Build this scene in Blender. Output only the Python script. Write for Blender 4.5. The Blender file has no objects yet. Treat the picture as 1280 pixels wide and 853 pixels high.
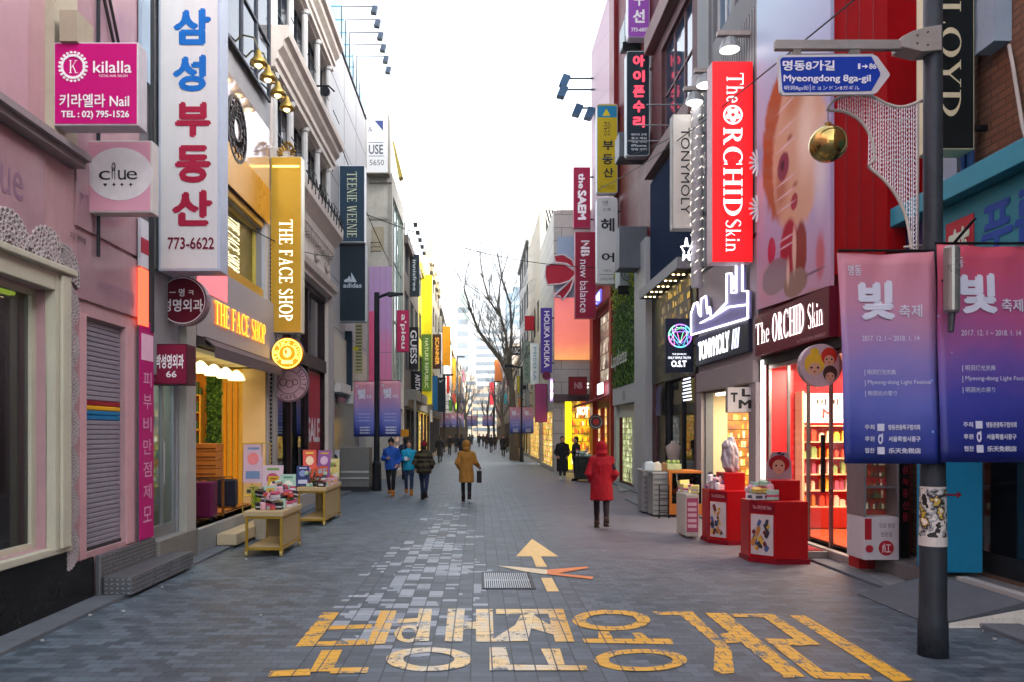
import bpy, bmesh, math, random
from mathutils import Vector, Matrix
R = math.radians
rnd = random.Random(11)
S = bpy.context.scene
COL = S.collection
CX, CY, F, H = 598.0, 540.0, 1000.0, 1.95      # vanishing point, horizon, focal length (picture units), eye height

# ------------------------------------------------------------------ camera
cd = bpy.data.cameras.new('camera'); cam = bpy.data.objects.new('camera', cd); COL.objects.link(cam)
cam.location = (0, 0, H); cam.rotation_euler = (R(90), 0, 0)
cd.sensor_width = 36; cd.lens = 36 * F / 1280
cd.shift_x = (640 - CX) / 1280; cd.shift_y = (CY - 426.5) / 1280
cd.clip_start = .1; cd.clip_end = 3000
S.camera = cam

# ------------------------------------------------------------------ sky, sun, exposure
SUN_EL, SUN_AZ = 19, 112                        # degrees; azimuth from the street axis, negative = left
W = bpy.data.worlds.new('World'); S.world = W; W.use_nodes = True
_n = W.node_tree.nodes; _l = W.node_tree.links
sky = _n.new('ShaderNodeTexSky'); sky.sky_type = 'NISHITA'; sky.sun_disc = False
sky.sun_elevation = R(SUN_EL); sky.sun_rotation = R(SUN_AZ)
sky.air_density = 1.0; sky.dust_density = 5.0; sky.ozone_density = 1.6; sky.altitude = 50
hz = _n.new('ShaderNodeHueSaturation'); hz.inputs['Saturation'].default_value = .28     # thin high cloud takes the blue out of the sky
_l.new(sky.outputs[0], hz.inputs['Color']); _l.new(hz.outputs[0], _n['Background'].inputs[0]); _n['Background'].inputs[1].default_value = .15
sd = bpy.data.lights.new('sun', 'SUN'); sd.energy = .6; sd.angle = R(14); sd.color = (1, .93, .84)
so = bpy.data.objects.new('sun', sd); COL.objects.link(so)
_d = Vector((math.sin(R(SUN_AZ)) * math.cos(R(SUN_EL)), math.cos(R(SUN_AZ)) * math.cos(R(SUN_EL)), math.sin(R(SUN_EL))))
so.rotation_euler = (-_d).to_track_quat('-Z', 'Y').to_euler(); so.location = _d * 60
S.view_settings.view_transform = 'Standard'; S.view_settings.look = 'None'
S.view_settings.gamma = 1; S.view_settings.use_curve_mapping = False
S.view_settings.exposure = 3.0
S.render.engine = 'CYCLES'
S.cycles.max_bounces = 6; S.cycles.diffuse_bounces = 3; S.cycles.glossy_bounces = 3
S.cycles.transmission_bounces = 4; S.cycles.transparent_max_bounces = 12
S.cycles.caustics_reflective = False; S.cycles.caustics_refractive = False
S.cycles.sample_clamp_indirect = 4

# ------------------------------------------------------------------ places
XL, XR = -4.5, 5.4                              # planes of the two house fronts
def PX(px, d): return (px - CX) * d / F
def PZ(py, d): return H - (py - CY) * d / F
def DL(px, X=XL): return X * F / (px - CX)
def DR(px, X=XR): return X * F / (px - CX)
def GP(px, py):                                 # a point of the ground
    d = H * F / (py - CY); return PX(px, d), d
def TL(X=XL): return lambda u, v, w: (X + w, u, v)
def TR(X=XR): return lambda u, v, w: (X - w, u, v)
def TF(y): return lambda a, b, w: (a, y - w, b)
def Tpx(d): return lambda px, py, w: (PX(px, d), d - w, PZ(py, d))
def Tfac(X):                                    # marks on a house front
    s = 1 if X < 0 else -1
    return lambda px, py, w: (X + s * w, DL(px, X), PZ(py, DL(px, X)))
def TG(px, py, w):
    x, y = GP(px, py); return (x, y, w)

# ------------------------------------------------------------------ materials
def lin(h):
    h = h.lstrip('#'); o = []
    for i in (0, 2, 4):
        c = int(h[i:i + 2], 16) / 255
        o.append(c / 12.92 if c <= .04045 else ((c + .055) / 1.055) ** 2.4)
    return o
_mc = {}
class NT:
    def __init__(s, name):
        s.m = bpy.data.materials.new(name); s.m.use_nodes = True
        s.t = s.m.node_tree; s.n = s.t.nodes; s.out = s.n['Material Output']; s.p = s.n['Principled BSDF']
    def add(s, typ, **kw):
        x = s.n.new('ShaderNode' + typ)
        for k, v in kw.items():
            if k.startswith('i_'):
                kk = k[2:]; x.inputs[int(kk) if kk.isdigit() else kk].default_value = v
            else: setattr(x, k, v)
        return x
    def link(s, a, b): s.t.links.new(a, b)
    def math(s, op, a, b=None, c=None):
        x = s.n.new('ShaderNodeMath'); x.operation = op
        for i, v in enumerate((a, b, c)):
            if v is None: continue
            if isinstance(v, (int, float)): x.inputs[i].default_value = v
            else: s.link(v, x.inputs[i])
        return x.outputs[0]
    def mix(s, f, a, b, typ='MIX'):
        x = s.n.new('ShaderNodeMixRGB'); x.blend_type = typ
        for i, v in enumerate((f, a, b)):
            if isinstance(v, (int, float)): x.inputs[i].default_value = v
            elif isinstance(v, (tuple, list)): x.inputs[i].default_value = (*v[:3], 1)
            else: s.link(v, x.inputs[i])
        return x.outputs[0]
    def ramp(s, f, a, b):
        x = s.n.new('ShaderNodeMapRange'); x.inputs[1].default_value = a; x.inputs[2].default_value = b
        s.link(f, x.inputs[0]); return x.outputs[0]
    def obj(s):
        return s.add('TexCoord').outputs['Object']
    def noise(s, vec, scale, detail=4, rough=.6):
        x = s.add('TexNoise'); x.inputs['Scale'].default_value = scale
        x.inputs['Detail'].default_value = detail; x.inputs['Roughness'].default_value = rough
        s.link(vec, x.inputs['Vector']); return x.outputs['Fac']

def C(hexc, rough=.6, metal=0, var=.14, scale=1.3, bump=0.0, streak=0.0, emit=0, spec=.13):
    """painted / plastic / stone surface with uneven colour, grime and roughness"""
    key = ('C', hexc, rough, metal, var, scale, bump, streak, emit, spec)
    if key in _mc: return _mc[key]
    t = NT('surface_' + hexc.strip('#')); c = lin(hexc); o = t.obj()
    n1 = t.noise(o, scale, 6, .65); n2 = t.noise(o, scale * 9, 3, .6)
    f = t.math('ADD', t.math('MULTIPLY', n1, .7), t.math('MULTIPLY', n2, .3))
    f = t.ramp(f, .32, .68)
    lo = [x * (1 - var) for x in c]; hi = [min(.95, x * (1 + var * .7) + .004) for x in c]
    col = t.mix(f, lo, hi)
    if streak:
        mp = t.add('Mapping'); mp.inputs['Scale'].default_value = (5, 5, .35); t.link(o, mp.inputs[0])
        s_ = t.ramp(t.noise(mp.outputs[0], 1.5, 5, .7), .5, .75)
        col = t.mix(t.math('MULTIPLY', s_, streak), col, [x * .45 for x in c])
    t.link(col, t.p.inputs['Base Color'])
    rr = t.math('MULTIPLY_ADD', n1, .3, rough - .15); t.link(rr, t.p.inputs['Roughness'])
    t.p.inputs['Metallic'].default_value = metal; t.p.inputs['Specular IOR Level'].default_value = spec
    if emit:
        t.link(col, t.p.inputs['Emission Color']); t.p.inputs['Emission Strength'].default_value = emit * EK
    if bump:
        b = t.add('Bump'); b.inputs['Strength'].default_value = min(1, bump); b.inputs['Distance'].default_value = .01
        t.link(n2, b.inputs['Height']); t.link(b.outputs[0], t.p.inputs['Normal'])
    _mc[key] = t.m; return t.m
EK = .37                                        # lit surfaces against the bright exposure of the shaded street
def E(hexc, k=1.0):
    k *= EK
    key = ('E', hexc, k)
    if key in _mc: return _mc[key]
    t = NT('lit_' + hexc.strip('#')); c = lin(hexc)
    t.p.inputs['Base Color'].default_value = (*[x * .5 for x in c], 1); t.p.inputs['Roughness'].default_value = .4
    t.p.inputs['Emission Color'].default_value = (*c, 1); t.p.inputs['Emission Strength'].default_value = k
    _mc[key] = t.m; return t.m
def G(hexc='#cfd8dc', k=.86, rough=.02):
    """clear shop glass: sees through, mirrors the street at a grazing angle"""
    key = ('G', hexc, k)
    if key in _mc: return _mc[key]
    t = NT('glass_' + hexc.strip('#')); c = lin(hexc)
    tr = t.add('BsdfTransparent'); tr.inputs[0].default_value = (*[x * k for x in c], 1)
    gl = t.add('BsdfGlossy'); gl.inputs['Roughness'].default_value = rough; gl.inputs[0].default_value = (.9, .93, .95, 1)
    fr = t.add('Fresnel'); fr.inputs[0].default_value = 1.5
    mx = t.add('MixShader'); ge = t.add('NewGeometry'); t.link(t.math('MULTIPLY', fr.outputs[0], t.math('SUBTRACT', 1, ge.outputs['Backfacing'])), mx.inputs[0]); t.link(tr.outputs[0], mx.inputs[1]); t.link(gl.outputs[0], mx.inputs[2])
    t.link(mx.outputs[0], t.out.inputs[0]); _mc[key] = t.m; return t.m
def DG(hexc='#141d28', rough=.05):
    """dark window glass with slightly wavy reflections"""
    key = ('DG', hexc, rough)
    if key in _mc: return _mc[key]
    t = NT('dark_glass_' + hexc.strip('#')); c = lin(hexc); o = t.obj()
    n = t.noise(o, .9, 2)
    t.link(t.mix(n, [x * .5 for x in c], [x * 1.4 for x in c]), t.p.inputs['Base Color'])
    t.p.inputs['Roughness'].default_value = rough; t.p.inputs['Specular IOR Level'].default_value = .8
    b = t.add('Bump'); b.inputs['Strength'].default_value = .12; b.inputs['Distance'].default_value = .05
    t.link(n, b.inputs['Height']); t.link(b.outputs[0], t.p.inputs['Normal'])
    _mc[key] = t.m; return t.m
def BRICK(c1, c2, mortar, w=.4, h=.12, rough=.75, axis='YZ', msize=.012, bump=.5, name='brickwork'):
    key = ('B', c1, c2, mortar, w, h, axis)
    if key in _mc: return _mc[key]
    t = NT(name); g = t.add('NewGeometry'); sp = t.add('SeparateXYZ'); t.link(g.outputs['Position'], sp.inputs[0])
    cb = t.add('CombineXYZ'); t.link(sp.outputs['XYZ'.index(axis[0])], cb.inputs[0]); t.link(sp.outputs['XYZ'.index(axis[1])], cb.inputs[1])
    b = t.add('TexBrick'); b.inputs['Scale'].default_value = 1; b.inputs['Brick Width'].default_value = w; b.inputs['Row Height'].default_value = h
    b.inputs['Mortar Size'].default_value = msize; b.inputs['Color1'].default_value = (*lin(c1), 1); b.inputs['Color2'].default_value = (*lin(c2), 1)
    b.inputs['Mortar'].default_value = (*lin(mortar), 1); t.link(cb.outputs[0], b.inputs[0])
    n = t.noise(g.outputs['Position'], 1.1, 6, .7)
    t.link(t.mix(t.ramp(n, .35, .7), b.outputs[0], [x * .6 for x in lin(c2)], 'MIX') if False else t.mix(.5, b.outputs[0], t.mix(n, (.25, .25, .25), (.8, .8, .8)), 'OVERLAY'), t.p.inputs['Base Color'])
    t.p.inputs['Roughness'].default_value = rough
    bp = t.add('Bump'); bp.inputs['Strength'].default_value = bump; bp.inputs['Distance'].default_value = .01; bp.invert = True
    t.link(b.outputs['Fac'], bp.inputs['Height']); t.link(bp.outputs[0], t.p.inputs['Normal'])
    _mc[key] = t.m; return t.m
def VGRAD(name, stops, z0, z1, rough=.5, stars=0, emit=0):
    """printed cloth whose colours change from bottom z0 to top z1 (object space)"""
    t = NT(name); o = t.obj(); sp = t.add('SeparateXYZ'); t.link(o, sp.inputs[0])
    f = t.ramp(sp.outputs[2], z0, z1); n = t.noise(o, 2.2, 3)
    f = t.math('ADD', f, t.math('MULTIPLY_ADD', n, .24, -.12))
    cr = t.add('ValToRGB'); t.link(f, cr.inputs[0]); el = cr.color_ramp.elements
    while len(el) < len(stops): el.new(.5)
    for e, (p, h) in zip(el, stops): e.position = p; e.color = (*lin(h), 1)
    col = cr.outputs[0]
    if stars:
        v = t.add('TexVoronoi'); v.inputs['Scale'].default_value = stars; t.link(o, v.inputs[0])
        k = t.math('LESS_THAN', v.outputs['Distance'], .06)
        col = t.mix(t.math('MULTIPLY', k, .55), col, lin('#8fc6f5'))
    t.link(col, t.p.inputs['Base Color']); t.p.inputs['Roughness'].default_value = rough
    if emit: t.link(col, t.p.inputs['Emission Color']); t.p.inputs['Emission Strength'].default_value = emit
    return t.m
def PRINT(name, X, stops, z0, z1, blobs, rough=.35):
    """a soft printed picture on a house front: blobs = (px, py, rx, ry, softness, colour)"""
    t = NT(name); sp = t.add('SeparateXYZ'); t.link(t.add('NewGeometry').outputs['Position'], sp.inputs[0]); A, B = sp.outputs[1], sp.outputs[2]
    cr = t.add('ValToRGB'); t.link(t.ramp(B, z0, z1), cr.inputs[0]); el = cr.color_ramp.elements
    while len(el) < len(stops): el.new(.5)
    for e, (p, h) in zip(el, stops): e.position = p; e.color = (*lin(h), 1)
    col = cr.outputs[0]; nz = t.noise(t.add('NewGeometry').outputs['Position'], 3, 3)
    for px, py, rx, ry, so_, h in blobs:
        u = DL(px, X); v = PZ(py, u); ru = abs(DL(px - rx, X) - DL(px + rx, X)) / 2; rv = ry * u / F
        a = t.math('MULTIPLY', t.math('SUBTRACT', A, u), 1 / ru); b = t.math('MULTIPLY', t.math('SUBTRACT', B, v), 1 / rv)
        r = t.math('SQRT', t.math('ADD', t.math('MULTIPLY', a, a), t.math('MULTIPLY', b, b)))
        r = t.math('ADD', r, t.math('MULTIPLY_ADD', nz, .3, -.15))
        x = t.n.new('ShaderNodeMapRange'); x.interpolation_type = 'SMOOTHSTEP'; x.inputs[1].default_value = 1; x.inputs[2].default_value = 1 - so_ * (.55 if so_ < .6 else 1)
        t.link(r, x.inputs[0]); col = t.mix(x.outputs[0], col, lin(h))
    t.link(col, t.p.inputs['Base Color']); t.p.inputs['Roughness'].default_value = rough; t.p.inputs['Specular IOR Level'].default_value = .03
    return t.m
def GOODS(name, hexes, su, sv, k=.8, base='#2a1a10', axis='YZ'):
    """a lit display: irregular rows of small coloured packs"""
    t = NT(name); g = t.add('NewGeometry'); sp = t.add('SeparateXYZ'); t.link(g.outputs['Position'], sp.inputs[0])
    a = t.math('DIVIDE', sp.outputs['XYZ'.index(axis[0])], su); b = t.math('DIVIDE', sp.outputs['XYZ'.index(axis[1])], sv)
    b = t.math('MULTIPLY', b, 1.35); su_ = t.math('FLOOR', b)
    a = t.math('ADD', t.math('MULTIPLY', a, 3.6), t.math('MULTIPLY', su_, .37))
    cb = t.add('CombineXYZ'); t.link(t.math('FLOOR', a), cb.inputs[0]); t.link(t.math('FLOOR', b), cb.inputs[1])
    wn = t.add('TexWhiteNoise'); wn.noise_dimensions = '3D'; t.link(cb.outputs[0], wn.inputs['Vector'])
    cr = t.add('ValToRGB'); cr.color_ramp.interpolation = 'CONSTANT'; t.link(wn.outputs['Value'], cr.inputs[0])
    el = cr.color_ramp.elements
    while len(el) < len(hexes): el.new(.5)
    for i, e in enumerate(el): e.position = i / len(hexes); e.color = (*lin(hexes[i]), 1)
    fa = t.math('FRACT', a); fb = t.math('FRACT', b)
    w3 = t.add('TexWhiteNoise'); w3.noise_dimensions = '3D'; ad = t.add('VectorMath'); ad.operation = 'ADD'; ad.inputs[1].default_value = (7.3, 2.1, 5.7); t.link(cb.outputs[0], ad.inputs[0]); t.link(ad.outputs[0], w3.inputs['Vector'])
    gap = t.math('MAXIMUM', t.math('GREATER_THAN', fb, t.math('MULTIPLY_ADD', w3.outputs['Value'], .55, .35)), t.math('LESS_THAN', fa, .14))
    shelf = t.math('LESS_THAN', fb, .08)
    n = t.noise(g.outputs['Position'], 1.7, 5, .7)
    back = [c * .55 for c in lin(hexes[0])]; col = t.mix(shelf, t.mix(gap, cr.outputs[0], back), lin(base)); col = t.mix(t.ramp(n, .36, .56), t.mix(.85, col, lin(base)), col)
    t.link(col, t.p.inputs['Base Color']); t.link(col, t.p.inputs['Emission Color']); t.p.inputs['Emission Strength'].default_value = k * EK * .75
    return t.m

# ------------------------------------------------------------------ meshes
class MB:
    def __init__(s, T=None): s.v = []; s.f = []; s.m = []; s.T = T; s.mi = 0
    def P(s, p):
        s.v.append(tuple(s.T(*p)) if s.T else tuple(p)); return len(s.v) - 1
    def face(s, pts): s.f.append([s.P(p) for p in pts]); s.m.append(s.mi); return s
    def raw(s, verts, faces):
        b = len(s.v)
        for p in verts: s.P(p)
        for f in faces: s.f.append([b + i for i in f]); s.m.append(s.mi)
        return s
    def box(s, a0, a1, b0, b1, c0, c1):
        return s.raw([(a, b, c) for a in (a0, a1) for b in (b0, b1) for c in (c0, c1)],
                     [(0, 1, 3, 2), (4, 6, 7, 5), (0, 4, 5, 1), (2, 3, 7, 6), (0, 2, 6, 4), (1, 5, 7, 3)])
    def prism(s, poly, c0, c1):
        n = len(poly); V = [(a, b, c0) for a, b in poly] + [(a, b, c1) for a, b in poly]
        return s.raw(V, [tuple(range(n)), tuple(range(2 * n - 1, n - 1, -1))] + [(i, (i + 1) % n, n + (i + 1) % n, n + i) for i in range(n)])
    def flat(s, poly, c): return s.face([(a, b, c) for a, b in poly])
    def tube(s, pts, r, n=8, cap=True):
        P = [Vector(s.T(*p)) if s.T else Vector(p) for p in pts]
        rs = r if isinstance(r, (list, tuple)) else [r] * len(P)
        b = len(s.v); ref = None
        for i, p in enumerate(P):
            d = (P[min(i + 1, len(P) - 1)] - P[max(i - 1, 0)])
            d = d.normalized() if d.length > 1e-9 else Vector((0, 0, 1))
            if ref is None: ref = Vector((0, 0, 1)) if abs(d.z) < .9 else Vector((1, 0, 0))
            x = d.cross(ref)
            if x.length < 1e-4: x = d.cross(Vector((0, 1, 0)))
            x.normalize(); y = d.cross(x).normalized(); ref = y.cross(d) if False else ref
            for k in range(n):
                a = 2 * math.pi * k / n
                s.v.append(tuple(p + x * math.cos(a) * rs[i] + y * math.sin(a) * rs[i]))
        for i in range(len(P) - 1):
            for k in range(n):
                s.f.append([b + i * n + k, b + i * n + (k + 1) % n, b + (i + 1) * n + (k + 1) % n, b + (i + 1) * n + k]); s.m.append(s.mi)
        if cap:
            s.f.append([b + k for k in range(n)]); s.m.append(s.mi)
            e = b + (len(P) - 1) * n; s.f.append([e + k for k in range(n - 1, -1, -1)]); s.m.append(s.mi)
        return s
    def ball(s, c, rx, ry=None, rz=None, nu=12, nv=8):
        ry = rx if ry is None else ry; rz = rx if rz is None else rz
        V = []; Fc = []
        for j in range(nv + 1):
            th = math.pi * j / nv
            for i in range(nu):
                ph = 2 * math.pi * i / nu
                V.append((c[0] + rx * math.sin(th) * math.cos(ph), c[1] + ry * math.sin(th) * math.sin(ph), c[2] + rz * math.cos(th)))
        for j in range(nv):
            for i in range(nu): Fc.append((j * nu + i, j * nu + (i + 1) % nu, (j + 1) * nu + (i + 1) % nu, (j + 1) * nu + i))
        return s.raw(V, Fc)
    def lathe(s, cx, cy, prof, n=16, sx=1, sy=1):
        V = []; Fc = []
        for r, z in prof:
            for i in range(n):
                a = 2 * math.pi * i / n; V.append((cx + r * sx * math.cos(a), cy + r * sy * math.sin(a), z))
        for j in range(len(prof) - 1):
            for i in range(n): Fc.append((j * n + i, j * n + (i + 1) % n, (j + 1) * n + (i + 1) % n, (j + 1) * n + i))
        Fc.append(tuple(range(n))); Fc.append(tuple(range(len(prof) * n - 1, len(prof) * n - n - 1, -1)))
        return s.raw(V, Fc)
    def build(s, name, mats, parent=None, smooth=False, bevel=0, origin=None):
        if not isinstance(mats, (list, tuple)): mats = [mats]
        if not s.v: return None
        if parent is not None: o = Vector(parent['_w'])
        elif origin is not None: o = Vector(origin)
        else:
            o = Vector(((min(p[0] for p in s.v) + max(p[0] for p in s.v)) / 2, (min(p[1] for p in s.v) + max(p[1] for p in s.v)) / 2, min(p[2] for p in s.v)))
        me = bpy.data.meshes.new(name)
        me.from_pydata([tuple(Vector(p) - o) for p in s.v], [], s.f)
        bm = bmesh.new(); bm.from_mesh(me)
        bm.faces.ensure_lookup_table()
        for i, f in enumerate(bm.faces): f.material_index = min(s.m[i], len(mats) - 1); f.smooth = smooth
        bmesh.ops.remove_doubles(bm, verts=bm.verts, dist=1e-6)
        bmesh.ops.recalc_face_normals(bm, faces=bm.faces)
        bm.to_mesh(me); bm.free()
        for m in mats: me.materials.append(m)
        ob = bpy.data.objects.new(name, me); COL.objects.link(ob)
        if parent is not None: ob.parent = parent
        else: ob.location = o
        ob['_w'] = tuple(o)
        if bevel:
            b = ob.modifiers.new('bevel', 'BEVEL'); b.width = bevel; b.segments = 2; b.limit_method = 'ANGLE'; b.angle_limit = R(40)
        return ob
def tag(o, label, cat, group=None):
    o['label'] = label; o['category'] = cat
    if group: o['group'] = group
    return o
def structure(o): o['kind'] = 'structure'; return o
def thing(name, label, cat, loc=(0, 0, 0), group=None):
    o = bpy.data.objects.new(name, None); COL.objects.link(o); o.location = loc; o.empty_display_size = .2
    o['_w'] = tuple(loc); return tag(o, label, cat, group)
def copy_tree(o, loc=None, label=None, rotz=None, parent=None):
    c = o.copy(); COL.objects.link(c); c.parent = parent
    if parent is None and loc is not None: c.location = loc
    if rotz is not None and parent is None: c.rotation_euler.z = rotz
    if label: c['label'] = label
    for ch in list(o.children): copy_tree(ch, parent=c)
    return c
def area(name, loc, sx, sy, power, col=(1, .9, .75), rot=(0, 0, 0)):
    l = bpy.data.lights.new(name, 'AREA'); l.shape = 'RECTANGLE'; l.size = sx; l.size_y = sy; l.energy = power * .28; l.color = col
    o = bpy.data.objects.new(name, l); COL.objects.link(o); o.location = loc; o.rotation_euler = rot; return o

# ------------------------------------------------------------------ lettering
_tc = {}
def text_geo(s):
    if s in _tc: return _tc[s]
    c = bpy.data.curves.new('t', 'FONT'); c.body = s; c.size = 1; c.resolution_u = 3
    o = bpy.data.objects.new('t', c); COL.objects.link(o)
    dg = bpy.context.evaluated_depsgraph_get(); me = bpy.data.meshes.new_from_object(o.evaluated_get(dg))
    r = ([(v.co.x, v.co.y) for v in me.vertices], [tuple(p.vertices) for p in me.polygons])
    bpy.data.objects.remove(o); bpy.data.curves.remove(c); bpy.data.meshes.remove(me)
    _tc[s] = r; return r
def _rect(x0, y0, x1, y1): return [(x0, y0), (x1, y0), (x1, y1), (x0, y1)]
def _dg(x0, y0, x1, y1, w): return [(x0, y0), (x0 + w, y0), (x1 + w, y1), (x1, y1)]
def _ring(cx, cy, rx, ry, a0, a1, tx, ty, n=16):
    P = []
    for i in range(n):
        a, b = R(a0 + (a1 - a0) * i / n), R(a0 + (a1 - a0) * (i + 1) / n)
        P.append([(cx + rx * math.cos(a), cy + ry * math.sin(a)), (cx + rx * math.cos(b), cy + ry * math.sin(b)),
                  (cx + (rx - tx) * math.cos(b), cy + (ry - ty) * math.sin(b)), (cx + (rx - tx) * math.cos(a), cy + (ry - ty) * math.sin(a))])
    return P
def ser_glyph(ch, st=.15):
    th, sf, so = .05, .045, .075
    def stem(x, y0=0, y1=1, a=True, b=True, w=st):
        P = [_rect(x, y0 + (sf if b else 0), x + w, y1 - (sf if a else 0))]
        if a: P.append(_rect(x - so, y1 - sf, x + w + so, y1))
        if b: P.append(_rect(x - so, y0, x + w + so, y0 + sf))
        return P
    k = so
    if ch == 'T': return [_rect(.03, .95, .77, 1), _rect(0, .8, .04, 1), _rect(.76, .8, .8, 1)] + stem(.4 - st / 2, 0, .95, False), .8
    if ch == 'H': return stem(k) + stem(k + .5) + [_rect(k + st, .49, k + .5, .54)], .65 + 2 * k
    if ch == 'I': return stem(k), st + 2 * k
    if ch in 'EFL':
        P = stem(k, 0, 1, ch != 'L' or True, True); x = k + st
        if ch in 'EF': P += [_rect(x, .95, x + .38, 1), _rect(x + .34, .8, x + .38, .95), _rect(x, .5, x + .26, .55), _rect(x + .22, .42, x + .26, .63)]
        if ch in 'EL': P += [_rect(x, 0, x + .42, .05), _rect(x + .38, .05, x + .42, .22)]
        return P, x + .44
    if ch == 'A': return [_dg(.08, .04, .4, 1, .055), _dg(.56, .04, .34, 1, st), _rect(0, 0, .24, .04), _rect(.46, 0, .86, .04), _rect(.22, .33, .6, .38)], .86
    if ch == 'N': return [_rect(k, .04, k + .05, .96), _rect(.66, .0, .71, .96), _dg(.56, 0, .06, 1, st), _rect(0, 0, .22, .04), _rect(.56, .96, .82, 1)], .84
    if ch == 'W': return [_dg(.2, 0, .02, .96, .14), _dg(.2, 0, .48, .96, .05), _dg(.62, 0, .44, .96, .14), _dg(.66, 0, .9, .96, .05), _rect(0, .96, .22, 1), _rect(.78, .96, 1.02, 1)], 1.02
    if ch == 'Y': return [_dg(.28, .4, .02, .96, st), _dg(.36, .4, .64, .96, .05), _rect(-.03, .96, .26, 1), _rect(.54, .96, .78, 1)] + stem(.28, 0, .42, False), .76
    if ch == 'K': return stem(k) + [_dg(k + st, .4, .6, .96, .06), _dg(.56, .04, .28, .6, st), _rect(.46, .96, .74, 1), _rect(.5, 0, .8, .04)], .8
    if ch == 'O': return _ring(.44, .5, .44, .52, 0, 360, st + .02, .05, 24), .88
    if ch == 'C': return _ring(.44, .5, .44, .52, 42, 318, st + .02, .05, 20) + [_rect(.74, .68, .78, 1.0), _rect(.74, 0.02, .78, .22)], .82
    if ch == 'G': return _ring(.44, .5, .44, .52, 42, 318, st + .02, .05, 20) + [_rect(.66, .05, .8, .45), _rect(.55, .41, .88, .45)], .88
    if ch == 'D': return stem(k) + _ring(.2, .5, .58, .5, -90, 90, st + .02, .05, 16), .8
    if ch in 'PR':
        P = stem(k) + _ring(.24, .74, .36, .26, -90, 90, st, .05, 12)
        if ch == 'R': P += [_dg(.52, .03, .26, .5, st), _rect(.52, 0, .76, .04)]
        return P, .74 if ch == 'R' else .64
    if ch == 'S':
        return _ring(.29, .74, .26, .27, 30, 200, .09, .05, 10) + _ring(.31, .27, .28, .29, -150, 60, .11, .05, 12) + [[(.06, .64), (.2, .7), (.5, .44), (.43, .33)]], .6
    if ch == 'h': return stem(k * .8, 0, 1, False, True, .1) + _ring(.3, .38, .22, .25, 0, 180, .1, .05, 8) + stem(.42, 0, .4, False, True, .1), .6
    if ch == 'n': return stem(k * .8, 0, .62, False, True, .1) + _ring(.3, .38, .22, .25, 0, 180, .1, .05, 8) + stem(.42, 0, .4, False, True, .1), .6
    if ch == 'i': return stem(k * .8, 0, .62, False, True, .1) + [_rect(.05, .76, .17, .9)], .24
    if ch == 'k': return stem(k * .8, 0, 1, False, True, .1) + [_dg(.16, .25, .42, .6, .05), _dg(.4, 0, .2, .36, .12)], .56
    if ch == 'e': return _ring(.24, .31, .24, .33, 0, 320, .1, .05, 16) + [_rect(.1, .31, .46, .36)], .5
    return [], .35
def ser_geo(s, st=.15):
    V, Fc, x = [], [], 0
    for ch in s:
        P, a = ser_glyph(ch, st)
        for q in P:
            b = len(V); V += [(x + p[0], p[1]) for p in q]; Fc.append(tuple(range(b, b + len(q))))
        x += a + .1
    return V, Fc
def put_text(mb, s, box, mi=None, rot=0, bold=0.0, w=.006, serif=0):
    """fit lettering into box = (left, top, right, bottom) of the surface mb.T describes; rot=-90 reads downwards"""
    if mi is not None: mb.mi = mi
    V, Fc = ser_geo(s, serif) if serif else text_geo(s)
    if not V: return
    if rot: V = [(y, -x) for x, y in V] if rot == -90 else [(-y, x) for x, y in V]
    x0, x1 = min(p[0] for p in V) - bold, max(p[0] for p in V) + bold
    y0, y1 = min(p[1] for p in V) - bold, max(p[1] for p in V) + bold
    L, Tp, Rr, B = box
    sh = [(0, 0)] if not bold else [(-bold, 0), (bold, 0), (0, bold), (0, -bold), (bold * .7, bold * .7), (-bold * .7, -bold * .7)]
    for k, (sx, sy) in enumerate(sh):
        fl = []
        for i, p in enumerate(V):
            u = (p[0] + sx - x0) / max(1e-6, x1 - x0); v = (p[1] + sy - y0) / max(1e-6, y1 - y0)
            fl.append((L + u * (Rr - L), B + v * (Tp - B), w + k * .0006))
        if serif:                                   # strokes of one letter overlap: stagger them
            for j, f in enumerate(Fc): mb.raw([(fl[i][0], fl[i][1], fl[i][2] + (j % 5) * .0005) for i in f], [tuple(range(len(f)))])
        else: mb.raw(fl, Fc)
def ring_text(mb, s, cx, cy, r, size, a0, a1, w=.008, up=1):
    """letters round a circle, picture units (y down)"""
    n = len(s)
    for i, ch in enumerate(s):
        if ch == ' ': continue
        a = R(a0 + (a1 - a0) * (i + .5) / n); V, Fc = text_geo(ch)
        mx = (min(p[0] for p in V) + max(p[0] for p in V)) / 2
        fl = []
        for x, y in V:
            x = (x - mx) * size; y = (y - .35) * size
            t = a - math.pi / 2 if up > 0 else a + math.pi / 2
            X = x * math.cos(t) - y * math.sin(t); Y = x * math.sin(t) + y * math.cos(t)
            fl.append((cx + r * math.cos(a) + X, cy - r * math.sin(a) - Y, w))
        mb.raw(fl, Fc)
def circ(cx, cy, rx, ry=None, n=28, a0=0, a1=360):
    ry = rx if ry is None else ry
    return [(cx + rx * math.cos(R(a0 + (a1 - a0) * i / n)), cy + ry * math.sin(R(a0 + (a1 - a0) * i / n))) for i in range(n if a1 - a0 == 360 else n + 1)]
def rr(x0, y0, x1, y1, r, n=5):
    P = []
    for cx, cy, a in ((x1 - r, y1 - r, 0), (x0 + r, y1 - r, 90), (x0 + r, y0 + r, 180), (x1 - r, y0 + r, 270)):
        for i in range(n + 1):
            t = R(a + 90 * i / n); P.append((cx + r * math.cos(t), cy + r * math.sin(t)))
    return P
def annulus(mb, cx, cy, r1, r0, c0, c1, n=28, a0=0, a1=360):
    for q in _ring(cx, cy, r1, r1, a0, a1, r1 - r0, r1 - r0, n): mb.prism(q, c0, c1)

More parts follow.
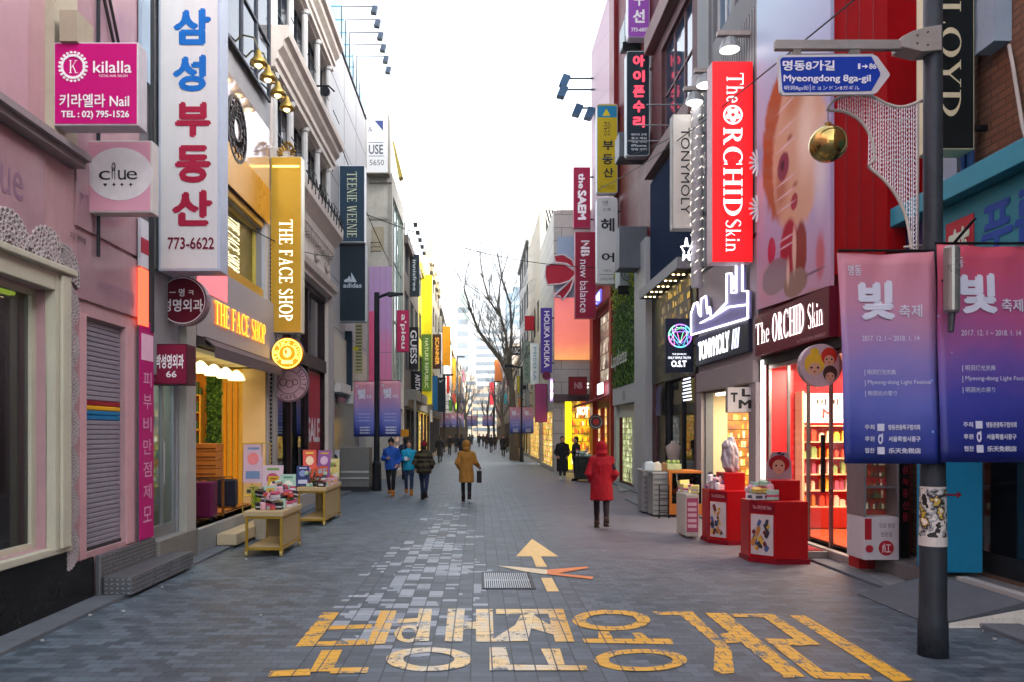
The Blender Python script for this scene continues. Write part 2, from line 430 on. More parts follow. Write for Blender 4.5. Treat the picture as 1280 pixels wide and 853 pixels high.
BLACKMETAL = C('#16181b', .45, .3, .2)
STEEL = C('#8d9094', .35, .8, .15)
WHITE = C('#e4e4e6', .5, 0, .05)
def psign(name, label, B, d, th, face, side, mats=(), texts=(), draw=None, wall=None, r=0, frame=2.0, nb=2, group=None, cat='sign', disc=None):
    """a projecting sign across the street: B = (l, t, r, b) as seen at depth d; hangs off the house front at x = wall"""
    l, t, rt, b = B; loc = (PX((l + rt) / 2, d), d + th / 2, PZ(b, d))
    o = thing(name, label, cat, loc, group)
    k = 1000 / d / 1000
    poly = circ((l + rt) / 2, (t + b) / 2, (rt - l) / 2, (b - t) / 2) if disc else (rr(l, t, rt, b, r) if r else _rect(l, t, rt, b))
    f = frame
    inner = circ((l + rt) / 2, (t + b) / 2, (rt - l) / 2 - f, (b - t) / 2 - f) if disc else (rr(l + f, t + f, rt - f, b - f, max(.5, r - f)) if r else _rect(l + f, t + f, rt - f, b - f))
    X = lambda p: [(PX(p_[0], d), PZ(p_[1], d)) for p_ in p]
    MB(TF(d)).prism(X(poly), -th, 0).build('housing', side, o, bevel=.008 if not (r or disc) else 0)
    MB(TF(d)).prism(X(inner), -.004, .006).build('face_panel', face, o)
    mb = MB(Tpx(d))
    for e in texts:
        kw = e[3] if len(e) > 3 else {}
        put_text(mb, e[0], e[1], e[2], **{'w': .010, **kw})
    if mb.v: mb.build('lettering', list(mats), o)
    if draw:
        mb = MB(Tpx(d)); draw(mb); mb.build('emblem', list(mats), o)
    if wall is not None:
        ed = PX(l if wall < 0 else rt, d); y = d + th / 2
        for i in range(nb):
            py = t + (b - t) * (i + .5) / nb if nb > 1 else (t + b) / 2
            if nb == 2: py = t + (b - t) * (.15 if i == 0 else .85)
            if PZ(py, d) > 40: continue
            s = 1 if wall < 0 else -1
            MB().box(min(ed, wall), max(ed, wall) , y - .03, y + .03, PZ(py, d) - .03, PZ(py, d) + .03).build('bracket', BLACKMETAL, o)
    return o
def rows(px0, px1, y0, y1, n, s): return [(s, (px0, y0 + (y1 - y0) * i / n, px1, y0 + (y1 - y0) * (i + .7) / n)) for i in range(n)]

# ------------------------------------------------------------------ house fronts
def front(mb, u0, u1, v0, v1, ops, rd=.18):
    us = sorted({u0, u1, *[x for o in ops for x in o[:2]]}); vs = sorted({v0, v1, *[x for o in ops for x in o[2:4]]})
    us = [u for u in us if u0 <= u <= u1]; vs = [v for v in vs if v0 <= v <= v1]
    for i in range(len(us) - 1):
        for j in range(len(vs) - 1):
            cu, cv = (us[i] + us[i + 1]) / 2, (vs[j] + vs[j + 1]) / 2
            if any(o[0] < cu < o[1] and o[2] < cv < o[3] for o in ops): continue
            mb.face([(us[i], vs[j], 0), (us[i + 1], vs[j], 0), (us[i + 1], vs[j + 1], 0), (us[i], vs[j + 1], 0)])
    for a, b, c, e in [o[:4] for o in ops]:
        for p, q in (((a, c), (b, c)), ((b, c), (b, e)), ((b, e), (a, e)), ((a, e), (a, c))):
            mb.face([(p[0], p[1], 0), (q[0], q[1], 0), (q[0], q[1], -rd), (p[0], p[1], -rd)])
def house(name, label, side, u0, u1, z1, ops, m, dep=9, X=None, rd=.18, cat='building', z0=0):
    X = X if X is not None else (XL if side == 'L' else XR); T = TL(X) if side == 'L' else TR(X)
    o = thing(name, label, cat, T((u0 + u1) / 2, z0, -dep / 2))
    mb = MB(T); front(mb, u0, u1, z0, z1, ops, rd)
    for u in (u0, u1): mb.face([(u, z0, 0), (u, z1, 0), (u, z1, -dep), (u, z0, -dep)])
    mb.face([(u0, z0, -dep), (u1, z0, -dep), (u1, z1, -dep), (u0, z1, -dep)])
    mb.face([(u0, z1, 0), (u1, z1, 0), (u1, z1, -dep), (u0, z1, -dep)])
    mb.build('wall', m, o)
    return o, T
def window(o, T, a, b, c, e, nx=2, ny=1, fm=None, pm=None, rd=.12, bar=.05, name='window'):
    fm = fm or C('#3a3d42', .5, .3); pm = pm or DG()
    mb = MB(T)
    for i in range(nx + 1):
        u = a + (b - a) * i / nx; h = bar / 2 if 0 < i < nx else bar
        mb.box(max(a, u - h), min(b, u + h), c, e, -rd, -rd + .06)
    for j in range(ny + 1):
        v = c + (e - c) * j / ny; h = bar / 2 if 0 < j < ny else bar
        mb.box(a, b, max(c, v - h), min(e, v + h), -rd + .002, -rd + .055)
    w = mb.build(name, fm, o)
    MB(T).box(a, b, c, e, -rd + .012, -rd + .022).build('pane', pm, w)
    return w
# ================================================================== ground
def paving(name, paint=None):
    t = NT(name); o = t.obj() if False else t.add('NewGeometry').outputs['Position']
    sp = t.add('SeparateXYZ'); t.link(o, sp.inputs[0]); X, Y = sp.outputs[0], sp.outputs[1]
    inside = t.math('MULTIPLY', t.math('GREATER_THAN', X, -1.62), t.math('LESS_THAN', X, 1.22))
    outside = t.math('SUBTRACT', 1, inside)
    x = t.math('DIVIDE', t.math('ADD', X, 20), .178); y = t.math('DIVIDE', Y, .118)
    row = t.math('FLOOR', y)
    sh = t.math('MULTIPLY', t.math('FRACT', t.math('MULTIPLY', row, .5)), outside)
    xs = t.math('ADD', x, sh); col = t.math('FLOOR', xs)
    cb = t.add('CombineXYZ'); t.link(col, cb.inputs[0]); t.link(row, cb.inputs[1])
    wn = t.add('TexWhiteNoise'); wn.noise_dimensions = '2D'; t.link(cb.outputs[0], wn.inputs['Vector']); rv = wn.outputs['Value']
    wc = t.add('TexWhiteNoise'); wc.noise_dimensions = '1D'; t.link(col, wc.inputs['W'])
    fx, fy = t.math('FRACT', xs), t.math('FRACT', y)
    def edge(f, w):
        return t.math('MAXIMUM', t.math('LESS_THAN', f, w), t.math('GREATER_THAN', f, 1 - w))
    jx = edge(fx, .035); jy = edge(fy, .04)
    joint = t.math('MAXIMUM', t.math('MULTIPLY', jx, t.math('MULTIPLY_ADD', inside, .45, .55)), t.math('MULTIPLY', jy, t.math('MULTIPLY_ADD', outside, .25, .45)))
    n1 = t.noise(o, .35, 5, .65); n2 = t.noise(o, 14, 4, .7); n3 = t.noise(o, 1.6, 5, .7)
    base = t.mix(rv, lin('#38444e'), lin('#5b6974'))
    # a drift of pale replacement blocks in the middle of the street
    mx = t.math('MULTIPLY', t.ramp(X, -2.5, -.9), t.math('SUBTRACT', 1, t.ramp(X, -.5, 1.1)))
    my = t.math('MULTIPLY', t.ramp(Y, 4.5, 8.5), t.math('SUBTRACT', 1, t.ramp(Y, 11, 34)))
    cl = t.add('CombineXYZ'); t.link(col, cl.inputs[0]); t.link(t.math('FLOOR', t.math('DIVIDE', row, 2.4)), cl.inputs[1])
    w2 = t.add('TexWhiteNoise'); w2.noise_dimensions = '2D'; t.link(cl.outputs[0], w2.inputs['Vector'])
    pick = t.math('MULTIPLY_ADD', rv, .45, t.math('MULTIPLY', w2.outputs['Value'], .55))
    pale = t.math('GREATER_THAN', t.math('MULTIPLY', t.math('MULTIPLY', mx, my), pick), .47)
    base = t.mix(pale, base, t.mix(rv, lin('#75818d'), lin('#9ca8b3')))
    # reflection of the signs painted as a purplish tint on the right
    mr = t.math('MULTIPLY', t.ramp(X, .9, 2.2), t.math('MULTIPLY', t.ramp(Y, 9, 14), t.math('SUBTRACT', 1, t.ramp(Y, 30, 45))))
    base = t.mix(t.math('MULTIPLY', mr, .45), base, lin('#7a666e'))
    base = t.mix(.55, base, t.mix(n3, (.22, .22, .22), (.74, .74, .74)), 'OVERLAY')
    base = t.mix(.5, base, t.mix(n1, (.25, .25, .25), (.75, .75, .75)), 'OVERLAY')
    base = t.mix(.35, base, t.mix(n2, (.1, .1, .1), (.9, .9, .9)), 'OVERLAY')
    vo = t.add('TexVoronoi'); vo.inputs['Scale'].default_value = 2.3; t.link(o, vo.inputs['Vector'])
    gum = t.math('LESS_THAN', vo.outputs['Distance'], t.math('MULTIPLY', n2, .09))
    base = t.mix(t.math('MULTIPLY', gum, .55), base, lin('#23262a'))
    n4 = t.noise(o, .9, 6, .75); base = t.mix(t.math('MULTIPLY', t.ramp(n4, .52, .68), .42), base, lin('#2f343a'))
    if paint:
        n5 = t.noise(o, 5, 6, .8); n6 = t.noise(o, 42, 3, .7)
        wear = t.math('ADD', t.math('MULTIPLY', n5, .6), t.math('ADD', t.math('MULTIPLY', n6, .28), t.math('MULTIPLY', rv, .06)))
        keep = t.math('LESS_THAN', wear, .52)
        keep = t.math('MULTIPLY', keep, t.math('SUBTRACT', 1, t.math('MULTIPLY', jx, .95)))
        p = lin('#dda92c')
        mid = t.math('MULTIPLY', t.ramp(X, -1.05, -.62), t.math('SUBTRACT', 1, t.ramp(X, .55, .9)))  # pale cream over the middle letters paints in a patch of glare
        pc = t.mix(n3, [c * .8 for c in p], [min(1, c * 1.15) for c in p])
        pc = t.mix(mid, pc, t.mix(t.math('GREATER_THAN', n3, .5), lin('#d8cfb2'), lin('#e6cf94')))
        pc = t.mix(t.math('MULTIPLY', jy, .35), pc, lin('#6b5a34'))
        base = t.mix(keep, base, pc)
    base = t.mix(t.math('MULTIPLY', joint, .8 if not paint else .4), base, lin('#24272c'))
    t.link(base, t.p.inputs['Base Color'])
    t.link(t.math('MULTIPLY_ADD', n3, .3, t.math('MULTIPLY_ADD', rv, .08, .36)), t.p.inputs['Roughness'])
    t.p.inputs['Specular IOR Level'].default_value = .5
    hgt = t.math('SUBTRACT', t.math('MULTIPLY_ADD', rv, .35, t.math('MULTIPLY', n2, .4)), joint)
    b = t.add('Bump'); b.inputs['Strength'].default_value = .55; b.inputs['Distance'].default_value = .008
    t.link(hgt, b.inputs['Height']); t.link(b.outputs[0], t.p.inputs['Normal'])
    return t.m
PAVE = paving('street_paving')
gb = MB(); gb.box(-400, 400, -60, 900, -.5, 0)
structure(gb.build('street_pavement', PAVE, origin=(0, 0, 0)))
GRAN = C('#5f646b', .7, 0, .25, 2, .4)
for nm, x0, x1 in (('gutter_strip', -4.5, -4.14), ('gutter_strip', 5.0, 5.4)):
    gb = MB(); y = 4.0
    while y < 70:
        L = rnd.uniform(.9, 1.3); gb.box(x0, x1, y, y + L - .012, -.02, .035 + rnd.uniform(0, .006)); y += L
    structure(gb.build(nm, GRAN, bevel=.006))

# painted words and arrow on the road, traced as strokes of one thing each
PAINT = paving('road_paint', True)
def ground_poly(mb, pts, w=.004):
    w += .0004 * (len(mb.f) % 9)
    mb.face([TG(px, py, w) for px, py in pts])
def gquad(mb, pts): ground_poly(mb, pts)
def gring(mb, cx, cy, rx, ry, tx, ty, a0=0, a1=360, n=26):
    for q in _ring(cx, cy, rx, ry, a0, a1, tx, ty, n): ground_poly(mb, q)
mb = MB()
for q in ([(403, 766), (424, 766), (393, 808), (369, 809)], [(476, 764), (496, 764), (481, 805), (458, 807)],
          [(408, 783), (466, 781), (464, 786), (405, 788)], [(393, 803), (458, 800), (457, 807), (391, 808.5)],
          [(402, 814), (428, 813), (415, 840), (387, 841)], [(338, 840), (387, 837), (388, 845), (335, 847)], [(414, 836), (461, 835), (459, 842), (412, 843)]): gquad(mb, q)
# second letter
for q in ([(524, 762), (540, 762), (536, 802), (518, 803)], [(560, 762), (581, 762), (578, 803), (556, 803)], [(581, 778), (595, 778), (595, 787), (580, 787)],
          [(595, 762), (616, 762), (617, 803), (595, 803)], [(497, 775), (524, 773), (523, 778), (497, 780)]): gquad(mb, q)
gring(mb, 511, 793, 18, 11, 9, 4)
gring(mb, 536, 825, 54, 15, 22, 6)
# third letter
for q in ([(620, 762), (700, 762), (702, 768), (620, 768)], [(652, 768), (668, 768), (660, 802), (612, 803), (628, 792), (644, 782)], [(668, 770), (690, 784), (692, 794), (664, 786)],
          [(684, 762), (704, 762), (718, 803), (694, 803)], [(664, 781), (688, 781), (690, 787), (665, 787)],
          [(612, 810), (632, 810), (638, 832), (733, 833), (735, 839), (612, 839)], [(676, 812), (700, 812), (706, 832), (686, 832)]): gquad(mb, q)
# fourth letter
gring(mb, 764, 776, 49, 13, 17, 5)
for q in ([(748, 790), (762, 790), (766, 799), (748, 799)], [(790, 792), (802, 792), (812, 800), (796, 800)], [(728, 799), (840, 799), (842, 806), (731, 804)]): gquad(mb, q)
gring(mb, 801, 826, 58, 14, 18, 5)
# fifth letter
for q in ([(815, 765), (866, 765), (870, 770), (820, 769)], [(846, 766), (866, 766), (914, 812), (894, 806)], [(894, 806), (914, 812), (918, 842), (903, 843), (892, 838)],
          [(881, 767), (908, 767), (1007, 847), (980, 848)], [(900, 793), (921, 791), (934, 803), (908, 805)],
          [(912, 768), (965, 768), (970, 773), (917, 772)], [(950, 769), (968, 769), (1026, 807), (1002, 807)], [(955, 799), (992, 800), (1026, 806), (1000, 808), (962, 806)],
          [(955, 799), (980, 803), (1040, 848), (1018, 849)], [(1018, 840), (1086, 843), (1090, 850), (1020, 849)],
          [(987, 770), (1006, 770), (1143, 851), (1118, 853)]): gquad(mb, q)
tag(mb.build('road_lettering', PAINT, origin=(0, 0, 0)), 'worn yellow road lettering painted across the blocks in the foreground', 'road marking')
PAINT2 = C('#dfc489', .6, 0, .2, 9, .2)
mb = MB()
for q in ([(665, 674), (698, 696), (645, 696)], [(665, 696), (676, 696), (684, 709), (670, 709)], [(676, 723), (690, 723), (699, 740), (684, 740)]): ground_poly(mb, q)
tag(mb.build('road_arrow', PAINT2, origin=(0, 0, 0)), 'pale yellow painted arrow pointing up the street beyond the metal grate', 'road marking')
mb = MB()
for q in ([(621, 708), (640, 709), (684, 713), (684, 719), (660, 716)],): ground_poly(mb, q, .008)
mb.mi = 1
for q in ([(684, 713), (734, 709), (735, 711), (690, 719), (684, 718)], [(690, 717), (742, 722), (740, 725), (686, 719)]): ground_poly(mb, q, .009)
tag(mb.build('paint_cross', [C('#d8cdb0', .6, 0, .2, 9), C('#d98a5a', .6, 0, .2, 9)], origin=(0, 0, 0)), 'thin orange and cream cross stroke painted over the road arrow', 'road marking')
# drain
x0, y0 = GP(602, 737); x1, y1 = PX(670, y0), GP(602, 716)[1]
dr = thing('drain_grate', 'rectangular metal drain grate set in the paving beside the painted arrow', 'drain', ((x0 + x1) / 2, y0, 0))
mb = MB(); mb.box(x0, x1, y0, y0 + .05, -.02, .012); mb.box(x0, x1, y1 - .05, y1, -.02, .012); mb.box(x0, x0 + .04, y0 + .05, y1 - .05, -.02, .011); mb.box(x1 - .04, x1, y0 + .05, y1 - .05, -.02, .011)
mb.build('frame', C('#3a3c3f', .5, .6), dr)
mb = MB(); n = 22
for i in range(n):
    a = x0 + .04 + (x1 - x0 - .08) * i / n; mb.box(a, a + .016, y0 + .05, y1 - .05, .001, .010)
mb.box(x0 + .04, x1 - .04, (y0 + y1) / 2 - .02, (y0 + y1) / 2 + .02, .002, .0095)
mb.build('bars', C('#a3a7ac', .35, .7, .25, 9), dr)
MB().box(x0 + .04, x1 - .04, y0 + .05, y1 - .05, .0005, .0012).build('pit', C('#08090a', .9), dr)
# litter
LIT = C('#a9aba9', .8, 0, .2, 9)
for i in range(26):
    px, py = [(370, 690), (120, 770), (165, 752), (240, 716), (150, 765), (1216, 776), (1050, 700), (1170, 768), (808, 700), (867, 682), (1130, 765), (1225, 790), (1105, 735), (300, 700), (430, 690), (60, 802), (1062, 710), (1090, 728), (1230, 748), (1245, 800), (200, 735), (905, 715), (1040, 790), (540, 690), (760, 690), (330, 770)][i]
    px += rnd.uniform(-8, 8); x, y = GP(px, py); s = rnd.uniform(.01, .03)
    mb = MB(); a = rnd.uniform(0, 6.28)
    pts = [(x + s * math.cos(a + k * 1.25) * rnd.uniform(.5, 1), y + s * math.sin(a + k * 1.25) * rnd.uniform(.5, 1)) for k in range(5)]
    mb.prism([(p[0], p[1]) for p in pts], .003, .012 + s * .25)
    tag(mb.build('litter_scrap', LIT), 'tiny pale scrap of litter lying on the dark paving', 'litter', 'scraps of litter on the street')

# ================================================================== LEFT SIDE
PINK = C('#b08d92', .4, 0, .16, .9, streak=.3); PINK2 = C('#b9889a', .4, 0, .1); MAUVE = C('#a07f88', .16, 0, .14, .8, streak=.22, spec=.5)
CREAM = C('#bab6a4', .5, 0, .1, 2, streak=.2); BLK = C('#17181b', .35, .1, .3, 1)
# ---- pink nail shop
o, T = house('pink_shop_building', 'pink clad shop building with a lace trimmed window nearest on the left', 'L', -12.0, 10.87, 15, [(4.3, 8.32, .74, 3.42), (9.16, 10.2, .56, 3.28)], PINK)
win = MB(T); win.box(4.3, 8.32, .74, .80, -.17, -.10); win.box(4.3, 8.32, 3.36, 3.42, -.17, -.10); win.box(8.24, 8.32, .80, 3.36, -.17, -.10); win.box(6.3, 6.36, .80, 3.36, -.17, -.10)
w = win.build('window', CREAM, o); MB(T).box(4.3, 8.24, .8, 3.36, -.15, -.14).build('pane', G('#aeb6bd', .72), w)
mb = MB(T); mb.box(8.32, 8.66, .70, 3.62, 0, .10); mb.box(8.40, 8.58, .72, 3.60, .10, .14); mb.box(4.0, 8.32, 3.42, 3.62, 0, .10); mb.box(4.0, 8.66, 3.62, 3.69, 0, .17); mb.box(4.0, 8.7, .66, .74, 0, .09)
mb.build('window_surround', CREAM, o, bevel=.012)
mb = MB(T); mb.box(4.0, 8.74, 0, .66, 0, .035); mb.box(8.74, 9.3, 0, .50, 0, .03); mb.build('plinth', C('#141416', .25, 0, .3, 1.5), o)
# lace trim : scallops of little rings
LACE = C('#b5aaac', .6, 0, .2, 5)
mb = MB(T)
def doily(cu, cv, r, a0, a1):
    for k, (f, n) in enumerate(((.28, 5), (.52, 8), (.76, 11), (.95, 14))):
        for i in range(n):
            a = R(a0 + (a1 - a0) * (i + .5) / n); rr_ = r * .115
            for q in _ring(cu + r * f * math.cos(a), cv + r * f * math.sin(a), rr_, rr_, 0, 360, rr_ * .36, rr_ * .36, 6): mb.prism(q, .034, .052)
    annulus(mb, cu, cv, r * .40, r * .38, .033, .048, 14, a0, a1); annulus(mb, cu, cv, r * .66, r * .64, .033, .048, 18, a0, a1)
for i in range(5): doily(8.42 - .68 * i - .34 + .2, 3.70, .36, 0, 180)
for i in range(7): doily(8.68, 3.32 - .44 * i, .235, -90, 90)
doily(8.62, 3.66, .30, -20, 110)
mb.build('lace_trim', LACE, o)
# interior of the window
mb = MB(T); mb.box(4.1, 8.7, .3, .5, -3, -.2); mb.build('display_floor', C('#4a4140', .5), o)
MB(T).box(4.1, 8.8, .3, 3.9, -3.1, -3.0).build('back_wall', C('#5d4a4d', .6), o)
MB(T).box(8.55, 8.62, .3, 3.6, -3.0, -.2).build('side_wall', C('#6a5254', .6), o)
MB(T).box(4.1, 8.8, 3.6, 3.7, -3.0, -.2).build('ceiling_panel', C('#6d6260', .6), o)
for i, u in enumerate((6.9, 7.9)):
    mb = MB(T); mb.ball((u, 3.45, -1.4), .12, .05, .12, 10, 6); mb.build('downlight', E('#e9d36a', 3), o)
mb = MB(T); mb.box(5.5, 8.5, 3.40, 3.47, -.5, -.42); mb.build('light_strip', E('#b8c23a', 1.6), o)
area('pink_shop_fill', (-5.8, 7.6, 3.5), 1, 2, 60, (1, .93, .85))  # added fill light, lifts the dark interior behind the window
# shelf goods inside
t_ = thing('display_cabinet', 'dim wooden counter with orange bottles behind the lace framed window', 'cabinet', T(7.6, .5, -1.4))
MB(T).box(7.0, 8.3, .5, 1.45, -1.7, -1.2).build('carcass', C('#57443c', .5), t_)
mb = MB(T)
for i in range(9): mb.box(7.05 + i * .13, 7.13 + i * .13, 1.45, 1.6 + .08 * (i % 3), -1.5, -1.42)
mb.build('bottles', C('#c4683a', .3), t_)
# shutter
SHUT = C('#8f8a96', .45, .2, .16, 1.1, streak=.3)
mb = MB(T); v = .58
bands = {2.30: 1, 2.23: 2, 2.15: 3}
while v < 3.26:
    mb.mi = 1 if 2.235 <= v < 2.31 else 2 if 2.16 <= v < 2.235 else 3 if 2.075 <= v < 2.16 else 0
    mb.raw([(a, v + b, c) for a in (9.17, 10.19) for b, c in ((0, -.078), (.012, -.064), (.046, -.064), (.057, -.078))], [(0, 1, 5, 4), (1, 2, 6, 5), (2, 3, 7, 6)])
    v += .058
sh = mb.build('roller_shutter', [SHUT, C('#8c1f2b', .5), C('#d9a21f', .5), C('#1f6f9f', .5)], o)
MB(T).box(9.17, 10.19, .56, .60, -.1, -.05).build('bottom_rail', C('#3c3a40', .5, .5), sh)
mb = MB(T); mb.box(10.2, 10.42, .52, 3.3, 0, .02); mb.box(9.0, 9.16, .5, 3.3, 0, .015); mb.build('jamb', C('#c59aa0', .45), o)
# upper panels, ledge, pipes
mb = MB(T)
for a, b, c, e in ((4.1, 8.25, 3.75, 4.82), (8.9, 10.6, 3.45, 4.2), (8.9, 10.6, 4.25, 5.9), (8.9, 10.6, 5.95, 8.0), (8.9, 10.6, 8.05, 10)): mb.box(a, b, c, e, .002, .03)
mb.build('mauve_panel', MAUVE, o)
mb = MB(T); mb.box(4.1, 7.9, 5.05, 12, .002, .05); mb.build('peach_panel', C('#b4929b', .35, 0, .08), o)
mb = MB(T); mb.box(4.0, 8.86, 4.86, 4.93, 0, .16); mb.box(4.0, 8.86, 4.93, 5.0, 0, .22); mb.build('ledge', C('#8a8083', .5), o)
mb = MB(T); mb.box(8.3, 8.78, 5.0, 14, 0, .10); mb.build('pier', C('#aca391', .6, 0, .1, 2, streak=.25), o)
mb = MB(T); mb.box(8.25, 8.6, 5.98, 6.3, .18, .36); mb.build('junction_box', C('#9a8f7d', .6), o)
MB(T).tube([(9.35, 4.0, .06), (9.35, 14, .06)], .022).build('cable_pipe', C('#20222b', .5), o)
mb = MB(T); mb.tube([(9.2, 7.6, .05), (9.95, 6.2, .09), (10.2, 6.0, .09)], .02); mb.tube([(9.4, 7.6, .05), (10.05, 6.3, .09)], .02); mb.build('awning_arm', C('#2c2427', .5), o)
mb = MB(T); put_text(mb, '773-6622', (8.95, 4.65, 9.9, 4.5), w=.034); put_text(mb, 'clue', (7.2, 4.6, 7.85, 4.2), w=.034); put_text(mb, '성명외과', (9.35, 3.75, 10.4, 3.55), w=.034); put_text(mb, '피부 관리실', (8.75, 4.15, 9.1, 4.07), 1, w=.034)  # phone number is a reflection painted on the panels; the rest faded lettering
mb.build('reflected_and_faded_lettering', [C('#8a6a80', .4), C('#2a2226', .5)], o)
mb = MB(T); mb.box(10.55, 10.86, .5, 12, .0, .05); mb.build('end_strip', C('#6c6c72', .4, .3), o)
mb = MB(T); mb.box(10.45, 10.7, 3.35, 4.1, .05, .09); mb.build('orange_light', E('#f4593c', .85), o)
mb = MB(T); mb.box(10.45, 10.7, 4.12, 4.75, .05, .09); mb.mi = 1; mb.box(10.45, 10.7, 4.3, 4.5, .091, .094); mb.build('white_panel', [C('#c9ccd6', .4), C('#a2263f', .4)], o)
MB(T).box(10.47, 10.73, 6.6, 10, .05, .10).build('upper_pane', DG('#8fa6ba', .08), o)
MB(T).tube([(10.84, 3.3, .06), (10.84, 14, .06)], .05).build('drain_pipe', C('#2a2c30', .5), o)
# entrance steps of diamond plate
DPL = C('#777a80', .38, .75, .2, 3)
def plate_step(label, x0, x1, y0, y1, z0, z1):
    o = thing('metal_step', label, 'step', ((x0 + x1) / 2, (y0 + y1) / 2, z0))
    MB().box(x0, x1, y0, y1, z0, z1).build('tread', DPL, o, bevel=.008)
    mb = MB(); k = 0
    ny = int((y1 - y0) / .06); nz = int((z1 - z0) / .045); nx = int((x1 - x0) / .06)
    for i in range(ny):
        for j in range(nz):
            y, z = y0 + (i + .5) * (y1 - y0) / ny, z0 + (j + .5) * (z1 - z0) / nz; e = 1 if (i + j) % 2 else -1
            mb.raw([(x1, y - .022, z - .008 * e), (x1, y + .022, z + .008 * e), (x1 + .005, y, z + .010), (x1 + .005, y, z - .010)], [(0, 2, 1), (0, 1, 3), (0, 3, 2), (1, 2, 3)])
    for i in range(nx):
        for j in range(nz):
            x, z = x0 + (i + .5) * (x1 - x0) / nx, z0 + (j + .5) * (z1 - z0) / nz; e = 1 if (i + j) % 2 else -1
            mb.raw([(x - .022, y0, z - .008 * e), (x + .022, y0, z + .008 * e), (x, y0 - .005, z + .010), (x, y0 - .005, z - .010)], [(0, 2, 1), (0, 1, 3), (0, 3, 2), (1, 2, 3)])
    mb.build('chequer_pattern', C('#b0b2b6', .3, .8, .1, 9), o)
plate_step('upper dull metal step with chequer plate sides under the roller shutter', -4.46, -4.40, 9.31, 10.9, .035, .51)
plate_step('lower dull metal step with chequer plate sides on the street edge', -4.39, -4.06, 9.36, 11.4, .037, .25)

# magenta vertical banner
T0 = TL(XL)
b_ = thing('vertical_banner', 'narrow magenta banner fixed upright beside the clinic glass door', 'banner', T0(10.68, .55, .06))
MB(T0).box(10.48, 10.9, .53, 3.42, .055, .075).build('cloth', C('#b0186c', .5, 0, .15, 2), b_)
mb = MB(T0)
for i, s in enumerate('피부비만점제모'): put_text(mb, s, (10.56, 2.75 - i * .3, 10.82, 2.55 - i * .3), 0, w=.079)
mb.mi = 1; mb.box(10.5, 10.88, 2.9, 3.25, .0765, .0785)
mb.build('lettering', [C('#d9a3c4', .5), C('#e3b6cf', .5)], b_)

# ---- narrow clinic building
GREYW = C('#8b8c90', .6, 0, .12, 1.2, streak=.2)
o, T = house('clinic_building', 'narrow grey clinic building squeezed between pink shop and yellow cosmetics shop', 'L', 10.9, 12.5, 17, [(11.0, 11.97, .45, 2.75)], GREYW, rd=.12)
mb = MB(T); mb.box(11.0, 11.08, .62, 2.66, -.09, -.03); mb.box(11.89, 11.97, .62, 2.66, -.09, -.03); mb.box(11.0, 11.97, 2.66, 2.75, -.09, -.029); mb.box(11.0, 11.97, .45, .62, -.09, -.029); mb.box(11.47, 11.51, .62, 2.66, -.09, -.03)
dr_ = mb.build('glass_door', C('#a6a9ac', .35, .8), o)
MB(T).box(11.08, 11.89, .62, 2.66, -.07, -.06).build('pane', G('#b9c6c8', .8), dr_)
MB(T).tube([(11.45, 1.2, -.0), (11.45, 1.8, -.0)], .016).build('handle', STEEL, dr_)
mb = MB(T); mb.box(12.02, 12.42, .03, 4.2, 0, .12); mb.build('pilaster', C('#a19f98', .55, 0, .1, 2, streak=.3), o, bevel=.01)
MB(T).box(10.95, 12.45, .035, .45, 0, .14).build('threshold', C('#77746f', .6, 0, .2, 3), o, bevel=.008)
mb = MB(T); mb.box(11.0, 12.4, .45, .5, -3, -.25); mb.box(11.0, 12.4, 3, 3.1, -3, -.25); mb.box(12.3, 12.42, .5, 3, -3, -.14); mb.box(11, 12.4, .5, 3, -3.1, -3); mb.build('hallway', C('#8f8a80', .6), o)
mb = MB(T); mb.box(12.285, 12.295, 1.1, 1.9, -1.4, -.4); mb.box(12.285, 12.295, 2.1, 2.4, -1.2, -.5); mb.build('poster', GOODS('clinic_poster', ['#d9c070', '#3d8c94', '#c97a3a', '#e8e3d2', '#5a6d5a'], .19, .16, .5, axis='XZ'), o)
area('clinic_lamp', (-5.6, 11.7, 2.95), .5, .5, 60, (1, .95, .85))
mb = MB(T); mb.box(11.0, 12.45, 4.2, 16.5, .002, .05); mb.build('upper_cladding', C('#6f7076', .5), o)
for k in range(4): window(o, T, 11.2, 12.3, 5.2 + k * 2.9, 6.9 + k * 2.9, 1, 1, rd=-.06)

# ---- yellow cosmetics shop
o, T = house('cosmetics_shop_building', 'cosmetics shop with a bright yellow open front and olive upper window', 'L', 12.5, 17.3, 17, [(12.62, 17.05, .42, 3.3), (13.2, 16.55, 4.9, 6.15)], C('#8f9095', .5, 0, .1), rd=.25)
mb = MB(T); mb.box(12.5, 17.3, .035, .41, .0, .10); mb.build('platform_edge', C('#8d8d8c', .6, 0, .15, 2, .2), o, bevel=.01)
rm = MB(T); rm.box(12.55, 17.2, .30, .42, -4, .0); rm.build('shop_floor', C('#9b7043', .45, 0, .2), o)
MB(T).box(12.55, 17.2, 3.32, 3.4, -4, -.26).build('ceiling', C('#c8b994', .6), o)
MB(T).box(12.55, 17.2, .42, 3.3, -4.1, -4).build('back_wall', C('#d9971c', .5), o)
MB(T).box(12.55, 12.62, .42, 3.3, -4, -.26).build('near_wall', C('#d6ae5a', .5), o)
T2 = lambda x, z, w: (x, 17.06 - w, z)
mb = MB(T2); mb.box(-5.0, -4.52, .42, 3.29, 0, .10); mb.build('cream_panel', C('#d3b483', .55, 0, .06), o)
mb = MB(T2); mb.box(-5.46, -5.0, .42, 3.29, 0, .05); mb.build('yellow_panel', C('#d9a93c', .5, 0, .2, 2), o)
mb = MB(T2)
for x in (-5.40, -5.28, -5.16): mb.box(x, x + .05, .5, 3.0, .05, .09)
mb.build('orange_slat', C('#e0900f', .4), o)
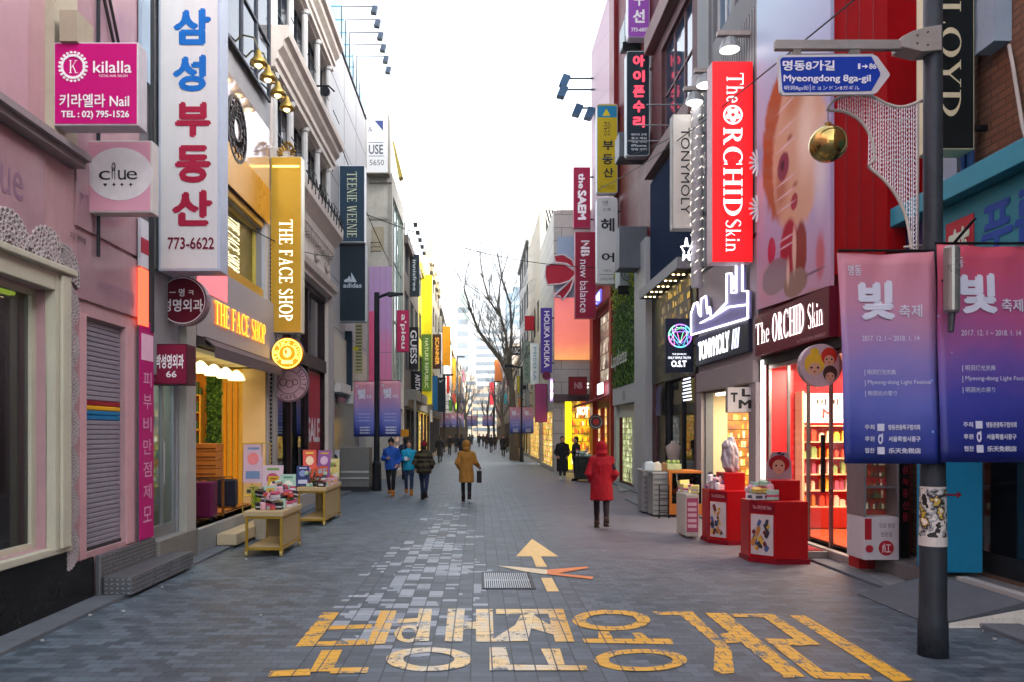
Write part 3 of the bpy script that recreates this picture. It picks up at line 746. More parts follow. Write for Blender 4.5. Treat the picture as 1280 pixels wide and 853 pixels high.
mb = MB(T2); mb.box(-6.5, -5.78, .42, 3.29, 0, .06); mb.build('orange_wall', C('#e08a0c', .45), o)
mb = MB(T2)
for k in range(6): mb.box(-6.2, -5.82, .9 + k * .36, .93 + k * .36, .06, .36)
mb.box(-6.2, -6.17, .5, 2.72, .06, .36); mb.box(-5.83, -5.80, .5, 2.72, .06, .36)
mb.build('shelf_unit', C('#d79a2b', .5), o)
mb = MB(T2)
for k in range(6):
    for i in range(5): mb.box(-6.14 + i * .065, -6.09 + i * .065, .93 + k * .36, 1.08 + k * .36 + .06 * ((i * 7 + k) % 3), .15, .22)
mb.build('shelf_bottles', C('#4a5a2a', .4, 0, .4, 9), o)
LEAF = [C('#466e24', .6, 0, .3, 9), C('#6f9636', .6, 0, .3, 9), C('#2c4a1a', .6, 0, .3, 9)]
mb = MB(T2)
mb.box(-5.78, -5.46, .5, 3.28, 0, .04)
for i in range(900):
    x, z, w_ = rnd.uniform(-5.78, -5.46), rnd.uniform(.5, 3.25), rnd.uniform(.04, .13); s = rnd.uniform(.02, .05); a = rnd.uniform(0, 6.28); mb.mi = rnd.choice((0, 1, 2))
    mb.face([(x + s * math.cos(a), z + s * math.sin(a), w_), (x + s * .5 * math.cos(a + 1.8), z + s * .5 * math.sin(a + 1.8), w_ + .02), (x - s * math.cos(a), z - s * math.sin(a), w_ - .01), (x + s * .5 * math.cos(a - 1.6), z + s * .5 * math.sin(a - 1.6), w_ + .015)])
mb.build('leaf_panel', LEAF, o)
for i in range(6):
    u = 13.1 + i * .72
    mb = MB(T); P = [(.0, .17), (.10, .16), (.16, .10), (.18, .02), (.175, .0)]
    mb.T = None; x, y, z = T(u, 3.02, -.55); mb.lathe(x, y, [(a, z + b) for a, b in [(.02, .22), (.06, .20), (.14, .12), (.18, .02), (.16, .0)]], 14)
    mb.build('lamp_shade', E('#f4e7a4', .9), o, smooth=True)
area('cosmetics_lamp', (-6.2, 14.8, 3.28), 2.6, 2.6, 40, (1, .82, .5))
mb = MB(T); mb.box(13.0, 16.8, .44, .455, -2.5, -.3); mb.build('warm_mat', C('#a5662e', .5), o)
# sign fascia with glowing letters, awning
mb = MB(T); mb.box(12.5, 17.28, 3.46, 4.7, .0, .10); mb.build('fascia', C('#9c979b', .4, 0, .06), o, bevel=.01)
mb = MB(T); mb.box(12.5, 14.0, 4.2, 4.68, .102, .108); mb.build('pink_glow_panel', E('#e8646c', .6), o)
mb = MB(T); put_text(mb, 'THE FACE SHOP', (13.25, 4.14, 16.4, 3.74), 0, w=.12, serif=.2); put_text(mb, 'THE FACE SHOP', (13.25, 4.14, 16.4, 3.74), 1, w=.14, serif=.13)
mb.build('neon_lettering', [E('#e06410', 1.0), E('#f5a82c', 1.15)], o)
aw = MB(T); aw.prism(_rect(12.6, 3.32, 17.1, 3.45), .02, .2); a_ = aw.build('awning', C('#4b4143', .6), o)
mb = MB(T); mb.raw([(12.6, 3.44, .19), (17.1, 3.44, .19), (17.1, 3.30, .36), (12.6, 3.30, .36), (12.6, 3.42, .18), (17.1, 3.42, .18), (17.1, 3.28, .35), (12.6, 3.28, .35)], [(0, 1, 2, 3), (4, 5, 6, 7), (0, 1, 5, 4), (2, 3, 7, 6), (0, 3, 7, 4), (1, 2, 6, 5)])
mb.box(12.6, 17.1, 3.12, 3.29, .345, .357); mb.build('valance', C('#5d5154', .7, 0, .12, 1, .3), a_)
for u in (12.62, 17.08): MB(T).tube([(u, 3.4, .1), (u, 3.3, .25), (u, 3.29, .34)], .015).build('awning_arm', C('#2a2628', .5, .3), a_)
# olive upper window
wn_ = MB(T); wn_.box(13.2, 16.55, 4.9, 4.97, -.2, -.1); wn_.box(13.2, 16.55, 6.08, 6.15, -.2, -.1); wn_.box(16.45, 16.55, 4.97, 6.08, -.2, -.1); wn_.box(13.2, 13.28, 4.97, 6.08, -.2, -.1)
wn2 = wn_.build('upper_window', C('#c9b95c', .4), o); MB(T).box(13.28, 16.45, 4.97, 6.08, -.17, -.15).build('pane', C('#75682a', .3, .1, .25, .6), wn2)
MB(T).box(13.9, 16.85, 6.3, 7.05, .10, .115).build('gold_panel', C('#c9922f', .3, .35, .15, .6), o)
mb = MB(T); mb.box(12.6, 13.2, 4.72, 6.3, .0, .05); mb.box(13.2, 16.55, 6.16, 6.29, .0, .05); mb.box(13.2, 16.55, 4.72, 4.89, .0, .05); mb.build('gold_frame', C('#c2962f', .4, .35, .12, .6), o)
# olive wall surrounds
mb = MB(T); mb.box(13.9, 16.85, 6.42, 8.3, .0, .10); mb.build('mirror_panel', C('#c7b6b4', .12, .55, .1, .4), o)
mb = MB(T); mb.box(16.6, 16.85, 4.72, 6.4, .0, .06); mb.build('white_post', C('#b9bdc4', .4), o)
mb = MB(T); put_text(mb, 'THE FACE SHOP', (14.75, 5.98, 15.5, 5.0), 0, rot=-90, w=-.13, serif=.16); mb.build('window_lettering', E('#efe8bc', 1.0), o)
mb = MB(T); ccu, ccv = 14.55, 7.45
for rr0, rr1 in ((.60, .54), (.42, .39), (.22, .19)): annulus(mb, ccu, ccv, rr0, rr1, .10, .125, 30)
for i in range(16):
    a = i * math.pi / 8
    mb.tube([(ccu + .22 * math.cos(a), ccv + .22 * math.sin(a), .115), (ccu + .32 * math.cos(a + .25), ccv + .32 * math.sin(a + .25), .115), (ccu + .4 * math.cos(a), ccv + .4 * math.sin(a), .115), (ccu + .48 * math.cos(a + .2), ccv + .48 * math.sin(a + .2), .115), (ccu + .55 * math.cos(a), ccv + .55 * math.sin(a), .115)], .018, 5)
mb.build('scrollwork_medallion', C('#2b2a2c', .4, .6), o)
# beaded edge
mb = MB(T)
for i in range(58): mb.box(17.2, 17.26, .9 + i * .09, .95 + i * .09, .02, .05)
mb.build('beaded_strip', C('#221e1e', .5), o)
MB(T).box(17.05, 17.3, .42, 6.4, .0, .018).build('end_post', C('#a9a4a2', .5), o)
# upper facade
for k in range(3): window(o, T, 12.9, 16.9, 8.9 + k * 2.7, 11.3 + k * 2.7, 4, 2, C('#4a4d55', .5), DG('#182233', .07), rd=-.06)

# goose-neck brass lamps
def bell(name, label, u, v, group):
    x, y, z = T(u, v, .5); o = thing(name, label, 'lamp', (x, y, z), group)
    MB(T).tube([(u, v + .35, 0), (u, v + .55, .2), (u, v + .5, .42), (u, v + .26, .5)], .018).build('arm', C('#54503f', .4, .7), o)
    m = MB(); m.lathe(x, y, [(.03, z + .28), (.05, z + .24), (.07, z + .16), (.15, z + .06), (.16, z)], 14); m.build('shade', C('#a58a45', .3, .85), o, smooth=True)
    m = MB(); m.ball((x, y, z + .02), .07); m.build('bulb', E('#ffd37a', 5), o)
for i, (u, lb) in enumerate(((14.55, 'first'), (15.2, 'second'), (15.95, 'third'), (16.7, 'fourth'))):
    bell('wall_lamp', lb + ' brass bell lamp above the mirrored panel, counted from the near end', u, 8.62 + .02 * i, 'brass bell lamps above the cosmetics shop')
# ---- left projecting signs
W0 = C('#e9e6ea', .45, 0, .03); DKT = C('#333438', .5); BLUE = C('#1464b4', .5); CRIM = C('#9c1c3c', .5); GREYS = C('#c6c6cb', .4, 0, .05)
def em_k(mb):
    mb.mi = 0
    annulus(mb, 92, 84, 15.5, 12.5, .008, .014)
    for i in range(22):
        a = i * 2 * math.pi / 22; mb.prism(circ(92 + 17 * math.cos(a), 84 + 18 * math.sin(a), 1.8, 1.6, 8), .008, .013)
    for i in range(10):
        a = i * math.pi / 5; mb.prism(circ(92 + 14 * math.cos(a), 84 + 14.5 * math.sin(a), 2.4, 1.4, 8), .0145, .016)
    put_text(mb, 'K', (87, 76, 98, 92), 0, w=.009, serif=.1)
psign('nail_salon_sign', 'square magenta sign with a white wreath crest on the pink shop', (67, 53, 173, 157), 8.3, .22, C('#b90f70', .4, 0, .05), C('#c2bcc4', .45), [W0],
      [('kilalla', (117, 77, 165, 92), 0, {'bold': .01}), ('TOTAL NAIL SALON', (124, 94, 160, 97), 0), ('키라옐라 Nail', (75, 118, 162, 135), 0, {'bold': .015}), ('TEL : 02) 795-1526', (77, 139, 162, 150), 0, {'bold': .03})], draw=em_k, wall=XL)
m_ = MB(TL()); x, y, z = PX(40, 8.3), 8.3, 0
bx = MB(); bx.box(-4.52, PX(67, 8.4), 8.36, 8.5, PZ(130, 8.3), PZ(85, 8.3)); tag(bx.build('sign_mount', C('#b9b6b4', .5), bevel=.01), 'white box mount between the cream pier and the magenta crest sign', 'mount')
def em_clue(mb):
    mb.mi = 1; mb.prism(circ(150, 218, 41, 33), .006, .009)
    mb.mi = 0
    for i, x in enumerate((132, 143, 153, 164)):
        mb.prism([(x, 234), (x - 2.4, 231), (x - 1.2, 229.3), (x, 230.6), (x + 1.2, 229.3), (x + 2.4, 231)] if i < 1 else [(x, 228.5), (x + .9, 230.6), (x + 2.4, 231.2), (x + .9, 232), (x, 234), (x - .9, 232), (x - 2.4, 231.2), (x - .9, 230.6)], .011, .014)
    for ch, a, b, c, e in (('c', 124, 214, 138, 225.5), ('l', 0, 0, 0, 0), ('u', 148, 213, 158, 225.5), ('e', 158.5, 214, 172, 225)):
        if ch != 'l': put_text(mb, ch, (a, b, c, e), 0, w=.012)
    annulus(mb, 142.5, 212, 2.0, 1.0, .011, .014); mb.prism(_rect(140.4, 210, 141.3, 224), .0112, .0137)
    mb.prism(_rect(143.8, 212, 144.6, 225), .0113, .0138)
    for q in _ring(142.5, 209, 2.4, 5.5, 0, 360, .9, 1.4, 16): mb.prism(q, .0111, .0141)
psign('oval_sign', 'pale pink square sign with white oval and thin grey writing', (101, 176, 190, 266), 9.2, .2, C('#d39aae', .4, 0, .05), C('#c5bfbd', .5), [DKT, C('#d9d6da', .4)], draw=em_clue, wall=None)
bx = MB(); bx.box(-4.52, PX(101, 9.3), 9.26, 9.38, PZ(235, 9.2), PZ(203, 9.2)); tag(bx.build('sign_mount', C('#b5ad95', .55), bevel=.01), 'cream box mount behind the pale pink oval sign', 'mount')
psign('estate_agency_sign', 'tall white sign with blue and crimson syllables above a phone number', (198, -40, 275, 339), 11, .36, C('#c9c9cb', .45, 0, .04, 1, streak=.12), C('#a9b3c6', .35), [BLUE, CRIM, C('#6d1830', .5)],
      [('삼', (217, 11, 264, 57), 0, {'bold': .045}), ('성', (216, 69, 258, 115), 0, {'bold': .045}), ('부', (219, 128, 264, 172), 1, {'bold': .045}), ('동', (219, 182, 264, 229), 1, {'bold': .045}),
       ('산', (215, 238, 266, 283), 1, {'bold': .045}), ('773-6622', (210, 297, 268, 312), 2, {'bold': .02})], wall=XL, frame=3)
def em_round(mb):
    mb.mi = 0; annulus(mb, 228, 376, 29, 28, .008, .012, 36)
psign('clinic_disc_sign', 'round maroon sign with white syllables hanging below the tall white sign', (197, 345, 259, 407), 11.6, .16, C('#611027', .4, 0, .08), C('#8d7d86', .4), [W0],
      [('성명외과', (203, 374, 254, 390), 0, {'bold': .02}), ('ㅡ 명 ㅋ', (212, 361, 242, 371), 0, {'bold': .02})], draw=em_round, wall=XL, nb=1, disc=True, frame=1)
psign('clinic_box_sign', 'square maroon box sign over the clinic glass door', (186, 430, 234, 481), 11.2, .35, C('#7a1a3a', .4, 0, .08), C('#4a1226', .4), [W0],
      [('박성영외과', (195, 443, 230, 461), 0, {'bold': .03}), ('66', (208, 464, 221, 472), 0, {'bold': .02})], wall=None, frame=1.5)
GOLD = C('#d2a53a', .38, .4, .12, .5)
def em_orn(mb):
    mb.mi = 1
    for i in range(9):
        a = R(200 - i * 27.5); mb.tube([(357 + 5 * math.cos(a), 190 - 4 * math.sin(a), -.1), (357 + 11 * math.cos(a), 189 - 9 * math.sin(a), -.08), (357 + 8 * math.cos(a + .5), 188 - 13 * math.sin(a + .5), -.1)], .03, 5)
    mb.mi = 2; mb.box(341, 374, 207, 209.5, .008, .012)
psign('gold_vertical_sign', 'tall gold sign with white serif capitals reading downwards', (338, 196, 377, 416), 17.2, .3, GOLD, C('#d9d2b5', .3, .3), [E('#fff3d8', .9), C('#8a6a2c', .35, .8), E('#ffd768', 1.6)],
      [('THE FACE SHOP', (349, 275, 366, 401), 0, {'rot': -90, 'serif': .15})], draw=em_orn, wall=XL, frame=1)
def em_gold(mb):
    mb.mi = 0; annulus(mb, 359, 442, 18.5, 17.3, .008, .012, 30); annulus(mb, 359, 442, 11, 10.2, .008, .012, 24)
    ring_text(mb, 'OUR FACE GUIDE', 359, 442, 14, 7.5, 215, -35)
    mb.prism(circ(359, 441, 5, 6), .008, .013); mb.prism(_rect(352, 450.5, 366, 455), .008, .012)
    mb.mi = 1; mb.prism(circ(357.5, 440, 1.6, 3), .0135, .015)
psign('gold_disc_sign', 'round glowing gold disc sign ringed with lettering', (339, 422, 379, 462), 16.9, .14, E('#d98408', .55), C('#8a5a10', .4), [E('#ffd45a', 1.5), E('#b56a08', .6)], draw=em_gold, wall=XL, nb=1, disc=True, frame=.6)
def em_cafe(mb):
    mb.mi = 0; annulus(mb, 361, 478, 24, 23, .008, .012, 30); annulus(mb, 361, 478, 15, 14.2, .008, .012, 24)
    ring_text(mb, 'THE FACE SUITE', 361, 478, 19, 8, 215, -35); ring_text(mb, 'CAFE', 361, 478, 19, 8, 238, 302, up=-1)
    for x, y, rx, ry in ((354, 478, 5, 6), (362, 480, 5, 6), (369, 478, 4, 5)): annulus(mb, x, y, rx, rx - .9, .008, .012, 14)
psign('cafe_disc_sign', 'round dusty pink disc sign with dark ring lettering below the gold disc', (336, 453, 386, 503), 17.5, .1, C('#a88795', .5, 0, .06), C('#6d565e', .5), [C('#3d2a32', .5)], draw=em_cafe, wall=XL, nb=1, disc=True, frame=.6)

# ---- stone building with cornices
STONE = C('#cdc4bc', .7, 0, .16, 1.4, .35, streak=.3); STONED = C('#a59c96', .7, 0, .2, 2, .4, streak=.3)
ops = [(17.55, 24.0, .35, 5.95)]
for k, (a, b) in enumerate(((8.2, 9.8), (10.8, 12.85), (13.8, 16.15))): ops.append((17.5, 24.15, a, b))
o, T = house('stone_cornice_building', 'grey stone building with heavy moulded cornices and tall dark windows', 'L', 17.3, 24.3, 17.2, ops, STONE, rd=.3)
for i, (a, b, c, e) in enumerate(ops):
    if i: window(o, T, a, b, c, e, 8, 2, C('#23262c', .4), DG('#16202e', .06), rd=.28)
def cornice(z0, z1, prof, name='cornice'):
    mb = MB(T); n = len(prof)
    P = [(w, z0 + (z1 - z0) * f) for w, f in prof]
    mb.raw([(u, v, w) for u in (17.3, 24.35) for w, v in P], [(i, i + 1, n + i + 1, n + i) for i in range(n - 1)] + [tuple(range(n)), tuple(range(n, 2 * n))])
    return mb.build(name, STONE, o)
PR = [(0, 0), (.10, .02), (.10, .18), (.16, .22), (.16, .38), (.28, .52), (.30, .66), (.40, .72), (.42, .9), (.38, 1), (0, 1)]
cornice(9.85, 10.75, PR); cornice(12.9, 13.75, PR); cornice(16.2, 17.2, PR)
cornice(5.98, 6.35, [(0, 0), (.12, .05), (.12, .35), (.22, .5), (.26, .9), (0, 1)])
cornice(7.3, 8.1, [(0, 0), (.12, .02), (.15, .25), (.3, .5), (.38, .62), (.4, .95), (0, 1)])
for u in (17.65, 19.2, 20.8, 22.4, 24.0):
    for a, b in ((8.1, 9.85), (10.75, 12.9), (13.75, 16.2)):
        mb = MB(T); mb.tube([(u, a, -.02), (u, a + .1, -.02), (u, a + .12, -.02), (u, b - .12, -.02), (u, b - .1, -.02), (u, b, -.02)], [.13, .13, .09, .085, .12, .13], 10); mb.build('column', C('#b5b5b6', .6, 0, .12, 2, .2), o)
mb = MB(T)
for u in (18.3, 20.2, 22.1, 23.6):
    for k in range(9):
        a = k * .7; mb.ball((u + .28 * math.cos(a) * k / 9, 6.85 + .22 * math.sin(a) * k / 9, .02), .07, .06, .06, 6, 4)
    mb.box(u - .4, u + .4, 6.5, 6.54, .0, .04)
mb.build('carved_frieze', STONED, o)
mb = MB(T)
for i in range(22): mb.box(17.4 + i * .31, 17.52 + i * .31, 7.1, 7.3, .0, .12)
mb.build('dentils', STONED, o)
for u in (18.2, 19.9, 21.6, 23.3):
    for a, b in ((8.12, 9.4), (10.76, 12.0)):
        MB(T).tube([(u - .5, a + .35, .36), (u + .5, a + .35, .36)], .012).build('rail', BLACKMETAL, o)
# scroll bracket balcony rail
mb = MB(T)
mb.tube([(19, 8.15, .42), (24.2, 8.15, .42)], .02)
for i in range(12):
    u = 19.2 + i * .42; mb.tube([(u, 7.9, .42), (u + .1, 8.3, .42), (u + .3, 8.1, .42)], .015, 5)
mb.build('iron_rail', BLACKMETAL, o)
# dark storefront
DKF = C('#26161b', .4, .1, .15)
mb = MB(T)
for u in (17.55, 19.6, 21.6, 23.85): mb.box(u, u + .12, .35, 5.95, -.28, -.1)
mb.box(17.55, 24.0, 3.7, 4.05, -.29, -.06); mb.box(17.55, 24, 5.8, 5.95, -.29, -.08); mb.box(17.55, 24, .35, .75, -.29, -.05)
sf_ = mb.build('shopfront', DKF, o)
MB(T).box(17.67, 23.85, .75, 3.7, -.22, -.20).build('pane', G('#5d6670', .8), sf_); MB(T).box(17.67, 23.85, 4.05, 5.8, -.22, -.20).build('upper_pane', DG('#2a2430', .08), sf_)
MB(T).box(17.4, 24, .2, 5.95, -2.6, -2.5).build('back_wall', C('#1b1a20', .6), o)
mb = MB(T); mb.box(21.75, 23.6, .8, 3.65, -.19, -.17); mb.mi = 1; put_text(mb, 'SALE', (21.85, 2.35, 23.5, 1.65), 1, bold=.03, w=-.165); mb.build('sale_poster', [C('#9c1228', .45, 0, .08), C('#d7c9cf', .5)], o)
mb = MB(T); mb.box(18.0, 19.4, .9, 3.2, -.4, -.38); mb.build('blue_poster', VGRAD('shop_poster_blue', [(0, '#8aa0b0'), (.3, '#1c2658'), (.8, '#2c3a8c'), (1, '#3a3450')], 0.9, 3.2), o)
mb = MB(T); put_text(mb, 'EL', (17.9, 5.6, 18.8, 5.0), w=-.19, bold=.02); put_text(mb, 'HAUS', (17.9, 4.9, 19.2, 4.5), w=-.19); mb.build('window_lettering', C('#d8d8da', .5), o)
mb = MB(T); mb.box(17.5, 24.2, .03, .36, 0, .06); mb.box(24.0, 24.3, .03, 5.98, 0, .12); mb.box(17.3, 17.55, .03, 5.98, .0, .10); mb.build('stone_base', C('#9a9492', .6, 0, .1, 2, streak=.25), o, bevel=.01)
area('dark_shop_lamp', (-5.8, 20.5, 3.5), 1, 2, 14, (1, .9, .75))

# ---- panel building with a glass screen on its roof
PAN = C('#a3a3a6', .45, .1, .06, .5)
o, T = house('panel_building', 'plain light grey panel building topped by a blue glass screen', 'L', 24.3, 31.9, 14.4, [(25.0, 31.2, .3, 3.2)], PAN, dep=6)
mb = MB(T)
for k in range(6): mb.box(24.3, 31.9, 5.2 + k * 1.55, 5.23 + k * 1.55, .0, .006)
for u in (26.8, 29.4): mb.box(u, u + .03, 5, 14.4, .0, .0055)
mb.build('panel_joint', C('#77777b', .6), o)
mb = MB(T); mb.box(24.3, 31.9, 14.4, 14.48, -.3, .05); mb.build('parapet_cap', C('#2f3136', .5, .3), o)
gs = MB(T); gs.raw([(24.3, 14.48, -.05), (31.9, 14.48, -.05), (31.9, 14.9, -.05), (24.3, 16.6, -.05), (24.3, 14.48, -.08), (31.9, 14.48, -.08), (31.9, 14.9, -.08), (24.3, 16.6, -.08)], [(0, 1, 2, 3), (4, 5, 6, 7), (0, 1, 5, 4), (1, 2, 6, 5), (2, 3, 7, 6), (3, 0, 4, 7)])
gs.build('glass_screen', G('#8fd0e6', .9), o)
mb = MB(T)
mb.box(25.0, 31.2, 3.2, 3.5, 0, .2); mb.build('canopy', C('#c3c0bb', .5), o)
MB(T).box(25.0, 31.2, .3, 3.2, -.17, -.15).build('shop_window', DG('#4a4440', .12), o)
mb = MB(T); mb.box(24.3, 31.9, 3.5, 5.0, .0, .05); mb.build('lower_band', C('#b7b1a4', .6, 0, .1, 2, streak=.3), o)
for i in range(6):
    d = 26.6 + i * .82; z = 16.1 - .03 * i
    fo = thing('arm_floodlight', ['nearest', 'second', 'third', 'fourth', 'fifth', 'farthest'][i] + ' of the six arm floodlights reaching out from the glass topped roof edge', 'floodlight', (-4.5, d, z), 'arm floodlights on the panel building roof')
    MB().tube([(-4.55, d, 14.45), (-4.55, d, z), (-3.45, d, z)], .025, 6).build('arm', BLACKMETAL, fo)
    m = MB(); m.raw([(-3.5, d - .08, z), (-3.34, d - .08, z - .02), (-3.34, d + .08, z - .02), (-3.5, d + .08, z), (-3.58, d - .11, z - .24), (-3.40, d - .11, z - .26), (-3.40, d + .11, z - .26), (-3.58, d + .11, z - .24)], [(0, 1, 2, 3), (4, 5, 6, 7), (0, 1, 5, 4), (1, 2, 6, 5), (2, 3, 7, 6), (3, 0, 4, 7)])
    m.build('lamp_head', C('#3b4654', .4, .4), fo)
for i, (d, z, lb) in enumerate(((21.4, 11.2, 'lower'), (21.2, 15.3, 'upper'))):
    fo = thing('arm_spotlight', lb + ' black spotlight on a short arm from the stone building end', 'spotlight', (-4.4, d, z))
    MB().tube([(-4.6, d, z), (-4.0, d, z), (-3.85, d, z - .15)], .025, 6).build('arm', BLACKMETAL, fo)
    m = MB(); m.tube([(-4.05, d, z - .18), (-4.05, d - .28, z - .26)], [.1, .13], 12); m.build('lamp_head', C('#202227', .4, .3), fo, smooth=False)
def em_bear(mb): pass
psign('slate_vertical_sign', 'slate blue vertical sign with pale serif capitals, upper of a stacked pair', (424, 207, 456, 303), 25.8, .4, C('#22384b', .4, 0, .06), C('#dfe3e6', .4), [C('#c5cfae', .5)], [('TEENIE WEENIE', (434, 215, 446, 297), 0, {'rot': -90, 'serif': .14})], wall=XL, frame=.8)
def em_adi(mb):
    mb.mi = 0
    for i, (x, h) in enumerate(((430.5, 4.5), (435, 8), (440, 12.5))):
        mb.face([(x, 353, .01), (x + 6, 353, .01), (x + 6 - h * .55, 353 - h, .01), (x + .2 - h * .1, 353 - h * .55, .01)])
    put_text(mb, 'adidas', (429, 354, 452, 360), 0, bold=.03)
psign('black_vertical_sign', 'blue black vertical sign with three slanted white bars', (420, 305, 457, 402), 26.0, .45, C('#15232f', .4, 0, .06), C('#aeb8bf', .4), [C('#aab7c4', .5)], draw=em_adi, wall=XL, frame=.6)
psign('navy_banner_sign', 'small navy banner sign on the grey panel building near the street lamp', (416, 414, 440, 489), 27, .15, C('#18283a', .5, 0, .06), C('#25384c', .5), [C('#b3b79a', .5)], [('TEENIE WEENIE', (426, 425, 433, 480), 0, {'rot': -90, 'serif': .14})], wall=XL, frame=.6)
bx = MB(); bx.box(-4.5, PX(441, 27.1), 27.05, 27.5, PZ(505, 27), PZ(491, 27)); tag(bx.build('lightbox', C('#c4c7c6', .5), bevel=.01), 'small plain white box hanging under the navy banner sign', 'box')
mb = MB(Tpx(25.2))
gs_ = thing('yellow_ladder_sign', 'narrow yellowish slatted panel hanging below the blue black sign', 'panel', (PX(450, 28), 28, PZ(468, 28)))
mb = MB(Tpx(28.5)); mb.box(444, 453, 405, 467, -.1, 0); mb.build('panel', C('#a8a67c', .6), gs_)
mb = MB(Tpx(28.5))
for i in range(14): mb.box(445, 452, 407 + i * 4.2, 409 + i * 4.2, .001, .01)
mb.build('slats', C('#5f6152', .6), gs_)
MB(Tpx(28.5)).box(440, 448, 434, 438, .01, .03).build('yellow_mark', C('#c5b81e', .5), gs_)

# ---- grey service cabinet with fan
sc = thing('service_cabinet', 'grey metal service cabinet with a round fan box beside the street lamp', 'cabinet', (-3.9, 26, 0))
x0, x1 = PX(425, 26), PX(462, 26)
mb = MB(); mb.box(x0, x1, 26, 26.7, .15, 1.45); mb.build('body', C('#6c6c6a', .45, .3, .12, 2, streak=.2), sc, bevel=.02)
mb = MB(); mb.box(x0 + .03, x1 - .03, 25.97, 26.0, .62, .68); mb.box(x0 + .03, x1 - .03, 25.96, 26.0, .42, .47); mb.build('handrail', C('#b5b5b3', .35, .6), sc)
mb = MB(); mb.box(x0, x1, 26.05, 26.65, 0, .15); mb.build('base', C('#33343a', .6), sc)
fb = MB(); fb.box(x0 - .29, x0 - .01, 25.9, 26.4, .85, 1.35); f_ = fb.build('fan_box', C('#b6b8bb', .5), sc, bevel=.01)
m = MB(TF(25.9)); m.prism(circ(x0 - .15, 1.12, .1), .001, .02); m.build('fan', C('#202225', .5), f_)

# ---- far left row, stepping one metre into the street
XF = -3.56
USEW = C('#b9b6ac', .75, 0, .2, 1.2, .3, streak=.4)
o, T = house('weathered_building', 'weathered pale concrete building with mauve pink cladding facing down the street', 'L', 33.0, 38.3, 12.6, [(33.5, 37.8, .25, 3.0), (33.4, 37.9, 4.2, 11.8)], USEW, X=XF)
MB(T).box(33.5, 37.8, .25, 3.0, -.17, -.15).build('shop_window', GOODS('far_shop_a', ['#6b5a5e', '#c9a287', '#3b3338', '#8a7f88', '#d8c7b2'], .8, .5, .35), o)
window(o, T, 33.4, 37.9, 4.2, 11.8, 4, 3, C('#8f9a94', .4, .3), DG('#8fa39a', .06))
TW = TF(33.0)
mb = MB(TW); mb.box(-4.5, XF - .02, 3.2, 8.75, 0, .10)
mb.build('pink_cladding', VGRAD('pink_cladding', [(0, '#d46a92'), (.45, '#cf7aa8'), (.6, '#b58abf'), (1, '#ad8fba')], 2.8, 8.8), o)
mb = MB(TW)
for i in range(4): mb.box(-4.3 + .24 * i, -4.29 + .24 * i, 3.2, 8.75, .101, .106)
mb.box(-4.5, XF - .02, 5.2, 5.23, .101, .107); mb.build('cladding_joint', C('#8c6a86', .5), o)
MB(TW).box(-4.5, -4.25, 3.2, 6.9, .11, .13).build('hot_pink_panel', C('#dd5a84', .5), o)
mb = MB(TW); mb.box(-4.5, XF, 12.2, 12.6, 0, .12); mb.box(-4.5, XF, 10.7, 10.8, 0, .06); mb.box(XF - .14, XF, 8.8, 12.2, 0, .05); mb.build('coping', C('#97948c', .7), o)
mb = MB(TW); mb.box(-4.4, -3.9, 9.4, 10.4, .002, .02); mb.build('patched_plaster', C('#a59c86', .8, 0, .3, 4), o)
m = MB(TW)
for k in range(3): m.tube([(-4.4, 9.7 - k * .18, .02), (-4.4, 9.7 - k * .18, .25), (-4.0, 9.7 - k * .18, .25)], .015, 5)
m.build('wire_bracket', BLACKMETAL, o)
def em_use(mb):
    mb.mi = 0; mb.face([(468, 151, .01), (479, 151, .01), (479, 164, .01)]); mb.box(461, 479, 178, 178.8, .008, .011); mb.box(461, 480, 195, 195.7, .008, .011)
psign('roof_billboard', 'white roof billboard with a navy triangle and grey lettering', (457, 143, 486, 217), 32.4, .8, C('#dfe0e0', .5, 0, .04), C('#8a8478', .5), [C('#3c4a80', .5), C('#5b636e', .5)], [('USE', (461, 181, 479, 193), 1, {'bold': .02}), ('5650', (462, 200, 480, 207), 1), ('&', (460, 159, 466, 165), 1)], draw=em_use, wall=XL, frame=1.2)
m = MB(); m.raw([(PX(489, 33), 33.4, PZ(172, 33)), (PX(491, 33), 33.4, PZ(172, 33)), (PX(502, 33), 33.4, PZ(216, 33)), (PX(497, 33), 33.4, PZ(219, 33)), (PX(489, 33), 33.9, PZ(172, 33)), (PX(491, 33), 33.9, PZ(172, 33)), (PX(502, 33), 33.9, PZ(216, 33)), (PX(497, 33), 33.9, PZ(219, 33))], [(0, 1, 2, 3), (4, 5, 6, 7), (0, 1, 5, 4), (1, 2, 6, 5), (2, 3, 7, 6), (3, 0, 4, 7)])
tag(m.build('slanted_roof_board', C('#b9a552', .5)), 'slanted ochre board hanging behind the white roof billboard', 'board')

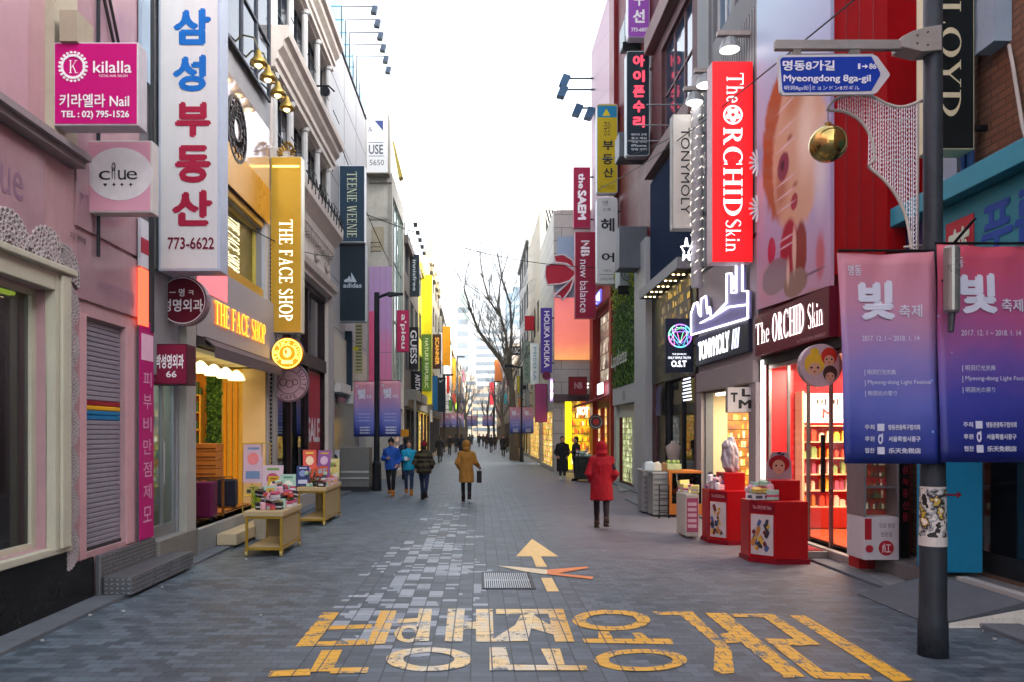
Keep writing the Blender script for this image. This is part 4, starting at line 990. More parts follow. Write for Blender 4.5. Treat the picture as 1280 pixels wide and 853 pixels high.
def far_house(label, side, u0, u1, z1, col, storeys, nx, X=None, shop=None, dep=9, glass='#39434e', name='street_building'):
    ops = []; h = (z1 - 4.2) / max(1, storeys); w = (u1 - u0) / nx
    for k in range(storeys):
        for i in range(nx): ops.append((u0 + w * (i + .18), u0 + w * (i + .82), 4.4 + h * k + .25 * h, 4.4 + h * k + .85 * h))
    ops.append((u0 + .4, u1 - .4, .25, 3.1))
    o, T = house(name, label, side, u0, u1, z1, ops, col, X=X, dep=dep)
    for a in ops[:-1]:
        window(o, T, *a, 2, 1, C('#55585c', .5), DG(glass, .07), bar=.06)
    a = ops[-1]
    mb = MB(T); nb = max(2, int((u1 - u0) / 3))
    for i in range(nb + 1): mb.box(a[0] + (a[1] - a[0]) * i / nb - .06, a[0] + (a[1] - a[0]) * i / nb + .06, a[2], a[3], -.14, .02)
    sw = mb.build('shopfront', C('#3a3838', .5), o)
    MB(T).box(a[0], a[1], a[2], a[3], -.16, -.15).build('display', shop or GOODS('far_shop_b', ['#d7b06a', '#e8d8b0', '#8a4a32', '#5a5a52', '#c9762c'], .7, .45, .7), sw)
    mb = MB(T); mb.box(u0, u1, 3.2, 3.95, .0, .18); mb.build('fascia', C(rnd.choice(['#5d5f63', '#8a3a40', '#3d4a66', '#7c7a74']), .5), o)
    mb = MB(T); mb.box(u0, u1, z1 - .4, z1, .0, .2); mb.build('coping', col, o)
    return o, T
SH2 = GOODS('far_shop_c', ['#e9c94f', '#d9862a', '#c9402c', '#f0e3b8', '#6d4a2a'], .6, .4, .9)
SH3 = GOODS('far_shop_d', ['#c9ccd0', '#8f9aa6', '#d9c7a0', '#5d6a77', '#e4e0d4'], .7, .5, .5)
o, T = far_house('dark narrow building carrying black vertical signs', 'L', 38.3, 47.5, 11.4, C('#6b655f', .6, 0, .2), 3, 3, X=XF, shop=C('#1b1a1c', .4))
mb = MB(T); mb.box(38.6, 47, 3.5, 4.0, 0, .55); mb.box(38.6, 38.7, .1, 3.5, .45, .55); mb.build('porch_roof', C('#7f7c76', .5), o)
o, T = far_house('building with pale yellow cladding and yellow vertical signs', 'L', 47.5, 58, 12.0, C('#cfc44c', .5, 0, .1), 3, 3, X=XF, shop=SH2)
o, T = far_house('cream stone building beyond the yellow signs', 'L', 58, 73, 14.6, C('#c9bda4', .6, 0, .12), 4, 4, X=XF, shop=SH3)
m = MB(T)
for i in range(4): m.box(59 + 3.4 * i, 61 + 3.4 * i, 13.8, 16.2 - .4 * i, -.4, .2)
m.build('roof_turret', C('#b5a686', .6), o)
o, T = far_house('grey building with orange signs far down the left row', 'L', 73, 104, 13.6, C('#b2afa8', .6), 4, 6, X=XF, shop=SH2)
o, T = far_house('tan building near the far end of the left row', 'L', 104, 150, 13, C('#b09c7c', .6), 4, 5, X=XF, shop=SH2)
o, T = far_house('brown building at the farthest end of the left row', 'L', 150, 230, 15, C('#9a8d7d', .6), 5, 5, X=XF, shop=SH2)
def vs(name, label, B, d, face, side, txt=None, tc=None, tb=None, wall=XF, lit=0, **k):
    return psign(name, label, B, d, .3, face, side, [tc or W0], [(txt, tb, 0, {'rot': -90, 'bold': .02})] if txt else (), wall=wall, frame=.5, **k)
vs('vertical_sign', 'dark teal vertical sign with small white letters below the roofline on the left', (512, 318, 524, 370), 41.5, C('#27353a', .4), C('#3c4a4e', .4), 'innisfree', C('#c9d2d2', .5), (516, 325, 520.5, 364))
vs('vertical_sign', 'crimson pink vertical sign with white handwriting next to the pink cladding', (496, 388, 511, 440), 34.8, C('#c02a5c', .5), C('#8a1c44', .5), "a'pieu", W0, (500, 393, 508, 436))
vs('vertical_sign', 'black vertical sign with large white capitals below the crimson one', (511, 409, 523, 462), 41, C('#1a1b1f', .4), C('#303236', .4), 'GUESS', W0, (513, 413, 521, 455))
vs('vertical_sign', 'black vertical sign with narrow white capitals, lowest of the black pair', (514, 464, 527, 503), 42.2, C('#141518', .4), C('#303236', .4), 'ARITAUM', W0, (519, 468, 525, 499))
vs('vertical_sign', 'tall bright yellow vertical sign on the left row', (527, 344, 540, 506), 50.5, C('#d8c91c', .5), C('#a89c1c', .5))
vs('vertical_sign', 'olive green vertical sign with pale capitals in front of the yellow one', (527, 418, 539, 489), 50, C('#55752c', .5), C('#3a521f', .5), 'NATURE REPUBLIC', C('#c8d0a8', .5), (531, 423, 535.5, 485))
vs('vertical_sign', 'brown vertical sign with amber letters right of the yellow sign', (541, 418, 551, 461), 62, C('#5a3a22', .5), C('#3a2a1e', .5), 'SCANNER', E('#e8a23a', .45), (544, 422, 549, 456))
vs('vertical_sign', 'bright orange vertical sign farther down the left row', (553, 408, 563, 457), 79, C('#f0a00c', .5), C('#b8790c', .5))
vs('vertical_sign', 'narrow orange vertical sign on a dark post near the far end', (565, 448, 570, 489), 107, C('#e89a14', .5), C('#4a3a20', .5))
vs('vertical_sign', 'sky blue vertical panel left of the dark one over the pavement', (540, 470, 547, 513), 60, C('#2a78b0', .5), C('#215a85', .5))
vs('vertical_sign', 'dark navy vertical panel with a white tick mark beside the sky blue one', (547, 472, 557, 515), 61, C('#1d2a36', .5), C('#2a3a48', .5), draw=lambda mb: mb.face([(548.5, 475, .01), (550, 477, .01), (555, 474.5, .01), (550, 478.5, .01)]))
vs('vertical_sign', 'small red and white sign below the narrow orange one', (564, 492, 570, 505), 104, C('#c0462e', .5), C('#8a3324', .5))
vs('vertical_sign', 'thin lime green lit sign strip near the far end on the left', (569, 503, 572.5, 522), 112, E('#b8e23a', 1.0), C('#4a5a20', .5))
for i in range(5):
    d = 40 + i * 1.6
    fo = thing('roof_floodlight', ['nearest', 'second', 'third', 'fourth', 'farthest'][i] + ' small roof floodlight above the dark teal vertical sign', 'floodlight', (-3.5, d, 11.4), 'roof floodlights on the dark narrow building')
    MB().tube([(-3.7, d, 11.3), (-3.7, d, 12.4), (-3.2, d, 12.4)], .03, 5).build('arm', BLACKMETAL, fo)
    m = MB(); m.box(-3.25, -3.05, d - .1, d + .1, 12.2, 12.4); m.build('lamp_head', C('#2b2d30', .5), fo)
# ================================================================== RIGHT SIDE
TEAL = C('#2b7f94', .4, 0, .08, 1); TEALD = C('#2a7484', .35, 0, .12, .8)
# ---- teal pharmacy, nearest
BR = BRICK('#5e3d28', '#6b4a33', '#4a3527', .26, .09, bump=.3, name='brown_brick')
o, T = house('teal_shop_building', 'brown brick building with a teal fascia nearest on the right', 'R', -12.0, 11.1, 13, [(5.0, 10.6, .26, 3.1)], BR, X=6.0, rd=.2)
mb = MB(T); mb.box(4.5, 11.1, 4.62, 4.86, 0, .62); mb.build('teal_lintel', TEAL, o, bevel=.01)
mb = MB(T); mb.box(4.5, 9.6, 3.1, 4.6, .0, .45); mb.build('teal_fascia', TEALD, o)
mb = MB(T); mb.box(9.6, 11.1, 3.1, 4.6, .0, .42); mb.mi = 1; mb.box(9.75, 10.85, 3.3, 4.3, .421, .43); mb.build('purple_board', [C('#2a2350', .4), C('#4a4756', .3, 0, .3, 1)], o)
mb = MB(T); put_text(mb, '푸른', (8.82, 4.42, 7.75, 3.85), 0, bold=.03, w=.456); put_text(mb, '藥', (9.42, 4.3, 9.0, 3.5), 2, bold=.02, w=.47); put_text(mb, 'SAINT', (10.7, 3.55, 9.9, 3.32), 3, bold=.02, w=.436)
mb.mi = 1; mb.box(8.95, 9.48, 3.4, 4.4, .452, .462)
mb.build('fascia_lettering', [C('#1c3f94', .4), C('#a01c2c', .4), C('#b9c9b9', .5), C('#4a52a8', .5)], o)
m = MB(T); m.box(5.0, 10.6, .26, .5, -.17, -.1); m.box(10.52, 10.6, .5, 3.02, -.17, -.1); m.box(5, 10.6, 3.02, 3.1, -.17, -.1); m.box(7.6, 7.66, .5, 3.02, -.165, -.105)
w = m.build('shop_window', C('#2a2c30', .4, .4), o); MB(T).box(5.0, 10.52, .5, 3.02, -.14, -.13).build('pane', DG('#11151a', .06), w)
mb = MB(T); put_text(mb, '처방전 조제', (8.8, 1.42, 8.0, 1.22), 0, bold=.03, w=-.125); put_text(mb, '약국', (8.55, 2.2, 8.2, 1.85), 1, w=-.125)
mb.mi = 2; mb.box(5.1, 8.87, 1.66, 1.74, -.128, -.122)
mb.build('window_lettering', [C('#3a3a7c', .5), C('#8c8c90', .5), C('#1d4a72', .5)], o)
MB(T).box(9.0, 9.28, 1.85, 2.15, .02, .3).build('wall_heater', C('#121315', .5), o)
mb = MB(T); mb.box(5.0, 11.1, 0, .24, .0, .5); mb.build('plinth', C('#6d6d6e', .6, 0, .2, 3, .2), o, bevel=.01)
mb = MB(T); mb.box(5.0, 9.2, .24, .29, .38, .5); mb.build('marble_edge', C('#a9a9a7', .45), o)
mb = MB(T); mb.box(9.0, 9.35, 6.35, 7.25, 0, .2); mb.build('white_cabinet', C('#8fa3b2', .4), o)
MB(T).tube([(9.0, 6.3, .03), (8.9, 6.0, .05), (8.75, 5.3, .05), (8.6, 4.9, .05)], .02).build('white_cable', C('#a9a5a0', .5), o)
mb = MB(T); mb.box(10.9, 11.1, 4.9, 14, .0, .12); mb.build('copper_strip', C('#8a5a4a', .5), o)
mb = MB(T); mb.box(10.55, 10.85, 4.9, 14, .0, .1); mb.build('blue_strip', C('#1f5d96', .4), o)
mb = MB(T); mb.box(9.9, 10.5, 4.9, 14, .0, .08); mb.build('pale_pane', C('#9fb4c6', .15, 0, .1, .4), o)
for u in (9.75, 9.62): MB(T).tube([(u, 4.9, .08), (u, 14, .08)], .04).build('blue_pipe', C('#22477a', .5), o)
LL = psign('black_vertical_sign', 'black vertical sign with large cream serif capitals on the brown brick wall', (1163, -30, 1218, 187), 9.3, .3, C('#12181a', .35, 0, .1), C('#c9c5a4', .5), [C('#c9c3a2', .5)], [('LLOYD', (1175, -30, 1201, 146), 0, {'rot': -90, 'serif': .15})], wall=6.0, frame=1.6)
# signs and machines in front
bl = thing('blue_standing_cabinet', 'sky blue upright cabinet with a red arrow beside the dark shop window', 'cabinet', (5.68, 9.4, .24))
mb = MB(); mb.box(5.42, 5.93, 9.4, 9.9, .29, 1.66); mb.build('body', C('#1d7fa8', .4, 0, .08), bl, bevel=.015)
mb = MB(TF(9.4)); mb.box(5.5, 5.62, 1.2, 1.22, .001, .006); mb.prism([(5.62, 1.17), (5.68, 1.21), (5.62, 1.25)], .001, .007); mb.mi = 1
mb.build('arrow', [C('#8c1c28', .5), C('#1a2a4a', .5)], bl)
kb = thing('snack_kiosk', 'white lit goods cabinet with red lettering standing behind the near pole', 'kiosk', (5.32, 10.6, .24))
x0, x1, d = PX(1080, 10.6), PX(1124, 10.6), 10.6
mb = MB(); mb.box(x0, x1, d, d + .5, .25, .82); mb.build('base_panel', C('#c2bfc4', .45, 0, .06), kb, bevel=.008)
MB().box(x0 + .01, x1 - .01, d + .3, d + .5, .82, 2.0).build('goods_case', GOODS('kiosk_goods', ['#8c2a20', '#3c5a3a', '#b5a58a', '#5a3a22', '#2a2c30'], .11, .2, .25, axis='XZ'), kb)
mb = MB(); mb.box(x0, x0 + .03, d, d + .5, .82, 2.0); mb.box(x1 - .03, x1, d, d + .5, .82, 2.0); mb.box(x0, x1, d, d + .5, 2.0, 2.1); mb.box(x0 + .03, x1 - .03, d + .02, d + .3, 1.2, 1.22); mb.box(x0 + .03, x1 - .03, d + .02, d + .3, 1.6, 1.62); mb.build('frame', C('#8d8b8e', .4, .5), kb)
mb = MB(TF(d))
put_text(mb, '인삼 홍삼', (x0 + .2, .74, x1 - .06, .68), 0, w=.006); put_text(mb, '전문점', (x0 + .22, .62, x1 - .1, .56), 0, w=.006)
mb.mi = 1; mb.prism(circ((x0 + x1) / 2 + .06, .41, .1), .001, .006); mb.prism(circ(x0 + .07, .4, .05), .001, .006); put_text(mb, '紅', ((x0 + x1) / 2 + .0, .47, (x0 + x1) / 2 + .12, .35), 2, w=.009)
put_text(mb, '정관 매장', (x0 + .03, 1.78, x1 - .04, 1.7), 1, w=.006, bold=.02); put_text(mb, '면세', (x0 + .04, 1.34, x1 - .18, 1.25), 1, w=.006, bold=.02)
mb.mi = 1; mb.box(x0 + .01, x0 + .1, .52, .8, .001, .005)
mb.build('lettering', [C('#4a3a44', .5), C('#a8202e', .5), C('#e2d6d8', .5)], kb)
rb = thing('red_text_board', 'narrow black upright board with red vertical writing beside the goods cabinet', 'sign', (5.72, 10.75, .25))
mb = MB(); mb.box(PX(1126, 10.8), PX(1137, 10.8), 10.8, 10.84, .25, 2.1); mb.build('board', C('#17161a', .4), rb)
mb = MB(TF(10.8)); a = PX(1126, 10.8)
for i, s in enumerate('인삼홍삼녹용선물'): put_text(mb, s, (a + .02, 1.98 - i * .16, a + .1, 1.86 - i * .16), 0, w=.004, bold=.03)
mb.build('lettering', C('#8c2230', .5), rb)
# ramp board and chequer plate
rp = thing('entrance_ramp', 'dark flat ramp leading up to the teal shop step', 'ramp', (5.2, 8.6, 0))
mb = MB(); mb.raw([(4.55, 8.0, .012), (5.48, 8.0, .25), (5.48, 9.6, .25), (4.55, 9.6, .012), (4.55, 8.0, .0), (5.48, 8.0, 0), (5.48, 9.6, 0), (4.55, 9.6, 0)], [(0, 1, 2, 3), (4, 5, 6, 7), (0, 1, 5, 4), (1, 2, 6, 5), (2, 3, 7, 6), (3, 0, 4, 7)]); mb.build('board', C('#565b62', .7, 0, .2, 2, .2), rp)
mb = MB()
mb.raw([(4.55, 7.99, .012), (5.9, 7.99, .26), (5.9, 7.96, 0), (4.55, 7.96, 0)], [(0, 1, 2, 3)])
for i in range(24):
    for j in range(4):
        x = 4.62 + i * .055; hh = (x - 4.55) * .18
        z = .01 + j * .06
        if z < hh - .02: e = 1 if (i + j) % 2 else -1; mb.raw([(x - .02, 7.955, z - .008 * e + .02), (x + .02, 7.955, z + .008 * e + .02), (x, 7.945, z + .03), (x, 7.945, z + .01)], [(0, 2, 1), (0, 1, 3), (0, 3, 2), (1, 2, 3)])
mb.build('chequer_side', C('#d2d2c8', .6, 0, .2, 6), rp)

# ---- red cosmetics shop
RED = C('#8c060e', .75, 0, .1, .6, spec=.02); REDB = C('#a80c18', .35, 0, .06)
o, T = house('red_cosmetics_building', 'red panelled cosmetics shop with a giant poster and glass front', 'R', 11.1, 15.25, 16, [(11.45, 15.0, .16, 3.2)], C('#7f1a20', .4, 0, .1), rd=.1)
mb = MB(T); mb.box(10.45, 12.0, 4.3, 16, .0, .06); mb.box(10.45, 11.1, 4.3, 16, -.6, .0); mb.build('red_cladding', RED, o)
mb = MB(T)
for u in (10.8, 11.2, 11.6): mb.box(u, u + .012, 4.35, 16, .06, .066)
mb.build('cladding_seam', C('#640810', .5), o)
mb = MB(T); mb.box(11.1, 11.42, .03, 4.3, .0, .12); mb.build('red_column', C('#a30f18', .35, 0, .06), o, bevel=.01)
mb = MB(T); mb.box(12.0, 15.2, 3.38, 4.14, .0, .14); fb = mb.build('sign_band', C('#5e1026', .35, 0, .12, .8), o)
mb = MB(T); put_text(mb, 'The', (15.15, 3.98, 14.45, 3.58), 0, w=.15, serif=.12); put_text(mb, 'ORCHID', (14.3, 4.05, 12.9, 3.55), 0, w=.15, serif=.2); put_text(mb, 'Skin', (12.75, 3.98, 12.2, 3.58), 0, w=.15, serif=.12); put_text(mb, 'ACTIVE SKIN ENERGY', (13.2, 3.46, 12.1, 3.41), 1, w=.145)
mb.build('lettering', [E('#fff4f2', .85), C('#b9949c', .5)], fb)
mb = MB(T); mb.box(11.45, 15.2, 3.2, 3.36, -.08, .03); mb.build('shutter_slot', C('#1a1014', .5), o)
# storefront
mb = MB(T); mb.box(11.42, 15.05, .03, .16, -.3, .1); mb.build('threshold', C('#8f8f8d', .5, 0, .15, 3), o, bevel=.008)
mb = MB(T)
for u in (11.45, 12.35, 13.2, 14.05, 14.95): mb.box(u, u + .05, .16, 3.2, -.08, -.03)
mb.box(11.45, 15.0, 3.12, 3.2, -.08, -.028)
g_ = mb.build('glass_front', C('#9a8f8e', .3, .8), o); MB(T).box(11.5, 13.9, .2, 3.12, -.06, -.052).build('pane', G('#f0e8e4', .92), g_)
mb = MB(T); mb.box(12.5, 12.56, 1.0, 1.9, -.02, .03); mb.build('door_handle', BLACKMETAL, g_)
MB(T).box(11.2, 15.1, .1, .16, -4, -.1).build('shop_floor', C('#a5502f', .35, 0, .15), o)
MB(T).box(11.2, 15.1, 3.25, 3.3, -4, -.1).build('ceiling', C('#b5a59c', .6), o)
MB(T).box(11.2, 15.1, .16, 3.25, -4.1, -4).build('back_wall', C('#b5262c', .5), o)
T3 = lambda x, z, w: (x, 15.08 - w, z)          # far inner wall, seen from the street
mb = MB(T3); mb.box(5.5, 9.4, .16, 3.25, 0, .03); mb.build('far_wall', C('#b8141c', .4), o)
mb = MB(T3); mb.box(6.0, 8.6, .18, .55, .03, .35); mb.build('counter', C('#a82a1c', .4), o)
mb = MB(T3)
for k in range(6): mb.box(6.0, 8.6, .55 + k * .3, .57 + k * .3, .03, .33)
mb.box(5.96, 6.0, .18, 2.7, .03, .35); mb.build('shelf', C('#e2b08a', .4, 0, .05, emit=.25), o)  # faint glow put into the shelf boards to brighten the interior
MB(T3).box(6.02, 8.55, 2.12, 2.66, .05, .3).build('light_box', E('#fff3df', 1.5), o)
mb = MB(T3); put_text(mb, 'M', (6.35, 2.38, 6.55, 2.2), 0, w=.305, bold=.03); put_text(mb, '비비', (6.25, 2.56, 6.65, 2.44), 1, w=.305, bold=.02); mb.build('light_box_mark', [C('#c4424a', .5), C('#3a2a2a', .5)], o)
mb = MB(T3); mb.box(5.45, 5.92, .16, 3.1, .03, .06); mb.build('bright_red_panel', E('#c80c10', .55), o)
area('red_shop_lamp', (7.0, 13.4, 3.2), 2.2, 2.2, 300, (1, .86, .68))
PACK = [C(h, .4, 0, .06, 9) for h in ('#d98a3a', '#c9503a', '#e6d2b8', '#d9c04a', '#b7607a', '#e8e0da', '#8fa86a')]
proto = {}
k = 0
for r_ in range(5):
    for i in range(15):
        ci = (i // 2 + r_ * 2) % 7; x, z = 6.08 + i * .135, .572 + r_ * .3; w_ = .08; h_ = (.13, .18, .2)[(i // 3 + r_) % 3]
        y = 15.08 - .3
        if ci not in proto:
            m = MB(); m.box(x - .045, x + .045, y, y + .08, z, z + .17); m.box(x - .03, x + .03, y + .01, y + .07, z + .17, z + .2)
            c = m.build('cosmetic_pack', PACK[ci]); proto[ci] = c
            tag(c, ['amber', 'coral', 'ivory', 'yellow', 'rose', 'white', 'pale green'][ci] + ' cosmetic pack lined up on the lit shelves of the red shop', 'pack', 'packs on the red shop shelves')
        else:
            c = proto[ci].copy(); COL.objects.link(c); c.location = (x + rnd.uniform(-.02, .02), y + .04 + rnd.uniform(0, .06), z); c.scale = (rnd.uniform(.6, 1.15), 1, rnd.uniform(.55, 1.3))
# LED strip post and wall of the neighbour
mb = MB(T); mb.box(15.06, 15.12, .6, 3.3, .0, .06); mb.build('led_strip', E('#fff8ee', 2.2), o)
# giant poster : an abstract face of flat printed shapes
po = thing('giant_poster', 'giant lilac poster of an upturned face covering the red building', 'poster', T(13.6, 4.2, .05))
PT = Tfac(XR)
def pp(mb, pts, w): mb.face([PT(px, py, w) if False else (px, py, w) for px, py in pts])
mb = MB(PT)
mb.raw([(953, -40, 0.05), (1047, -140, 0.05), (1047, 357, 0.05), (953, 388, 0.05), (953, -40, 0.11), (1047, -140, 0.11), (1047, 357, 0.11), (953, 388, 0.11)], [(0, 1, 2, 3), (4, 5, 6, 7), (0, 1, 5, 4), (1, 2, 6, 5), (2, 3, 7, 6), (3, 0, 4, 7)])
mb.build('sheet', PRINT('poster_print', XR, [(0, '#b58aa0'), (.25, '#ab98ba'), (.55, '#a39cc2'), (.8, '#a9b6d2'), (1, '#b3cbe0')], 4, 9.5,
    [(965, 360, 22, 46, .9, '#c48a9e'), (958, 250, 10, 60, .9, '#c49ab0'), (984, 182, 27, 100, .3, '#a04c22'), (1004, 186, 36, 112, .3, '#c79a80'), (1016, 170, 18, 76, .9, '#dcc0ae'), (1034, 210, 14, 80, .9, '#cfc2c8'),
     (984, 235, 12, 46, .9, '#a8684e'), (1000, 130, 20, 26, .9, '#b87a54'), (987, 209, 8.5, 19, .45, '#7c2a44'), (986, 208, 3.5, 9, .6, '#3c1226'), (1001, 252, 5, 12, .5, '#98283a'), (995, 172, 5, 6, .9, '#94503c'), (1002, 231, 5, 6, .9, '#a8604a'),
     (994, 312, 13, 42, .4, '#9c1e36'), (1009, 314, 9, 44, .5, '#84382f'), (972, 314, 5.5, 19, .4, '#b02c50'), (977, 346, 19, 24, .3, '#8d7480'), (1002, 354, 17, 20, .4, '#8d6c62'), (1001, 312, 3.5, 40, .6, '#d4b0a0'), (993, 340, 3, 24, .7, '#d4b0a0'),
     (1034, 320, 8, 40, .6, '#b4606a'), (1022, 376, 24, 18, .6, '#a8766c'), (1026, 340, 20, 3, .9, '#6a5468')] +
    [(990, y, 17, 2.2, .9, '#d2b2bc') for y in (132, 160, 182, 226, 243, 259, 298, 308)]), po)  # thin pale streaks are reflections painted across the sheet
# red vertical sign
OS = psign('red_vertical_sign', 'large glowing red sign with white serif letters reading downwards', (890, 77, 941, 328), 15.5, .35, E('#dc0e16', .52), C('#b99aa0', .4), [E('#fff4f2', .8), C('#8c0a14', .4)],
      [('The', (908, 92, 929, 129), 0, {'rot': -90, 'serif': .13}), ('RCHID', (904, 160, 928, 270), 0, {'rot': -90, 'serif': .17}), ('Skin', (907, 275, 926, 315), 0, {'rot': -90, 'serif': .13})],
      draw=lambda mb: ([annulus(mb, 916, 144, 12, 10, .008, .013, 26)] + [mb.prism(circ(916 + 5.6 * math.cos(a * 1.2566 + .3), 144 + 5.6 * math.sin(a * 1.2566 + .3), 3.4, 3.4, 10), .008, .012) for a in range(5)]), wall=None, frame=.4)
bx = MB(); bx.box(PX(941, 15.5), 5.42, 15.6, 15.75, PZ(156, 15.5), PZ(91, 15.5)); bx.box(PX(941, 15.5), 5.42, 15.6, 15.75, PZ(314, 15.5), PZ(270, 15.5)); bx.build('mount', C('#7c0a18', .4), OS)
# round face sign
def em_girls(mb):
    for q, (x, y, s, hair, hx) in enumerate(((1018, 458, 12, 0, 0), (1036, 448, 9.5, 1, 0), (1037, 469, 8.5, 2, 0))):
        mb.mi = hair; mb.prism(circ(x, y - s * .25, s * 1.05, s * 1.15), .008 + q * .004, .010 + q * .004)
        if q == 0: mb.prism(circ(x, y - s * 1.5, s * .45, s * .4), .0085, .0105)
        mb.mi = 3; mb.prism(circ(x, y + s * .28, s * .66, s * .66), .0102 + q * .004, .0112 + q * .004)
        mb.mi = 4; [mb.prism(circ(x + e * s * .33, y + s * .15, s * .14, s * .12, 8), .0113 + q * .004, .0117 + q * .004) for e in (-1, 1)]
        mb.mi = 5; mb.prism(circ(x, y + s * .58, s * .16, s * .08, 8), .0113 + q * .004, .0117 + q * .004)
psign('round_face_sign', 'round white sign printed with three cartoon girl heads at the red shop corner', (1000, 430, 1053, 484), 12.1, .12, C('#a8949c', .4), C('#b0a0a6', .4), [C('#c4a02c', .5), C('#b02a1e', .5), C('#3a2622', .5), C('#b98f78', .5), C('#2a1c1e', .5), C('#8c2028', .5)], draw=em_girls, wall=XR, nb=1, disc=True, frame=.8)
# step with red mat
st = thing('shop_step', 'low metal edged step with a red mat before the red shop door', 'step', (5.1, 13, 0))
mb = MB(); mb.box(4.75, 5.28, 12.1, 13.9, .04, .14); mb.build('step_body', C('#8b8b88', .45, .3, .2, 3), st, bevel=.008)
MB().box(4.8, 5.24, 12.15, 13.85, .141, .15).build('mat', C('#8c2230', .8, 0, .15, 6, .4), st)

# ---- grey cosmetics building with neon castle
GR = C('#6f7073', .6, 0, .12, 1, .1, streak=.15); GRL = C('#8e8a8c', .55, 0, .1, 1.5)
ops = [(15.75, 19.0, .06, 2.85)] + [(u, u + 1.25, z, z + 2.3) for z in (10.9, 14.2) for u in (15.6, 17.15)]
o, T = house('grey_cosmetics_building', 'tall grey building with a white neon skyline panel and bright entrance', 'R', 15.25, 19.6, 18, ops, GR)
for a in ops[1:]: window(o, T, *a, 2, 2, C('#b5b8bb', .45), DG('#5b7186', .05), rd=.16, bar=.07)
mb = MB(T); mb.box(18.6, 19.55, 5.9, 18, .0, .05); mb.build('grey_pier', C('#77797b', .6, 0, .1, 1.2, streak=.12), o)
mb = MB(T); mb.box(15.3, 19.0, 5.8, 10.2, .0, .04); mb.build('ribbed_panel', C('#8d8d8e', .6, 0, .1, 1), o)
mb = MB(T)
for i in range(24): mb.box(15.35 + i * .15, 15.38 + i * .15, 5.8, 10.2, .04, .055)
mb.build('panel_ribs', C('#6d6d70', .6), o)
mb = MB(T); mb.box(15.4, 19.4, 2.9, 3.35, .0, .12); mb.box(15.3, 15.7, .05, 2.9, .0, .1); mb.box(19.05, 19.45, .05, 2.9, .0, .1); mb.build('entrance_surround', C('#8f8587', .5, 0, .08), o, bevel=.01)
MB(T).box(15.3, 19.4, 3.3, 5.7, .0, .05).build('mid_panel', C('#93898c', .5, 0, .08), o)
# interior
MB(T).box(15.4, 19.5, .0, .06, -4, -.05).build('shop_floor', C('#a98a5c', .4), o)
MB(T).box(15.4, 19.5, 2.95, 3.0, -4, -.05).build('ceiling', C('#bfb6a6', .6), o)
MB(T).box(15.4, 19.5, .06, 2.95, -4.1, -4).build('back_wall', C('#c9a05c', .5), o)
T4 = lambda x, z, w: (x, 19.5 - w, z)
mb = MB(T4); mb.box(5.45, 6.05, .06, 2.9, 0, .06); mb.build('cream_door_panel', C('#d6c39c', .5, 0, .05), o)
mb = MB(T4); mb.box(6.05, 9.4, .06, 2.9, 0, .05); mb.build('far_wall', GOODS('warm_goods', ['#d9862a', '#e0b45a', '#b85a2a', '#8a5a3a', '#efd9a0'], .22, .3, .55, axis='XZ'), o)
mb = MB(T); mb.box(15.75, 16.6, .06, 2.8, -.5, -.44); mb.build('dark_screen', C('#15151b', .3), o)
m = MB(T); put_text(m, 'SALE', (16.5, 2.3, 15.9, 1.9), w=-.43, bold=.02); m.build('screen_lettering', C('#b5b5ba', .5), o)
mb = MB(T); mb.box(15.8, 18.9, 2.80, 2.86, -.3, -.2); mb.build('entrance_light', E('#fff0d0', 3), o)
area('bright_shop_lamp', (6.6, 17.4, 2.9), 2, 2.5, 120, (1, .88, .66))
# sign band
sb = thing('black_lit_sign', 'dark box sign with white lit slanted capitals above the bright entrance', 'sign', T(17.3, 3.5, .3))
mb = MB(T); mb.box(15.6, 19.35, 3.52, 4.22, .05, .14); mb.build('housing', C('#26293a', .4, 0, .08), sb, bevel=.015)
mb = MB(T); put_text(mb, 'TONYMOLY', (19.1, 4.08, 16.75, 3.64), 0, w=.15, bold=.018); mb.mi = 1
for i in range(3): mb.prism([(16.6 - i * .16, 3.66), (16.52 - i * .16, 3.66), (16.42 - i * .16, 4.06), (16.5 - i * .16, 4.06)], .141, .15)
mb.build('lettering', [E('#ffffff', 1.5), E('#c8ccf0', .9)], sb)
# neon skyline
ns = thing('neon_skyline_panel', 'lilac panel cut like a skyline and outlined in white neon', 'neon sign', T(17.5, 4.3, .2))
NP = Tfac(5.36)
sk = [(872, 419), (872, 392), (876, 380), (880, 378), (882, 392), (884, 396), (885, 374), (891, 370), (893, 392), (896, 384), (898, 398), (918, 378), (918, 342), (924, 342), (924, 366), (930, 366), (930, 332), (938, 330), (938, 364), (945, 364), (945, 398)]
mb = MB(NP); mb.prism([p for p in sk if True], .08, .12); mb.build('panel', C('#77739f', .5, 0, .1, 1), ns)
NEON = E('#f3eeff', 1.35)
mb = MB(NP); mb.tube([(a, b, .16) for a, b in sk] + [(872, 419, .16)], .022, 6); mb.tube([(884, 404, .16), (900, 396, .16), (920, 384, .16), (945, 381, .16)], .02, 6); mb.tube([(926, 345, .16), (926, 362, .16)], .02, 6)
mb.build('neon_tube', NEON, ns)
for nm, cx_, cy_, lb in (('neon_star', 880, 313, 'small white neon star on the tubular post above the skyline panel'),):
    st_ = thing(nm, lb, 'neon star', NP(cx_, cy_, .2))
    P = [(cx_ + (7.5 if i % 2 == 0 else 3.2) * math.sin(i * math.pi / 5), cy_ - (15 if i % 2 == 0 else 6.5) * math.cos(i * math.pi / 5), .42) for i in range(11)]
    MB(NP).tube(P, .022, 6).build('neon_tube', NEON, st_)
pt = thing('lit_post', 'pale wrapped tubular post left of the big red sign', 'post', NP(882, 400, .25))
